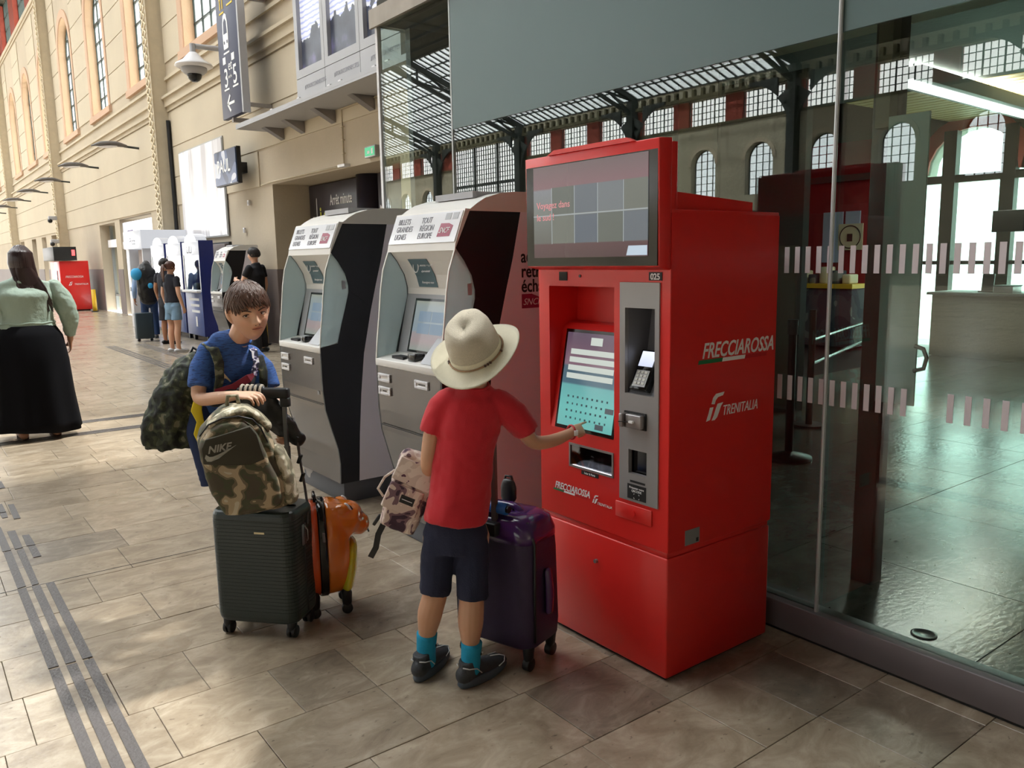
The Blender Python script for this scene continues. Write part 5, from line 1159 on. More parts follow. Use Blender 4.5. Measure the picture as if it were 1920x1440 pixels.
def G2(x, z, cx, cz, sx, sz): return math.exp(-((x-cx)/sx)**2-((z-cz)/sz)**2)
def head_pt(th, ph):
    """point on a head, metres, adult-size head 0.225 high. th: 0 top..pi bottom; ph: 0 = +x, 90 = face"""
    a, b, c = .073, .094, .112
    x = a*sin(th)*cos(ph); y = b*sin(th)*sin(ph); z = c*cos(th)
    if z < 0:
        t = -z/c; x *= 1-.30*t**1.6; y = y*(1-.12*t) + (.018*t if y < 0 else .004*t)
        if y < 0: y *= 1-.35*t
    if z > 0 and y < 0: y *= 1.04
    f = max(0, min(1, (y-.02)/.05))
    if f > 0:
        fl = .085+(-.004 if z > .05 else 0); 
        if y > fl: y = fl+(y-fl)*.55
        d = 0
        d += .023*G2(x, z, 0, -.022, .0105, .013)+.012*G2(x, z, 0, -.006, .0085, .02)+.005*G2(x, z, 0, .014, .009, .014)
        d += .007*(G2(x, z, .011, -.027, .007, .008)+G2(x, z, -.011, -.027, .007, .008))
        d -= .0095*(G2(x, z, .031, .006, .015, .011)+G2(x, z, -.031, .006, .015, .011))
        d += .005*(G2(x, z, .03, .024, .024, .008)+G2(x, z, -.03, .024, .024, .008))
        d += .0035*(G2(x, z, .045, -.02, .018, .018)+G2(x, z, -.045, -.02, .018, .018))
        d += .0075*G2(x, z, 0, -.0445, .019, .0045)+.0085*G2(x, z, 0, -.0535, .017, .005)-.004*G2(x, z, 0, -.049, .022, .0016)
        d -= .004*G2(x, z, 0, -.064, .018, .006); d += .009*G2(x, z, 0, -.082, .02, .014)
        y += d*f
    return Vector((x, y, z))
def head(mb, M, s, nu=72, nv=64):
    rs = []
    for i in range(1, nv):
        th = pi*i/nv; rs.append([M @ (head_pt(th, 2*pi*k/nu)*s) for k in range(nu)])
    mb.rings(rs)
    for sg in (-1, 1):   # ears
        mb.chain([tuple(M @ (Vector((sg*.070, -.002, -.028))*s))+(.006*s, .009*s), tuple(M @ (Vector((sg*.080, -.010, -.006))*s))+(.007*s, .017*s), tuple(M @ (Vector((sg*.083, -.014, .016))*s))+(.006*s, .016*s), tuple(M @ (Vector((sg*.078, -.008, .028))*s))+(.004*s, .008*s)], (M.to_3x3() @ Vector((1, 0, 0))), sub=3)
def hand(mb, M, s, curls, thumb=(35, 20), mir=1, spread=3):
    """wrist at origin, fingers along +y, back of hand +z, thumb towards +x*mir"""
    T = lambda v: M @ (Vector((v[0]*mir, v[1], v[2]))*s)
    sd = M.to_3x3() @ Vector((1, 0, 0))
    mb.chain([tuple(T((0, -.02, 0)))+(.025*s, .019*s), tuple(T((0, .01, 0)))+(.027*s, .017*s), tuple(T((.001, .045, 0)))+(.037*s, .014*s), tuple(T((0, .082, 0)))+(.038*s, .011*s)], sd, n=16)
    for i, (bx, ln, r) in enumerate(((.028, .070, .0083), (.010, .078, .0086), (-.009, .072, .0082), (-.027, .056, .0072))):
        p = Vector((bx, .078, 0)); ang = 0; az = radians((1.5-i)*spread); pts = [(p-Vector((0, .022, 0)), r*1.05)]
        pts.append((p.copy(), r*1.08))
        for j, fr in enumerate((.44, .32, .24)):
            ang += radians(curls[i][j]); d = Vector((sin(az)*cos(ang), cos(az)*cos(ang), -sin(ang))); p = p+d*(ln*fr); pts.append((p.copy(), r*(.98-.07*j)))
        mb.chain([tuple(T(q))+(rr_*s, rr_*s) for q, rr_ in pts], sd, n=10, sub=3)
    a0, a1 = radians(thumb[0]), radians(thumb[1]); p = Vector((.016, .012, -.004)); d1 = Vector((sin(a0), cos(a0), -.35)).normalized(); d2 = Vector((sin(a1), cos(a1), -.35)).normalized()
    mb.chain([tuple(T(p))+(.013*s, .013*s), tuple(T(p+d1*.034))+(.0115*s, .0115*s), tuple(T(p+d1*.034+d2*.026))+(.0095*s, .0095*s), tuple(T(p+d1*.034+d2*.047))+(.0085*s, .0085*s)], sd, n=10, sub=3)
def frame(o, fwd, up=(0, 0, 1)):
    """matrix with local y = fwd, z close to up"""
    f = Vector(fwd).normalized(); u = Vector(up); r = f.cross(u).normalized(); u = r.cross(f)
    return Matrix(((r.x, f.x, u.x, o[0]), (r.y, f.y, u.y, o[1]), (r.z, f.z, u.z, o[2]), (0, 0, 0, 1)))
def hframe(o, fwd, back):
    """hand frame: fingers along fwd, back of hand towards back"""
    return frame(o, fwd, back)
def locks(mb, M, s, start, n, spread, ln, w, lift, rnd, zmin, jag=.15, side_sweep=0, ph0=0, ph1=2*pi, droop=None):
    """hair locks following the head surface from the crown"""
    for i in range(n):
        ph = ph0+(ph1-ph0)*(i+rnd.uniform(-.3, .3))/n
        t0 = start+rnd.uniform(0, spread); L_ = ln(ph)*(1-rnd.uniform(0, jag)); pts = []; K = 9
        for k in range(K):
            t = t0+(L_-t0)*k/(K-1); pp = ph+side_sweep*(k/(K-1))**1.5
            q = head_pt(min(t, 2.9), pp); nrm = Vector((q.x, q.y, q.z*.8)).normalized(); q = q+nrm*(lift*(1-.35*(k/(K-1)))+rnd.uniform(-.0015, .0015))
            pts.append(q)
        rad = [w*(.55+.6*sin(pi*min(1, (k+.7)/K)))*(1 if k < K-1 else .3) for k in range(K)]
        mb.tube([M @ (p*s) for p in pts], [r*s for r in rad], 6)

M_shoe = mat('dark_grey_shoe', srgb(52, 54, 58), .6, noise=.15, scale=30, bump=.3, bscale=200); M_sole = mat('slate_sole', srgb(74, 84, 96), .6)
M_eye = mat('eye_white', srgb(225, 220, 215), .15); M_iris = mat('dark_iris', srgb(60, 36, 24), .1); M_hair = mat('dark_brown_hair', srgb(84, 56, 42), .45, noise=.4, scale=60, spec=.6)
M_hairblk = mat('black_hair', srgb(34, 26, 26), .38, noise=.3, scale=50)

def shoe(parent, heel, toe, h=.075, w=.038, mu=M_shoe, ms=M_sole, piping=None, name='shoe'):
    h0 = Vector(heel); t0 = Vector(toe); d = (t0-h0); L_ = d.length; d.normalize(); sd = Vector((-d.y, d.x, 0))
    P_ = lambda u, z: h0+d*(u*L_)+Vector((0, 0, z))
    mb = MB(); mb.chain([tuple(P_(.10, .045))+(w*.80, .036), tuple(P_(.3, .046))+(w*.82, .04), tuple(P_(.55, .04))+(w*.95, .032), tuple(P_(.8, .034))+(w, .024), tuple(P_(.93, .03))+(w*.72, .018)], sd)
    mb.cyl(P_(.2, .05), P_(.17, .098), w*.82, w*.78, 14)
    mb.build('upper', mu, parent, voxel=.004, sm=4, smooth=True)
    mb = MB(); rs = []
    for z, k in ((0, .96), (.012, 1.02), (.028, 1.0), (.034, .95)):
        rs.append([h0+d*(L_*(.5+.5*k*1.02*cos(a)))+sd*(w*1.06*k*(1-.18*max(0, -cos(a)))*sin(a)*(abs(sin(a))**-.25 if abs(sin(a)) > .05 else 1))+Vector((0, 0, z+(.012*max(0, cos(a))**3 if z < .01 else 0))) for a in [2*pi*i/28 for i in range(28)]])
    mb.rings(rs).build('sole', ms, parent, smooth=True, bevel=.003)
    if piping:
        for sg in (-1, 1):
            MB().tube([P_(.02, .082)+sd*(sg*.012), P_(.08, .078)+sd*(sg*w*.75), P_(.22, .07)+sd*(sg*w*.9), P_(.32, .045)+sd*(sg*w*.93)], .0022, 6).build('piping', piping, parent, smooth=True)
            MB().tube([P_(.66, .068)+sd*(sg*.006), P_(.84, .058)+sd*(sg*.012), P_(.92, .05)+sd*(sg*w*.55), P_(.84, .04)+sd*(sg*w*.92), P_(.7, .035)+sd*(sg*w*1.0)], .0022, 6).build('piping', piping, parent, smooth=True)

# ------------------------------------------------------------------ boy in the straw hat, seen from behind
b2 = thing('person', 'boy in cream sun hat, red t-shirt and navy shorts pointing at the red kiosk screen', 'person', (1.52, 2.41, 0))
SK2 = srgb(200, 154, 124)
sv = (.84, -.54, -.08)
H2c = Vector((1.607, 2.352, 1.195)); M2 = frame(H2c, (.80, .58, -.12), (-.2, -.05, 1)); s2 = .87
body = MB()
head(body, M2, s2, 48, 40)
body.chain([(1.600, 2.352, 1.03, .045, .04), (1.606, 2.352, 1.10, .042, .042), (1.608, 2.353, 1.15, .045, .045)], sv)
body.chain([(1.535, 2.40, .58, .088, .06), (1.548, 2.39, .78, .085, .058), (1.575, 2.368, .93, .09, .058), (1.597, 2.355, 1.035, .098, .05)], sv)
# left arm hanging, hand low behind the bag
body.chain([(1.512, 2.412, 1.045, .036, .036), (1.478, 2.438, .95, .031, .033), (1.462, 2.452, .82, .028, .029), (1.535, 2.54, .76, .022, .024), (1.62, 2.59, .73, .019, .017)], (1, 0, 0))
hand(body, hframe((1.62, 2.59, .73), (.75, .3, -.55), (-.3, .6, .6)), .74, [(30, 35, 20)]*4, mir=1)
# right arm reaching to the screen
body.chain([(1.69, 2.295, 1.03, .036, .036), (1.745, 2.27, .95, .031, .032), (1.80, 2.265, .885, .027, .028), (1.90, 2.272, .875, .024, .027), (2.0, 2.285, .888, .018, .021)], (0, 0, 1))
hand(body, hframe((2.0, 2.285, .888), (.96, .10, .06), (.1, -.75, .62)), .72, [(4, 4, 3), (62, 72, 40), (68, 75, 45), (70, 78, 45)], thumb=(20, 5), mir=-1)
# legs
body.chain([(1.50, 2.435, .56, .07, .07), (1.485, 2.45, .42, .055, .056), (1.475, 2.455, .33, .046, .048), (1.462, 2.475, .25, .047, .05), (1.452, 2.495, .13, .029, .033), (1.452, 2.505, .05, .03, .034)], sv)
body.chain([(1.585, 2.375, .55, .07, .07), (1.575, 2.36, .42, .055, .056), (1.568, 2.352, .33, .046, .048), (1.556, 2.345, .24, .048, .05), (1.546, 2.338, .13, .03, .033), (1.546, 2.34, .05, .03, .034)], sv)
body.build('body', skin_mat('boy_skin', SK2), b2, voxel=.0042, sm=3, smooth=True)
# t-shirt
M_tee = mat('red_tshirt', srgb(196, 28, 42), .85, noise=.06, scale=6, bump=.25, bscale=400, sheen=.2)
mb = MB()
mb.chain([(1.537, 2.395, .612, .118, .098), (1.545, 2.39, .70, .112, .092), (1.562, 2.378, .85, .108, .086), (1.582, 2.365, .97, .114, .085), (1.598, 2.355, 1.04, .112, .072), (1.606, 2.352, 1.085, .072, .058), (1.607, 2.352, 1.108, .05, .047)], sv, n=22, caps=(0, 0))
mb.chain([(1.53, 2.40, 1.055, .05, .046), (1.496, 2.428, 1.0, .049, .05), (1.475, 2.442, .935, .047, .052)], (1, 0, 0), caps=(1, 0))
mb.chain([(1.67, 2.305, 1.045, .05, .046), (1.715, 2.282, 1.0, .052, .05), (1.765, 2.268, .935, .047, .052)], (0, 0, 1), caps=(1, 0))
mb.build('tshirt', M_tee, b2, voxel=.006, sm=5, disp=.032, dscale=.13, smooth=True)
MB().tube([(1.607+.047*cos(a), 2.352+.05*sin(a), 1.107+.012*cos(a-1)) for a in [2*pi*i/20 for i in range(21)]], .0045, 6).build('collar', M_tee, b2, smooth=True)
#MB().tube([(1.640, 2.318, .60), (1.642, 2.313, .66), (1.650, 2.308, .72), (1.662, 2.306, .765)], .0018, 5).build('side_seam', M_ink, b2, smooth=True)
# shorts
M_short = mat('navy_shorts', srgb(34, 38, 62), .9, noise=.1, scale=12, bump=.3, bscale=250)
mb = MB(); mb.chain([(1.538, 2.402, .50, .108, .085), (1.538, 2.40, .60, .106, .084), (1.54, 2.398, .68, .1, .08)], sv, caps=(0, 0))
mb.chain([(1.497, 2.437, .56, .066, .076), (1.486, 2.45, .44, .063, .07), (1.475, 2.46, .335, .058, .066)], sv, caps=(1, 0))
mb.chain([(1.583, 2.372, .56, .066, .076), (1.577, 2.357, .44, .063, .07), (1.568, 2.35, .322, .058, .066)], sv, caps=(1, 0))
mb.build('shorts', M_short, b2, voxel=.006, sm=4, disp=.014, dscale=.09, smooth=True)
#mb = MB().box(-.022, .022, -.006, .006, -.05, .05); mb.build('pocket_flap', M_short, b2, bevel=.003, xf=Matrix.Translation((1.42, 2.465, .46)) @ Matrix.Rotation(radians(-120), 4, 'Z'))
# socks and shoes
M_sock = mat('turquoise_sock', srgb(28, 148, 186), .9, noise=.05, bump=.3, bscale=300)
for (x, y), sq in (((1.452, 2.5), .165), ((1.546, 2.34), .16)):
    MB().chain([(x, y, .05, .037, .04), (x, y-.002, .09, .036, .039), (x+.003, y-.008, sq, .039, .042)], sv, caps=(1, 0)).build('sock', M_sock, b2, smooth=True)
for cx, cy in ((1.475, 2.465), (1.568, 2.303)):
    MB().ball((cx, cy+.002, .118), (.006, .003, .006), 8).build('sock_motif', M_ink, b2); MB().ball((cx+.008, cy+.001, .122), (.004, .003, .004), 8).build('sock_motif', M_paper, b2)
M_pipe = mat('white_piping', srgb(205, 205, 205), .6)
shoe(b2, (1.385, 2.462, 0), (1.588, 2.58, 0), w=.040, piping=M_pipe)
shoe(b2, (1.488, 2.325, 0), (1.722, 2.375, 0), w=.042, piping=M_pipe)
MB().tube([(2.0+.0, 2.286+.024*cos(a), .889+.027*sin(a)) for a in [2*pi*i/16 for i in range(17)]], .004, 6).build('wristband', mat('red_wristband', srgb(200, 40, 50), .5), b2, smooth=True)
MB().box(1.992, 2.008, 2.256, 2.262, .88, .9).build('wristband_tag', M_paper, b2)
# hat: own tilt
hat = thing('sun_hat', 'cream woven sun hat with brown bead cord on the head of the boy in red', 'hat', (1.60, 2.352, 1.20))
nv = Vector((-.50, -.20, .84)).normalized(); fv = Vector((.80, .58, 0)); HM = frame((1.612, 2.347, 1.222), (fv-nv*fv.dot(nv)), nv)
M_hat = mat('cream_straw', srgb(232, 224, 198), .8, noise=.05, scale=40, bump=.5, bscale=500); M_mesh_hat = mat('open_weave_straw', srgb(206, 196, 176), .85, noise=.12, scale=160, bump=.6, bscale=400)
N = 48
def hr(rx, ry, z, wob=0): return [HM @ Vector((rx*cos(a), ry*sin(a), z+wob*cos(2*a))) for a in [2*pi*i/N for i in range(N)]]
rs = [hr(.09, .103, .0), hr(.105, .118, -.004, .002), hr(.125, .14, -.008, .007), hr(.152, .168, -.006, .013), hr(.163, .18, .0, .017), hr(.164, .181, .004, .017), hr(.152, .168, -.002, .013), hr(.125, .14, -.003, .007), hr(.106, .119, .001, .002), hr(.091, .104, .006)]
MB().rings(rs, cap=False).build('brim', M_hat, hat, smooth=True)
def crown(rx, ry, z, pinch): # pinched front
    return [HM @ Vector((rx*cos(a)*(1-pinch*max(0, sin(a))**2), ry*sin(a), z+(.010*sin(a) if z > .08 else 0)-(pinch*.02*math.exp(-(cos(a)/.35)**2) if z > .09 else 0))) for a in [2*pi*i/N for i in range(N)]]
rs = [crown(.093, .106, .0, 0), crown(.092, .105, .035, .02), crown(.089, .102, .07, .05), crown(.084, .097, .10, .13), crown(.074, .088, .122, .22), crown(.058, .072, .134, .28), crown(.032, .045, .135, .3), crown(.006, .01, .129, .2)]
MB().rings(rs).build('crown', M_mesh_hat, hat, smooth=True)
MB().rings([crown(.095, .108, .002, 0), crown(.0945, .1075, .024, .01), crown(.093, .106, .026, .01)], cap=False).build('crown_band', M_hat, hat, smooth=True)
MB().tube([HM @ Vector((.099*cos(a), .112*sin(a), .007)) for a in [2*pi*i/40 for i in range(41)]], .0028, 6).build('cord', mat('tan_cord', srgb(150, 116, 84), .7), hat, smooth=True)
for a in (200, 205, 303, 309, 315, 350):
    a = radians(a); MB().ball(HM @ Vector((.1*cos(a), .113*sin(a), .007)), .0052, 8).build('bead', mat('dark_bead', srgb(70, 42, 28), .3) if 'dark_bead' not in bpy.data.materials else bpy.data.materials['dark_bead'], hat, smooth=True)

# ------------------------------------------------------------------ boy in the blue t-shirt
b1 = thing('person', 'boy with brown hair in a blue t-shirt leaning on a suitcase handle, looking at camera', 'person', (1.15, 3.62, 0))
SK1 = srgb(218, 174, 146)
fw1 = Vector((-.33, -.94, 0))*.93+Vector((.95, -.32, 0))*.27; fw1.z = -.12
s1 = 1.06; M1 = frame((1.200, 3.465, 1.338), fw1, (-.13, .1, 1)); sv1 = (.93, -.30, -.17)
body = MB(); head(body, M1, s1, 96, 88)
body.chain([(1.150, 3.575, 1.13, .05, .045), (1.165, 3.545, 1.20, .045, .045), (1.185, 3.51, 1.27, .047, .047)], sv1)
body.chain([(1.16, 3.70, .74, .11, .08), (1.115, 3.63, .92, .1, .075), (1.13, 3.585, 1.07, .115, .075), (1.145, 3.56, 1.16, .1, .055)], sv1)
body.chain([(1.035, 3.585, 1.15, .036, .036), (1.005, 3.555, 1.07, .033, .034), (.985, 3.525, .985, .029, .03), (1.03, 3.42, .993, .027, .027), (1.078, 3.315, 1.012, .019, .021)], (0, 0, 1))
hand(body, hframe((1.078, 3.312, 1.013), (.45, -.80, .02), (-.25, -.15, 1)), .86, [(10, 40, 30), (12, 45, 32), (14, 48, 32), (16, 48, 30)], thumb=(40, 20), mir=-1)
body.chain([(1.235, 3.53, 1.13, .038, .038), (1.262, 3.49, 1.05, .034, .035), (1.275, 3.455, .965, .029, .03), (1.285, 3.395, .915, .025, .027), (1.285, 3.345, .875, .019, .021)], (1, 0, 0))
hand(body, hframe((1.285, 3.343, .874), (-.05, -.45, -.8), (.75, -.5, .25)), .84, [(35, 45, 30), (40, 50, 32), (45, 50, 32), (48, 50, 30)], thumb=(25, 10), mir=-1)
for lx, ly in ((1.135, 3.72), (1.25, 3.67)):
    body.chain([(lx, ly, .74, .065, .065), (lx+.003, ly-.02, .55, .055, .056), (lx, ly-.02, .45, .046, .048), (lx, ly, .32, .048, .05), (lx, ly+.01, .12, .03, .033), (lx, ly+.01, .05, .03, .034)], sv1)
bo = body.build('body', None, b1, voxel=.0034, sm=2, smooth=True)
Ml = chain_inv(b1) @ M1
bo.data.materials.append(skin_mat('boy_face_skin', SK1, M=Ml, s=s1))
# eyes, brows, nostrils
for sg in (-1, 1):
    c = M1 @ (Vector((sg*.0305, .0675, .0055))*s1); e = MB().ball(c, .0118*s1, 16).build('eye', M_eye, b1, smooth=True)
    look = (Vector((0, 0, 1.5))-c).normalized(); MB().cyl(c+look*.0095*s1, c+look*.0121*s1, .0056*s1, .0048*s1, 14).build('iris', M_iris, e, smooth=True)
    # lids
    for up_, rr_ in ((1, .0021), (-1, .0013)):
        MB().tube([M1 @ ((Vector((sg*.0305, .0675, .0055))+Vector((.0155*cos(a), .0105+.004*sin(a), up_*(.0066 if up_ > 0 else .0058)*sin(a))))*s1) for a in [pi*i/10 for i in range(11)]], rr_*s1, 6).build('eyelid', bpy.data.materials['dark_brown_hair'] if up_ > 0 else bpy.data.materials['boy_skin'], b1, smooth=True)
    MB().tube([M1 @ (Vector((sg*(.014+.034*t), .0935-.010*t-.006*t*t, .0215+.006*sin(pi*t*.75)))*s1) for t in [i/8 for i in range(9)]], [r*s1 for r in (.0018, .0026, .003, .0031, .003, .0027, .0023, .0018, .001)], 6).build('eyebrow', M_hair, b1, smooth=True)
    MB().ball(M1 @ (Vector((sg*.0075, .1005, -.0335))*s1), .0022*s1, 8).build('nostril', mat('nostril_dark', srgb(90, 46, 40), .8) if 'nostril_dark' not in bpy.data.materials else bpy.data.materials['nostril_dark'], b1)
MB().tube([M1 @ (Vector((x, .0925-.6*abs(x)**1.25, -.0492-.03*x*x*10))*s1) for x in [-.02+.004*i for i in range(11)]], .0012*s1, 6).build('mouth_line', bpy.data.materials['nostril_dark'], b1, smooth=True)
# hair
hm = MB(); rs = []
for i in range(1, 30):
    th = .02+1.75*i/30; ring = []
    for k in range(48):
        ph = 2*pi*k/48; f = max(0, sin(ph)); lim = 1.70-.68*f**.7-.38*max(0, 1-abs(sin(ph)+.05)/.45); t = min(th, lim); q = head_pt(t, ph); nrm = q.normalized(); ring.append(M1 @ ((q+nrm*(.013 if th < lim else .001))*s1))
    rs.append(ring)
hm.rings(rs)
rnd = random.Random(4)
def ln_(ph):
    f = max(0, sin(ph)); return 1.78-.52*f**.8-.42*max(0, 1-abs(sin(ph)+.05)/.45)
locks(hm, M1, s1, .05, 170, .6, ln_, .0048, .017, rnd, 0, side_sweep=.25, jag=.22)
locks(hm, M1, s1, .2, 160, .7, ln_, .0042, .0215, rnd, 0, side_sweep=-.25, jag=.35)
locks(hm, M1, s1, .35, 60, .3, lambda p: 1.36, .0044, .020, rnd, 0, jag=.2, side_sweep=.4, ph0=radians(20), ph1=radians(150))
hm.build('hair', M_hair, b1, smooth=True)
# t-shirt
def heather():
    m, n, l, p = nt('blue_heather_tshirt'); p.inputs['Roughness'].default_value = .85
    tc = n.new('ShaderNodeTexCoord'); mp = n.new('ShaderNodeMapping'); mp.inputs['Scale'].default_value = (40, 40, 260); l.new(tc.outputs['Object'], mp.inputs[0])
    nz = n.new('ShaderNodeTexNoise'); nz.inputs['Scale'].default_value = 1; nz.inputs['Detail'].default_value = 2; l.new(mp.outputs[0], nz.inputs['Vector'])
    cr = n.new('ShaderNodeValToRGB'); e = cr.color_ramp.elements; e[0].position = .36; e[0].color = srgb(36, 58, 104); e[1].position = .5; e[1].color = srgb(54, 92, 158); l.new(nz.outputs['Fac'], cr.inputs[0]); l.new(cr.outputs[0], p.inputs['Base Color']); return m
M_bt = heather()
mb = MB()
mb.chain([(1.12, 3.68, .70, .13, .11), (1.118, 3.67, .78, .126, .104), (1.112, 3.635, .9, .115, .095), (1.122, 3.60, 1.02, .122, .092), (1.134, 3.575, 1.12, .13, .08), (1.148, 3.56, 1.19, .1, .066), (1.165, 3.545, 1.225, .062, .06)], sv1, n=22, caps=(0, 0))
mb.chain([(1.055, 3.58, 1.17, .052, .048), (1.012, 3.562, 1.10, .052, .052), (.992, 3.54, 1.03, .048, .054)], (1, 0, 0), caps=(1, 0))
mb.chain([(1.215, 3.54, 1.145, .052, .048), (1.256, 3.502, 1.08, .052, .053), (1.272, 3.472, 1.0, .049, .053)], (1, 0, 0), caps=(1, 0))
mb.build('tshirt', M_bt, b1, voxel=.006, sm=5, disp=.018, dscale=.1, smooth=True)
MB().tube([Vector((1.168, 3.542, 1.228))+Vector((.93, -.30, -.17)).normalized()*(.058*cos(a))+Vector((.2, .8, .5)).normalized()*(.054*sin(a)) for a in [2*pi*i/24 for i in range(25)]], .0055, 6).build('collar', M_bt, b1, smooth=True)
# small puma-like leaping mark on the chest as on the shirt
lo = Vector((1.085, 3.478, 1.075)); ur = Vector((.93, -.30, -.25)).normalized(); uu = Vector((0, -.25, 1)).normalized()
pts = [(-.5, .25), (-.2, .32), (0, .1), (.2, -.1), (.5, -.42), (.42, -.5), (.2, -.3), (.0, -.22), (-.1, -.3), (-.12, -.1), (-.3, .08)]
q = [lo+ur*(x*.05)+uu*(y*.05) for x, y in pts]; nn = ur.cross(uu)*.002; k = len(q)
MB().add([a+nn for a in q]+[a-nn for a in q], [tuple(range(k)), tuple(range(2*k-1, k-1, -1))]+[(i, i+k, (i+1) % k+k, (i+1) % k) for i in range(k)]).build('chest_mark', mat('gold_print', srgb(196, 176, 140), .6), b1)
# shorts, socks, shoes (mostly hidden behind the luggage)
mb = MB(); mb.chain([(1.17, 3.70, .70, .115, .09), (1.12, 3.68, .80, .11, .085)], sv1, caps=(1, 0))
for lx, ly in ((1.135, 3.72), (1.25, 3.67)): mb.chain([(lx, ly, .74, .07, .075), (lx, ly-.02, .6, .066, .07), (lx, ly-.02, .50, .064, .068)], sv1, caps=(1, 0))
mb.build('shorts', mat('navy_trousers', srgb(40, 52, 84), .85), b1, voxel=.008, sm=4, smooth=True)
shoe(b1, (1.14, 3.79, 0), (1.115, 3.57, 0)); shoe(b1, (1.26, 3.74, 0), (1.24, 3.52, 0))
# jacket knotted round the waist: navy with yellow edge
M_nv = mat('navy_jersey', srgb(34, 52, 96), .8, noise=.1); M_yl = mat('yellow_lining', srgb(228, 206, 40), .7, noise=.06)
mb = MB(); mb.chain([(1.02, 3.60, .93, .05, .03), (1.0, 3.595, .82, .06, .035), (1.015, 3.595, .70, .055, .03), (1.035, 3.6, .58, .05, .022)], (.95, -.3, 0), caps=(1, 0)); mb.build('tied_jacket', M_nv, b1, voxel=.006, sm=3, disp=.01, dscale=.07, smooth=True)
MB().strip([(.985, 3.545, .975), (.972, 3.54, .93), (.985, 3.54, .88), (.978, 3.538, .83), (.992, 3.54, .77), (.986, 3.54, .745)], (.95, -.3, 0), [.035, .045, .03, .05, .034, .01], .012).build('jacket_edge', M_yl, b1, bevel=.004)
MB().strip([(1.01, 3.55, .72), (1.025, 3.55, .66), (1.05, 3.545, .58)], (.95, -.3, 0), [.012, .03, .04], .014).build('jacket_edge', M_yl, b1, bevel=.004)
# cross-body pouch
cp = thing('waist_bag', 'dark red and black pouch slung across the blue t-shirt', 'bag', (1.12, 3.5, 1.0))
mb = MB(); mb.chain([(1.03, 3.47, .975, .03, .028), (1.09, 3.45, .99, .045, .034), (1.16, 3.44, 1.03, .03, .026), (1.195, 3.445, 1.06, .012, .012)], (0, 0, 1)); mb.build('pouch', mat('black_cloth', srgb(26, 26, 34), .8), cp, voxel=.005, sm=2, smooth=True)
MB().strip([(1.03, 3.452, 1.015), (1.10, 3.425, 1.03), (1.165, 3.418, 1.062), (1.19, 3.428, 1.075)], (0, .1, 1), [.02, .03, .034, .012], .006).build('red_flap', mat('dark_red_cloth', srgb(120, 30, 48), .8), cp)
MB().strip([(1.195, 3.44, 1.07), (1.215, 3.455, 1.12), (1.222, 3.49, 1.17), (1.215, 3.54, 1.185)], (.95, -.3, 0), .026, .004).build('shoulder_strap', blotch('purple_white_strap', [srgb(34, 34, 54), srgb(150, 140, 180), srgb(232, 232, 236)], [.5, .58], scale=60, bump=0), cp)
# camouflage rucksack on his back
M_camo_d = blotch('dark_green_camo', [srgb(26, 28, 24), srgb(42, 47, 36), srgb(64, 69, 50), srgb(112, 110, 90)], [.42, .53, .64], scale=26)
rk = thing('backpack', 'dark green camouflage backpack worn by the boy in blue', 'backpack', (.96, 3.74, .9), group=None)
mb = MB(); mb.chain([(.935, 3.745, .755, .13, .13), (.935, 3.74, .84, .135, .125), (.965, 3.715, .96, .12, .115), (1.0, 3.69, 1.07, .09, .09), (1.03, 3.67, 1.12, .05, .06)], (.9, -.35, 0), n=20, caps=(0, 1)); mb.build('bag_body', M_camo_d, rk, voxel=.007, sm=3, disp=.045, dscale=.07, smooth=True)
mb = MB(); mb.chain([(.84, 3.72, .80, .06, .05), (.845, 3.72, .87, .055, .045)], (.9, -.35, 0)); mb.build('front_pocket', M_camo_d, rk, voxel=.007, sm=2, disp=.02, dscale=.05, smooth=True)
MB().strip([(1.03, 3.64, 1.16), (1.045, 3.575, 1.205), (1.06, 3.52, 1.185), (1.066, 3.486, 1.13), (1.062, 3.482, 1.06), (1.045, 3.49, .99)], (.93, -.30, -.1), [.04, .042, .042, .04, .036, .03], .012).build('shoulder_strap', M_camo_d, rk, bevel=.004)
MB().strip([(1.20, 3.62, 1.12), (1.222, 3.55, 1.165), (1.24, 3.485, 1.14), (1.24, 3.445, 1.08), (1.23, 3.43, 1.0), (1.22, 3.46, .93)], (.93, -.30, -.1), [.04, .042, .04, .036, .034, .028], .012).build('shoulder_strap', M_camo_d, rk, bevel=.004)
MB().tube([(1.0, 3.68, 1.15), (1.02, 3.69, 1.185), (1.05, 3.67, 1.16)], .007, 6).build('carry_loop', M_black, rk, smooth=True)
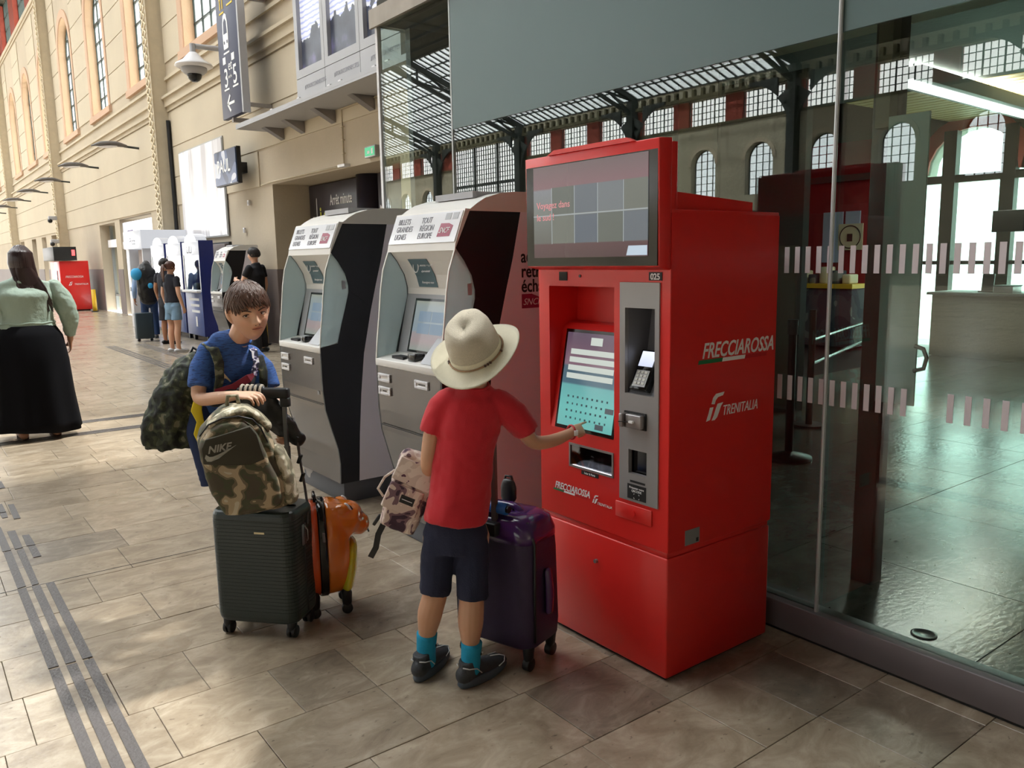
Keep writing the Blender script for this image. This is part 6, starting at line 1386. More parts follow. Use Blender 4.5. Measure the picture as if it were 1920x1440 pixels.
# ------------------------------------------------------------------ luggage
def local_thing(name, label, cat, org, ang, group=None):
    return thing(name, label, cat, org, ang, group)
M_gcase = mat('bottle_green_shell', srgb(32, 44, 42), .33, noise=.06, bump=.15, bscale=300)
M_tele = mat('telescopic_alu', srgb(130, 130, 134), .3, metal=.8)
def caster(parent, x, y, r=.028, local=True, h=.07):
    mb = MB(); 
    for s in (-1, 1): mb.cyl((x+s*.011-.007, y, r), (x+s*.011+.007, y, r), r, n=18)
    w = mb.build('wheel', M_black, parent, local=True, bevel=.002)
    MB().chain([(x, y, h+.005, .022, .022), (x, y-.004, h-.02, .02, .022), (x, y-.004, r+.008, .012, .02)], (1, 0, 0)).build('wheel_fork', M_black, w, local=True, smooth=True)
def rib_case(parent, W_, D_, z0, z1, m, ribs=26):
    rs = []; n = ribs*2
    prof = [(0, .80), (.006, .9), (.018, .97), (.035, 1.0)]
    for dz, k in prof: rs.append(rrect(W_-(1-k)*.12, D_-(1-k)*.12, .045, z0+dz, 6))
    a, b = z0+.04, z1-.04
    for i in range(ribs):
        za = a+(b-a)*i/ribs; h = (b-a)/ribs
        off = 0 if i < ribs-7 else 0
        rs.append(rrect(W_, D_, .045, za, 6)); rs.append(rrect(W_, D_, .045, za+h*.8, 6)); rs.append(rrect(W_-.003, D_-.003, .045, za+h*.85, 6)); rs.append(rrect(W_-.003, D_-.003, .045, za+h*.97, 6))
    for dz, k in prof[::-1]: rs.append(rrect(W_-(1-k)*.12, D_-(1-k)*.12, .045, z1-dz, 6))
    return MB().rings(rs).build('shell', m, parent, local=True, smooth=False)
# green case: centre between its wheels
a_g = atan2(-.232, .207)
cg = Vector((1.07, 3.215, 0)); ux = Vector((cos(a_g), sin(a_g), 0)); uy = Vector((-sin(a_g), cos(a_g), 0)); cg = cg+uy*.085
gs = thing('suitcase', 'dark green ribbed hard shell suitcase with a camouflage bag standing on it', 'suitcase', tuple(cg), a_g)
rib_case(gs, .365, .225, .065, .545, M_gcase)
for x in (-.145, .145):
    for y in (-.075, .075): caster(gs, x, y, .026)
MB().tube([(-.183, 0, .09), (-.1835, 0, .5), (-.15, 0, .548), (.15, 0, .548), (.1835, 0, .5), (.183, 0, .09)], .0045, 6).build('zip', M_black, gs, local=True)
MB().box(.02, .065, -.1145, -.112, .455, .463).build('badge', mat('pale_gold_badge', srgb(196, 184, 150), .3, metal=.6), gs, local=True)
MB().box(.1825, .187, -.02, .015, .38, .47).build('combination_lock', M_tele, gs, local=True, bevel=.003)
mb = MB(); mb.tube([(.187, .0, .46), (.196, .01, .44), (.194, .014, .40), (.187, .02, .39)], .003, 6); mb.build('zip_pull', M_steel, gs, local=True, smooth=True)
MB().chain([(-.06, 0, .55, .012, .02), (-.03, 0, .566, .01, .02), (.06, 0, .566, .01, .02), (.09, 0, .55, .012, .02)], (0, 0, 1)).build('carry_handle', M_black, gs, local=True, smooth=True)
mb = MB()
for x in (-.09, .09): mb.box(x-.011, x+.011, .07, .088, .53, .78); mb.box(x-.008, x+.008, .072, .086, .78, .985)
mb.build('telescopic_pole', M_tele, gs, local=True)
mb = MB(); mb.box(-.12, .115, .062, .096, .985, 1.03); mb.build('handle_grip', M_black, gs, local=True, bevel=.01, seg=3); MB().box(-.12, -.08, .064, .094, .95, .99).build('grip_end', M_black, gs, local=True, bevel=.006); MB().box(.075, .115, .064, .094, .95, .99).build('grip_end', M_black, gs, local=True, bevel=.006)
# striped wrapping round the grip, black garment hanging over it
wr = thing('scarf', 'black cloth and pale striped strap wound on the suitcase handle grip', 'cloth', tuple(cg+uy*.08+Vector((0, 0, 1))))
mb = MB()
for i in range(5):
    c = cg+ux*(-.10+.022*i)+uy*.079+Vector((0, 0, 1.008)); mb.tube([c+ux*(.007*k/6)+uy*(.026*cos(k*pi/6))+Vector((0, 0, .031*sin(k*pi/6))) for k in range(13)], .006, 6)
mb.build('striped_wrap', mat('pale_striped_strap', srgb(176, 166, 150), .8, noise=.4, scale=90), wr, smooth=True)
P = lambda a, b, c: tuple(cg+ux*a+uy*b+Vector((0, 0, c)))
mb = MB(); mb.chain([P(-.06, .085, 1.0)+(.07, .03), P(.0, .09, .93)+(.075, .028), P(.07, .105, .86)+(.06, .026), P(.13, .12, .80)+(.035, .02)], tuple(ux)); mb.build('hanging_cloth', M_black, wr, voxel=.006, sm=3, disp=.02, dscale=.06, smooth=True)
ls = thing('strap', 'thin grey cord and clips hanging beside the telescopic pole', 'strap', P(.14, .09, .6))
MB().tube([P(.115, .1, .90), P(.128, .1, .80), P(.135, .105, .70), P(.15, .1, .60), P(.172, .07, .53), P(.188, .03, .46)], .0055, 6).build('cord', mat('grey_webbing', srgb(84, 82, 84), .8), ls, smooth=True)
for a_, z_ in ((.128, .80), (.135, .72), (.142, .64)): MB().bar(P(a_-.008, .1, z_-.018), P(a_+.006, .1, z_+.018), .02, .012).build('clip', M_black, ls, bevel=.002)
# camouflage bag with swoosh on top of it
M_camo = blotch('khaki_camo', [srgb(74, 66, 52), srgb(70, 72, 50), srgb(108, 96, 74), srgb(168, 150, 122), srgb(186, 176, 154)], [.40, .50, .575, .70], scale=17, dist=.6)
M_camo_lt = blotch('pale_camo', [srgb(104, 94, 76), srgb(120, 114, 92), srgb(170, 160, 136), srgb(206, 198, 178)], [.38, .5, .62], scale=22, dist=.6)
bf = Vector((-.31, -.95, 0)); br = Vector((.95, -.31, 0)); bo_ = Vector((1.045, 3.155, 0))
bp = thing('backpack', 'khaki camouflage sports backpack with a white-grey logo standing on the green suitcase', 'backpack', (1.045, 3.155, .55))
out = [(-.105, .60), (-.135, .66), (-.155, .74), (-.172, .82), (-.176, .88), (-.16, .925), (-.125, .965), (-.08, .995), (-.03, 1.003), (.02, .995), (.055, .965), (.08, .92), (.10, .86), (.125, .78), (.155, .70), (.17, .63), (.165, .59), (.12, .568), (.04, .558), (-.04, .556), (-.085, .565)]
def bring(k, d, dz=0):
    cx = sum(p[0] for p in out)/len(out); cz = .76
    return [bo_+br*(cx+(p[0]-cx)*k)+bf*d+Vector((0, 0, cz+(p[1]-cz)*k+dz)) for p in out]
mb = MB(); mb.rings([bring(.6, -.105), bring(.88, -.095), bring(.98, -.06), bring(1.0, 0), bring(.97, .05), bring(.88, .085), bring(.6, .1)]); mb.build('bag_body', M_camo, bp, voxel=.006, sm=4, disp=.02, dscale=.09, smooth=True)
# front pocket: plain dark olive upper half, camo lower half
def inr(k, d, zc, zs, top=2):
    return [bo_+br*(-.028+(p[0]+.01)*k*.86)+bf*d+Vector((0, 0, min(top, zc+(p[1]-.76)*zs))) for p in out]
mb = MB(); mb.rings([inr(1, .075, .755, .86), inr(.99, .1, .755, .85), inr(.94, .118, .755, .8), inr(.8, .124, .755, .68)]); mb.build('front_pocket', M_camo, bp, voxel=.006, sm=4, disp=.012, dscale=.08, smooth=True)
mb = MB(); q = [(-.165, .80), (-.168, .86), (-.15, .895), (.025, .935), (.05, .90), (.065, .84), (.075, .80), (.02, .785), (-.07, .79)]
def onb(x, z, d): return bo_+br*x+bf*(d-.35*max(0, abs(x+.04)-.06)**1.15)+Vector((0, 0, z))
k = len(q); v = [onb(x*.93-.004, z, .139) for x, z in q]+[onb(x*.93-.004, z, .10) for x, z in q]
mb.add(v, [tuple(range(k)), tuple(range(2*k-1, k-1, -1))]+[(i, i+k, (i+1) % k+k, (i+1) % k) for i in range(k)]); mb.build('plain_panel', mat('olive_panel', srgb(58, 54, 42), .85, noise=.12, scale=20), bp, bevel=.004)
tx = (br+Vector((0, 0, .12))).normalized(); txu = (Vector((0, 0, 1))-tx*tx.z).normalized()
text('lettering', 'NIKE', .038, onb(-.138, .842, .1415), tx, txu, mat('reflective_grey', srgb(150, 148, 138), .4), bp, shear=.35, bold=.0012)
sw = [(-.145, .838), (-.15, .825), (-.143, .812), (-.128, .811), (-.10, .822), (-.035, .868), (-.098, .838), (-.12, .83), (-.133, .829)]
v = [onb(x, z, .1415) for x, z in sw]+[onb(x, z, .137) for x, z in sw]; k = len(sw); MB().add(v, [tuple(range(k)), tuple(range(2*k-1, k-1, -1))]+[(i, i+k, (i+1) % k+k, (i+1) % k) for i in range(k)]).build('swoosh', bpy.data.materials['reflective_grey'], bp)
mb = MB(); mb.chain([tuple(bo_+br*(-.12)+bf*.03+Vector((0, 0, .935)))+(.022, .07), tuple(bo_+br*(-.04)+bf*.03+Vector((0, 0, .983)))+(.018, .078), tuple(bo_+br*.03+bf*.02+Vector((0, 0, .972)))+(.018, .075), tuple(bo_+br*.085+bf*.02+Vector((0, 0, .91)))+(.02, .05)], (0, 0, 1)); mb.build('top_lid', M_camo_lt, bp, voxel=.006, sm=3, disp=.008, smooth=True)
MB().tube([onb(-.165, .90, .09), onb(-.13, .945, .098), onb(-.08, .968, .105), onb(-.02, .972, .108), onb(.03, .955, .105), onb(.06, .915, .1), onb(.08, .86, .095), onb(.10, .79, .09)], .0035, 6).build('zip', M_black, bp, smooth=True)
mb = MB(); mb.chain([tuple(bo_+br*.12+bf*.03+Vector((0, 0, .80)))+(.03, .06), tuple(bo_+br*.145+bf*.03+Vector((0, 0, .71)))+(.035, .07), tuple(bo_+br*.155+bf*.03+Vector((0, 0, .62)))+(.035, .07)], tuple(br)); mb.build('side_pocket', M_camo_lt, bp, voxel=.006, sm=3, disp=.012, dscale=.05, smooth=True)
MB().tube([bo_+br*(-.06)+Vector((0, 0, .998)), bo_+br*(-.055)+Vector((0, 0, 1.035)), bo_+br*(-.02)+Vector((0, 0, 1.035)), bo_+br*(-.015)+Vector((0, 0, .995))], .008, 8).build('carry_loop', M_camo_lt, bp, smooth=True)

# orange children's case, side view, face to the right
og = thing('suitcase', 'small glossy orange and yellow children suitcase behind the green one', 'suitcase', (1.40, 3.27, 0))
of = Vector((.94, -.33, 0)); os_ = Vector((.33, .94, 0)); oc = Vector((1.432, 3.28, 0))
M_or = mat('orange_shell', srgb(214, 116, 30), .12, noise=.12, scale=8, coat=.6); M_ye = mat('lime_yellow_shell', srgb(206, 200, 40), .15, coat=.5, noise=.06)
def oring(d, w, z0, z1, n=24, sq=.75):
    out_ = []
    for i in range(n):
        a = 2*pi*i/n; c, s = cos(a), sin(a); c = math.copysign(abs(c)**sq, c); s = math.copysign(abs(s)**sq, s)
        out_.append(oc+of*d+os_*(w*c)+Vector((0, 0, (z0+z1)/2+(z1-z0)/2*s)))
    return out_
MB().rings([oring(-.115, .10, .10, .48), oring(-.112, .125, .085, .50), oring(-.09, .135, .08, .507), oring(-.055, .137, .078, .51)]).build('back_shell', mat('red_orange_shell', srgb(214, 84, 34), .15, coat=.6), og, smooth=True)
MB().rings([oring(-.056, .139, .076, .512), oring(-.05, .142, .073, .515), oring(-.025, .142, .073, .515), oring(-.02, .139, .076, .512)]).build('zip_band', M_blackg, og, smooth=True)
# front: animal-like upper bulge, narrower lower body
mb = MB(); mb.rings([oring(-.021, .137, .078, .51), oring(.0, .136, .08, .512), oring(.03, .13, .083, .505), oring(.055, .118, .09, .49), oring(.075, .10, .11, .46), oring(.082, .06, .16, .40)])
mb.chain([tuple(oc+of*.03+Vector((0, 0, .40)))+(.115, .10), tuple(oc+of*.09+Vector((0, 0, .40)))+(.105, .09), tuple(oc+of*.125+Vector((0, 0, .385)))+(.075, .055)], tuple(os_))
for s in (-1, 1): mb.ball(oc+of*.055+os_*(s*.06)+Vector((0, 0, .472)), (.036, .032, .026), 14)
mb.build('front_shell', M_or, og, voxel=.006, sm=6, smooth=True)
mb = MB(); mb.chain([tuple(oc+of*.06+Vector((0, 0, .12)))+(.115, .035), tuple(oc+of*.078+Vector((0, 0, .2)))+(.118, .035), tuple(oc+of*.09+Vector((0, 0, .29)))+(.09, .03)], tuple(os_)); mb.build('belly', M_ye, og, voxel=.006, sm=4, smooth=True)
for s in (-1, 1):
    c = oc+of*.082+os_*(s*.063)+Vector((0, 0, .478))
    MB().chain([tuple(c+Vector((0, 0, .016))-of*.012)+(.009, .006), tuple(c+Vector((0, 0, .004)))+(.012, .008), tuple(c+of*.012-Vector((0, 0, .016)))+(.008, .006)], tuple(os_)).build('eye_ring', M_white, og, smooth=True)
    c2 = c+of*.004; MB().chain([tuple(c2+Vector((0, 0, .012))-of*.008)+(.006, .005), tuple(c2+Vector((0, 0, .002))+of*.002)+(.008, .007), tuple(c2+of*.012-Vector((0, 0, .010)))+(.005, .005)], tuple(os_)).build('eye_mark', M_black, og, smooth=True)
MB().tube([oc+of*.168+os_*(-.05)+Vector((0, 0, .355)), oc+of*.172+os_*(-.02)+Vector((0, 0, .345)), oc+of*.172+os_*(.02)+Vector((0, 0, .345)), oc+of*.168+os_*.05+Vector((0, 0, .355))], .004, 6).build('mouth_mark', M_black, og, smooth=True)
def wcast(parent, p, d, r=.024):
    s = Vector((-d.y, d.x, 0)); q = Vector(p)
    w = MB().cyl(q-s*.014+Vector((0, 0, r)), q+s*.014+Vector((0, 0, r)), r, n=18).build('wheel', M_black, parent, bevel=.002)
    MB().chain([tuple(q+Vector((0, 0, .095)))+(.024, .024), tuple(q+Vector((0, 0, .06)))+(.02, .022), tuple(q+Vector((0, 0, r+.01)))+(.013, .018)], tuple(s)).build('wheel_fork', M_black, w, smooth=True)
for dx_, dy_ in ((-.085, -.09), (-.085, .09), (.055, -.08), (.055, .08)): wcast(og, oc+of*dx_+os_*dy_, of)
MB().tube([oc+of*-.06+os_*-.04+Vector((0, 0, .51)), oc+of*-.06+os_*-.035+Vector((0, 0, .535)), oc+of*-.06+os_*.035+Vector((0, 0, .535)), oc+of*-.06+os_*.04+Vector((0, 0, .51))], .007, 8).build('carry_handle', M_blackg, og, smooth=True)
MB().bar(oc+of*-.035+os_*-.146+Vector((0, 0, .36)), oc+of*-.035+os_*-.146+Vector((0, 0, .40)), .012, .008).build('zip_pull', M_steel, og)

# purple soft case by the hat boy
ps = thing('suitcase', 'dark purple soft suitcase between the boy in red and the red kiosk', 'suitcase', (1.80, 2.43, 0))
pf = Vector((.95, .31, 0)); pw_ = Vector((-.31, .95, 0)); pc = Vector((1.795, 2.44, 0)); PM = Matrix(((pw_.x, pf.x, 0, pc.x), (pw_.y, pf.y, 0, pc.y), (0, 0, 1, 0), (0, 0, 0, 1)))
M_pu = mat('dark_purple_fabric', srgb(46, 28, 62), .5, noise=.2, scale=30, bump=.3, bscale=500); M_pug = mat('purple_gloss_top', srgb(66, 36, 88), .16, noise=.1, coat=.4)
def pr_(w, d, r, z, cx=0, cy=0): return [PM @ v for v in rrect(w, d, r, z, 6, cx, cy)]
MB().rings([pr_(.33, .2, .05, .085), pr_(.36, .235, .055, .1), pr_(.37, .245, .06, .16), pr_(.365, .24, .06, .30), pr_(.36, .235, .06, .45), pr_(.352, .225, .065, .535), pr_(.33, .205, .07, .57), pr_(.28, .16, .07, .588)]).build('body', M_pu, ps, smooth=True)
MB().rings([pr_(.357, .232, .06, .50), pr_(.358, .232, .062, .53), pr_(.336, .21, .07, .575), pr_(.28, .16, .07, .594), pr_(.1, .05, .02, .597)]).build('top_gusset', M_pug, ps, smooth=True)
MB().rings([[PM @ Vector((v.x, .5*0+.118+.03*k, v.z)) for v in [Vector((w*cos(a), 0, .33+h*sin(a))) for a in [2*pi*i/24 for i in range(24)]]] for k, w, h in ((-.6, .15, .2), (.2, .148, .195), (.5, .135, .18))]).build('front_pocket', M_pu, ps, smooth=True)
for cx_ in (-.182, .182): MB().tube([PM @ Vector((cx_, -.08, .12)), PM @ Vector((cx_*1.01, -.082, .3)), PM @ Vector((cx_, -.075, .5)), PM @ Vector((cx_*.8, -.07, .58))], .006, 6).build('piping', M_black, ps, smooth=True)
MB().chain([tuple(PM @ Vector((-.195, .0, .22)))+(.02, .012), tuple(PM @ Vector((-.197, 0, .3)))+(.022, .014), tuple(PM @ Vector((-.19, 0, .38)))+(.02, .012)], tuple(pf)).build('side_handle', M_pug, ps, smooth=True)
MB().chain([tuple(PM @ Vector((-.07, 0, .592)))+(.014, .018), tuple(PM @ Vector((-.04, 0, .612)))+(.01, .018), tuple(PM @ Vector((.04, 0, .612)))+(.01, .018), tuple(PM @ Vector((.07, 0, .592)))+(.014, .018)], (0, 0, 1)).build('carry_handle', M_pug, ps, smooth=True)
mb = MB()
for cx_ in (-.02, .13): mb.bar(PM @ Vector((cx_, -.10, .5)), PM @ Vector((cx_, -.10, 1.04)), .022, .014, tuple(pf))
mb.build('telescopic_pole', mat('bronze_pole', srgb(110, 96, 92), .35, metal=.6), ps); MB().bar(PM @ Vector((-.045, -.10, 1.05)), PM @ Vector((.155, -.10, 1.05)), .035, .035).build('handle_grip', M_black, ps, bevel=.008); MB().bar(PM @ Vector((-.05, -.115, .55)), PM @ Vector((.16, -.115, .55)), .05, .05).build('handle_housing', M_black, ps, bevel=.006)
for dx_, dy_ in ((-.15, -.08), (.15, -.08), (-.15, .075), (.15, .075)): wcast(ps, PM @ Vector((dx_, dy_, 0)), pf, .026)
bb = thing('pouch', 'small black pouch standing upright behind the purple suitcase handle', 'bag', (1.93, 2.62, .6)); MB().chain([(1.872, 2.522, .602, .036, .02), (1.872, 2.522, .64, .036, .02), (1.871, 2.521, .665, .03, .016)], tuple(pw_)).build('pouch_body', M_black, bb, smooth=True); MB().tube([(1.865, 2.54, .665), (1.868, 2.535, .69), (1.878, 2.51, .69), (1.882, 2.505, .665)], .005, 6).build('loop', M_black, bb, smooth=True)
bt = thing('drink_bottle', 'blue item lying on the purple suitcase top by the red shirt hem', 'bottle', (1.76, 2.40, .62)); MB().cyl((1.735, 2.35, .622), (1.70, 2.46, .622), .022, n=16).build('bottle_body', mat('bright_blue', srgb(30, 90, 170), .3), bt, smooth=True); MB().cyl((1.738, 2.34, .622), (1.735, 2.35, .622), .014, n=12).build('cap', M_black, bt)

# white and plum satchel on his left
M_sat = blotch('cream_plum_print', [srgb(66, 44, 58), srgb(120, 92, 100), srgb(206, 184, 174), srgb(226, 212, 200)], [.37, .43, .56], scale=15, dist=1.2)
M_sat_l = blotch('cream_print', [srgb(96, 60, 80), srgb(206, 186, 176), srgb(222, 206, 196)], [.34, .5], scale=18, dist=1.2)
sb = thing('satchel', 'cream and plum patterned satchel hanging at the left side of the boy in red', 'bag', (1.43, 2.55, .7))
bl = Vector((.80, -.52, 0)); bd = Vector((-.52, -.80, 0)); bc_ = Vector((1.435, 2.545, .70)); T_ = radians(-24)
SX = bl*cos(T_)+Vector((0, 0, 1))*sin(T_); SZ = Vector((0, 0, 1))*cos(T_)-bl*sin(T_)
def S(x, z, d): return bc_+SX*x+SZ*z+bd*d
def sring(w0, w1, h, d, rz=0): 
    pts_ = [(-w0, -h), (-w0*.9, -h*1.05), (w0*.9, -h*1.05), (w0, -h), (w1, h*.3), (w1, h), (w1*.85, h*1.1), (-w1*.85, h*1.1), (-w1, h), (-w1, h*.3)]
    return [S(x, z, d) for x, z in pts_]
MB().rings([sring(.055, .07, .13, -.05), sring(.068, .084, .138, -.035), sring(.07, .086, .14, .02), sring(.06, .075, .13, .045)]).build('bag_body', M_sat, sb, voxel=.005, sm=5, disp=.015, dscale=.06, smooth=True)
mb = MB(); v = [S(x, z, .052) for x, z in ((-.082, .13), (.082, .13), (.09, .035), (-.09, .04))]; v2 = [S(x, z, .04) for x, z in ((-.082, .13), (.082, .13), (.09, .035), (-.09, .04))]; mb.add(v+v2, [(0, 1, 2, 3), (7, 6, 5, 4), (0, 4, 5, 1), (1, 5, 6, 2), (2, 6, 7, 3), (3, 7, 4, 0)]); mb.build('flap', M_sat_l, sb, bevel=.006, seg=3)
mb = MB(); v = [S(x, z, .057) for x, z in ((-.085, .03), (.05, .03), (.05, -.07), (-.09, -.07))]; v2 = [S(x, z, .035) for x, z in ((-.085, .03), (.05, .03), (.05, -.07), (-.09, -.07))]; mb.add(v+v2, [(0, 1, 2, 3), (7, 6, 5, 4), (0, 4, 5, 1), (1, 5, 6, 2), (2, 6, 7, 3), (3, 7, 4, 0)]); mb.build('pocket', M_sat, sb, bevel=.006, seg=3)
v = [S(x, z, .0585) for x, z in ((-.03, .0), (.025, .0), (.025, -.03), (-.03, -.03))]; v2 = [S(x, z, .056) for x, z in ((-.03, .0), (.025, .0), (.025, -.03), (-.03, -.03))]; MB().add(v+v2, [(0, 1, 2, 3), (7, 6, 5, 4), (0, 4, 5, 1), (1, 5, 6, 2), (2, 6, 7, 3), (3, 7, 4, 0)]).build('patch', M_black, sb)
MB().bar(S(-.024, -.015, .0592), S(.018, -.015, .0592), .001, .012, tuple(bd)).build('patch_print', M_paper, sb)
MB().strip([S(-.05, -.14, .0), S(-.055, -.19, .01), S(-.045, -.24, .01), S(-.05, -.285, .005)], tuple(bl), .022, .003).build('dangling_strap', M_black, sb); MB().bar(S(-.075, -.12, 0), S(-.085, -.165, 0), .02, .012).build('buckle', M_black, sb, bevel=.003)
MB().strip([S(.03, .13, -.02), (1.475, 2.50, .88), (1.462, 2.46, .84)], (0, .3, 1), .018, .003).build('shoulder_strap', M_black, sb)
MB().tube([S(-.085, .06, .0), S(-.112, .02, 0), S(-.12, -.03, 0), S(-.09, -.05, 0)], .005, 6).build('side_loop', M_sat_l, sb, smooth=True)
# ------------------------------------------------------------------ people further off
M_skin_w = skin_mat('woman_skin', srgb(184, 136, 108)); M_skin_p = skin_mat('pale_skin', srgb(214, 168, 142)); M_skin_t = skin_mat('tanned_skin', srgb(176, 126, 96))
def figure(label, loc, facing, H, skin, top, bottom, hair, kind='trousers', armL=None, armR=None, sleeve='short', width=1.0, hairstyle='short', shoes=None, group=None, stance=.1):
    """standing person; local +y is where the person faces"""
    s = H/1.72; t = thing('person', label, 'person', loc, radians(facing-90), group)
    A = lambda *p: [tuple(v*s for v in q) for q in p]
    b = MB(); hm_ = frame((0, .015*s, 1.60*s), (0, 1, 0)); head(b, hm_, s, 36, 32)
    b.chain(A((0, -.01, 1.38, .055, .05), (0, 0, 1.46, .052, .052), (0, .01, 1.53, .054, .054)), (1, 0, 0))
    b.chain(A((0, 0, .92, .12*width, .075*width), (0, .0, 1.1, .11*width, .07*width), (0, 0, 1.28, .125*width, .075*width), (0, -.005, 1.39, .11, .05)), (1, 0, 0))
    aL = armL or [(-.19*width, 0, 1.39), (-.24*width, -.02, 1.12), (-.25*width, .05, .87)]; aR = armR or [(.19*width, 0, 1.39), (.24*width, -.02, 1.12), (.25*width, .05, .87)]
    for arm, mir in ((aL, 1), (aR, -1)):
        (x0, y0, z0), (x1, y1, z1), (x2, y2, z2) = arm
        b.chain(A((x0, y0, z0, .05, .05), ((x0+x1)/2, (y0+y1)/2, (z0+z1)/2, .046, .048), (x1, y1, z1, .038, .04), ((x1+x2)/2, (y1+y2)/2, (z1+z2)/2, .034, .036), (x2, y2, z2, .024, .027)), (0, 1, 0))
        d = Vector((x2-x1, y2-y1, z2-z1)); hand(b, hframe(tuple(Vector((x2, y2, z2))*s), d, (-mir, 0, .1)), s, [(20, 30, 18)]*4, mir=mir)
    for sg in (-1, 1):
        x = sg*stance; b.chain(A((x*.8, 0, .88, .07, .075), (x, .01, .7, .078, .08), (x, .01, .5, .056, .06), (x, -.01, .36, .055, .06), (x, -.01, .12, .036, .04), (x, 0, .06, .038, .042)), (1, 0, 0))
    b.build('body', skin, t, local=True, voxel=.009*s, sm=3, smooth=True)
    m = MB(); m.chain(A((0, 0, .95, .165*width, .125*width), (0, 0, 1.1, .15*width, .115*width), (0, 0, 1.28, .165*width, .125*width), (0, -.01, 1.38, .155*width, .09), (0, -.01, 1.44, .09, .075), (0, -.005, 1.475, .066, .062)), (1, 0, 0), n=20, caps=(0, 0))
    k = {'short': .55, 'long': 1.0, 'none': 0}[sleeve]
    if k:
        for arm in (aL, aR):
            p0, p1, p2 = [Vector(v) for v in arm]
            pts_ = [tuple(p0)+(.062, .06), tuple(p0.lerp(p1, .55))+(.06, .06)]
            if k == 1: pts_ += [tuple(p1)+(.056, .056), tuple(p1.lerp(p2, .85))+(.044, .044)]
            m.chain(A(*pts_), (0, 1, 0), caps=(1, 0))
    m.build('top', top, t, local=True, voxel=.011*s, sm=4, disp=.02, dscale=.12, smooth=True)
    if kind == 'skirt':
        m = MB(); rs = []
        for z, rx, ry in ((1.02, .165, .135), (.92, .21, .165), (.7, .235, .185), (.4, .25, .19), (.15, .27, .2), (.075, .275, .2)):
            rs.append([Vector((rx*width*.92*(1+.035*sin(9*a)*(1-z))*cos(a), ry*width*.92*(1+.05*sin(9*a)*(1-z))*sin(a), z+.02*sin(a*2)*(z < .1)))*s for a in [2*pi*i/54 for i in range(54)]])
        m.rings(rs).build('skirt', bottom, t, local=True, smooth=True)
    else:
        lo_, w = {'trousers': (.08, .075), 'shorts': (.62, .092), 'kneeshorts': (.48, .092)}[kind]; m = MB()
        m.chain(A((0, 0, .82, .15*width, .115*width), (0, 0, .98, .155*width, .115*width)), (1, 0, 0), caps=(1, 0))
        for sg in (-1, 1):
            pts_ = [(sg*stance*.9, 0, .88, .095, .10), (sg*stance, .005, (.88+lo_)/2+.05, .088 if kind != 'trousers' else .078, .09 if kind != 'trousers' else .08), (sg*stance, 0, lo_, w, w+.01)]
            m.chain(A(*pts_), (1, 0, 0), caps=(1, 0))
        m.build('bottoms', bottom, t, local=True, voxel=.011*s, sm=4, disp=.012, dscale=.1, smooth=True)
    for sg in (-1, 1):
        sm_ = shoes or (M_shoe, M_sole); x = sg*stance*s
        m = MB(); m.chain([(x, -.07*s, .045*s, .038*s, .035*s), (x, .02*s, .045*s, .042*s, .036*s), (x, .14*s, .032*s, .044*s, .024*s), (x, .18*s, .028*s, .032*s, .018*s)], (1, 0, 0)); sh_ = m.build('shoe', sm_[0], t, local=True, smooth=True)
        MB().rings([[Vector((x+.046*s*cos(a), .055*s+.14*s*sin(a), z)) for a in [2*pi*i/20 for i in range(20)]] for z in (0, .022*s)]).build('sole', sm_[1], sh_, local=True)
    # hair
    hb = MB(); rs = []
    for i in range(1, 20):
        th = .05+1.85*i/20; ring = []
        for kk in range(32):
            ph = 2*pi*kk/32; f = max(0, sin(ph)); lim = 1.9-.85*f**.6; q = head_pt(min(th, lim), ph); ring.append(hm_ @ ((q+q.normalized()*.014)*s))
        rs.append(ring)
    hb.rings(rs); rn = random.Random(int(H*100))
    if hairstyle == 'short': locks(hb, hm_, s, .05, 60, .6, lambda p: 1.75-.6*max(0, sin(p)), .008, .02, rn, 0, jag=.25)
    if hairstyle == 'long':
        hb.chain([tuple(hm_ @ (Vector(q[:3])*s))+(q[3]*s, q[4]*s) for q in ((0, -.05, .02, .05, .04), (.005, -.075, -.08, .07, .03), (.03, -.09, -.18, .08, .022), (.05, -.105, -.28, .075, .014))], (1, 0, 0))
        for i in range(90):
            a = pi+pi*(i+.5)/90+rn.uniform(-.05, .05); q0 = head_pt(.4+rn.uniform(0, .4), a); q1 = head_pt(1.2, a); q2 = head_pt(1.8, a); off = .03; x = q2.x
            e = rn.uniform(1.18, 1.30); sx_ = .05
            pts_ = [q0+q0.normalized()*.014, q1+q1.normalized()*.022, q2+q2.normalized()*.026, Vector((x*1.25+sx_*.3, min(q2.y*.9, -.075), -.16)), Vector((x*1.45+sx_, -.115, -.26)), Vector((x*1.5+sx_*1.8, -.13, e-1.66))]
            hb.tube([hm_ @ (p*s) for p in pts_], [r*s for r in (.006, .011, .013, .014, .012, .003)], 6)
    if hairstyle == 'pony':
        locks(hb, hm_, s, .05, 50, .5, lambda p: 1.6-.5*max(0, sin(p)), .007, .016, rn, 0)
        for i in range(26):
            u = rn.uniform(-.02, .02); v_ = rn.uniform(-.02, .02); hb.tube([hm_ @ (Vector(p)*s) for p in ((u, -.10, .045+v_), (u*1.4, -.15, .04+v_), (u*2, -.175, -.02), (u*1.8, -.17, -.14), (u, -.16, -.24+rn.uniform(-.03, .03)))], [r*s for r in (.008, .012, .012, .010, .003)], 6)
    if hairstyle == 'bun':
        locks(hb, hm_, s, .05, 50, .5, lambda p: 1.7-.5*max(0, sin(p)), .007, .018, rn, 0); hb.ball(hm_ @ (Vector((0, -.13, .02))*s), .05*s, 12)
    hb.build('hair', hair, t, local=True, smooth=True)
    return t, s
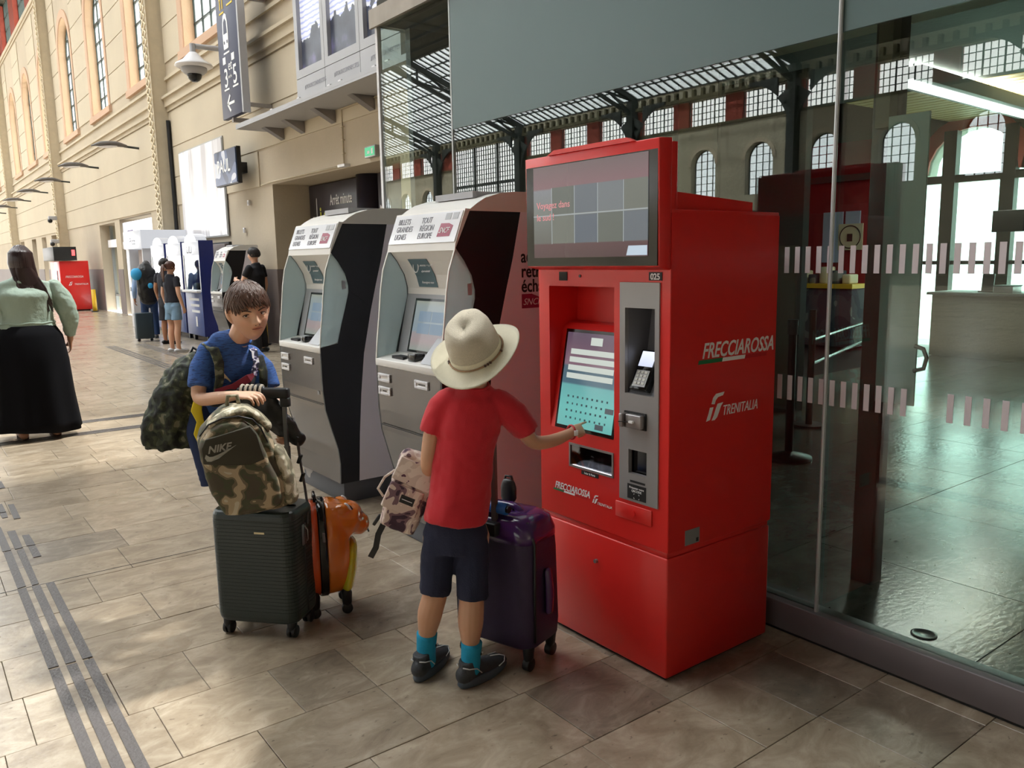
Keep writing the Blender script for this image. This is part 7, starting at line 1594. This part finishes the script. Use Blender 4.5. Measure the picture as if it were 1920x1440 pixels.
M_sage = mat('sage_blouse', srgb(160, 178, 164), .8, noise=.06, scale=10, bump=.4, bscale=40); M_blackcloth = mat('black_skirt', srgb(14, 14, 18), .95, noise=.1, spec=.15); M_sandal = (M_skin_w, mat('brown_sandal', srgb(90, 66, 52), .7))
wt, ws = figure('woman with long dark hair seen from behind, sage green blouse and long black skirt', (.92, 8.45, 0), 90, 1.74, M_skin_w, M_sage, M_blackcloth, mat('very_dark_hair', srgb(48, 30, 30), .3, noise=.4, scale=40), kind='skirt', width=1.38, hairstyle='long', sleeve='long', shoes=M_sandal, stance=.13,
    armL=[(-.25, 0, 1.36), (-.40, .02, 1.14), (-.33, .12, .95)], armR=[(.24, 0, 1.36), (.34, .0, 1.12), (.33, .06, .86)])
# gathered waist and puffed sleeves of the blouse
m = MB(); m.chain([(-.26, 0, 1.36, .075, .07), (-.33, .0, 1.25, .10, .09), (-.385, .02, 1.13, .085, .08), (-.35, .09, 1.02, .05, .05)], (0, 1, 0)); m.build('puff_sleeve', M_sage, wt, local=True, voxel=.011, sm=3, disp=.03, dscale=.07, smooth=True); m = MB(); m.chain([(.24, 0, 1.36, .075, .07), (.30, 0, 1.22, .095, .09), (.335, .0, 1.08, .085, .08), (.335, .045, .95, .05, .05)], (0, 1, 0))
m.build('puff_sleeve', M_sage, wt, local=True, voxel=.011, sm=3, disp=.03, dscale=.07, smooth=True)
m = MB(); m.rings([[Vector((rx*cos(a), ry*sin(a), z)) for a in [2*pi*i/40 for i in range(40)]] for z, rx, ry in ((.93, .235, .185), (1.0, .225, .175), (1.05, .215, .165), (1.06, .20, .15))]); m.build('blouse_peplum', M_sage, wt, local=True, smooth=True, disp=.01)
MB().tube([(.215*cos(a), .165*sin(a), 1.052+.004*sin(7*a)) for a in [2*pi*i/40 for i in range(41)]], .008, 6).build('waist_gather', M_sage, wt, local=True, smooth=True)
wb = thing('handbag', 'dark red handbag at the left edge beside the woman in the long skirt', 'bag', (.45, 8.3, .8)); m = MB(); m.chain([(.47, 8.36, .74, .12, .07), (.47, 8.36, .88, .13, .075), (.47, 8.36, 1.02, .10, .05)], (1, 0, 0)); m.build('bag_body', mat('burgundy_leather', srgb(96, 24, 44), .5), wb, voxel=.01, sm=2, smooth=True); MB().tube([(.42, 8.36, 1.02), (.44, 8.38, 1.2), (.5, 8.4, 1.3), (.53, 8.38, 1.2), (.54, 8.36, 1.02)], .01, 6).build('strap', M_black, wb, smooth=True); MB().ball((.5, 8.28, 1.02), .018, 8).build('charm', M_paper, wb)
# three people at the far left behind her
figure('person in a navy jacket at the left edge beyond the woman in sage', (.55, 15.6, 0), 100, 1.66, M_skin_p, mat('navy_jacket', srgb(40, 46, 66), .8), mat('navy_trousers_far', srgb(34, 38, 50), .8), mat('grey_brown_hair', srgb(70, 54, 48), .5), width=1.15, sleeve='long')
figure('person with brown hair and pink top mostly hidden behind the woman in sage', (1.05, 15.2, 0), 95, 1.50, M_skin_p, mat('pink_top', srgb(206, 160, 160), .8), mat('grey_trousers', srgb(90, 90, 96), .8), mat('chestnut_hair', srgb(92, 52, 40), .5), hairstyle='bun')
# group by the game cabinets
M_denim = mat('light_denim', srgb(120, 150, 176), .85, noise=.1, scale=20); M_charcoal = mat('charcoal_tee', srgb(34, 34, 44), .85)
M_wshoe = (mat('white_trainer', srgb(214, 214, 218), .6), M_white)
figure('young woman with a ponytail, charcoal t-shirt and denim shorts, facing the game cabinets', (3.87, 15.05, 0), 20, 1.60, M_skin_p, M_charcoal, M_denim, mat('auburn_hair', srgb(84, 50, 38), .4, noise=.3, scale=40), kind='shorts', hairstyle='pony', shoes=M_wshoe, width=1.0)
figure('tall man in light blue shirt and jeans carrying the black backpack', (4.25, 18.35, 0), 75, 1.62, M_skin_t, mat('pale_blue_shirt', srgb(150, 176, 214), .8), mat('dark_denim', srgb(44, 66, 104), .85, noise=.15), M_hairblk, width=1.15, sleeve='long')
bkp = thing('backpack', 'large black hiking backpack with a bright blue hood worn by the man in jeans', 'backpack', (4.2, 18.05, 1.0)); m = MB(); m.chain([(4.20, 18.08, .86, .2, .14), (4.19, 18.06, 1.1, .22, .15), (4.17, 18.07, 1.38, .2, .13), (4.17, 18.09, 1.5, .14, .09)], (1, .15, 0)); m.build('bag_body', M_black, bkp, voxel=.014, sm=3, disp=.04, dscale=.12, smooth=True)
m = MB(); m.ball((3.97, 18.0, 1.36), (.11, .1, .13), 14); m.build('blue_hood', mat('bright_cyan_blue', srgb(50, 160, 214), .6), bkp, smooth=True); MB().ball((4.2, 17.9, 1.12), (.05, .02, .06), 10).build('blue_patch', bpy.data.materials['bright_cyan_blue'], bkp, smooth=True)
figure('man in dark clothes and shorts with sandals behind the ponytail woman', (4.2, 16.75, 0), 30, 1.66, M_skin_t, M_charcoal, mat('dark_shorts', srgb(46, 46, 54), .85), M_hairblk, kind='kneeshorts', shoes=(M_black, M_black))
figure('man in a black t-shirt standing beside the far white ticket machine', (4.98, 13.9, 0), 130, 1.80, M_skin_p, mat('black_tee', srgb(22, 22, 28), .85), mat('black_jeans', srgb(26, 26, 32), .85), M_hairblk, width=1.1, armL=[(-.2, 0, 1.39), (-.23, .12, 1.15), (-.1, .3, 1.2)])
lu = thing('suitcase', 'small dark suitcase standing at the feet of the man in jeans', 'suitcase', (4.1, 17.7, 0)); MB().rings([rrect(.34, .2, .04, z, 4, 3.98, 17.75) for z in (.06, .58)]).build('shell', mat('dark_teal_shell', srgb(36, 52, 60), .5), lu, bevel=.01)
for dx in (-.12, .12): MB().cyl((3.98+dx, 17.72, .03), (3.98+dx, 17.78, .03), .03, n=12).build('wheel', M_black, lu)
# red stripe barrier board low beside the far machine
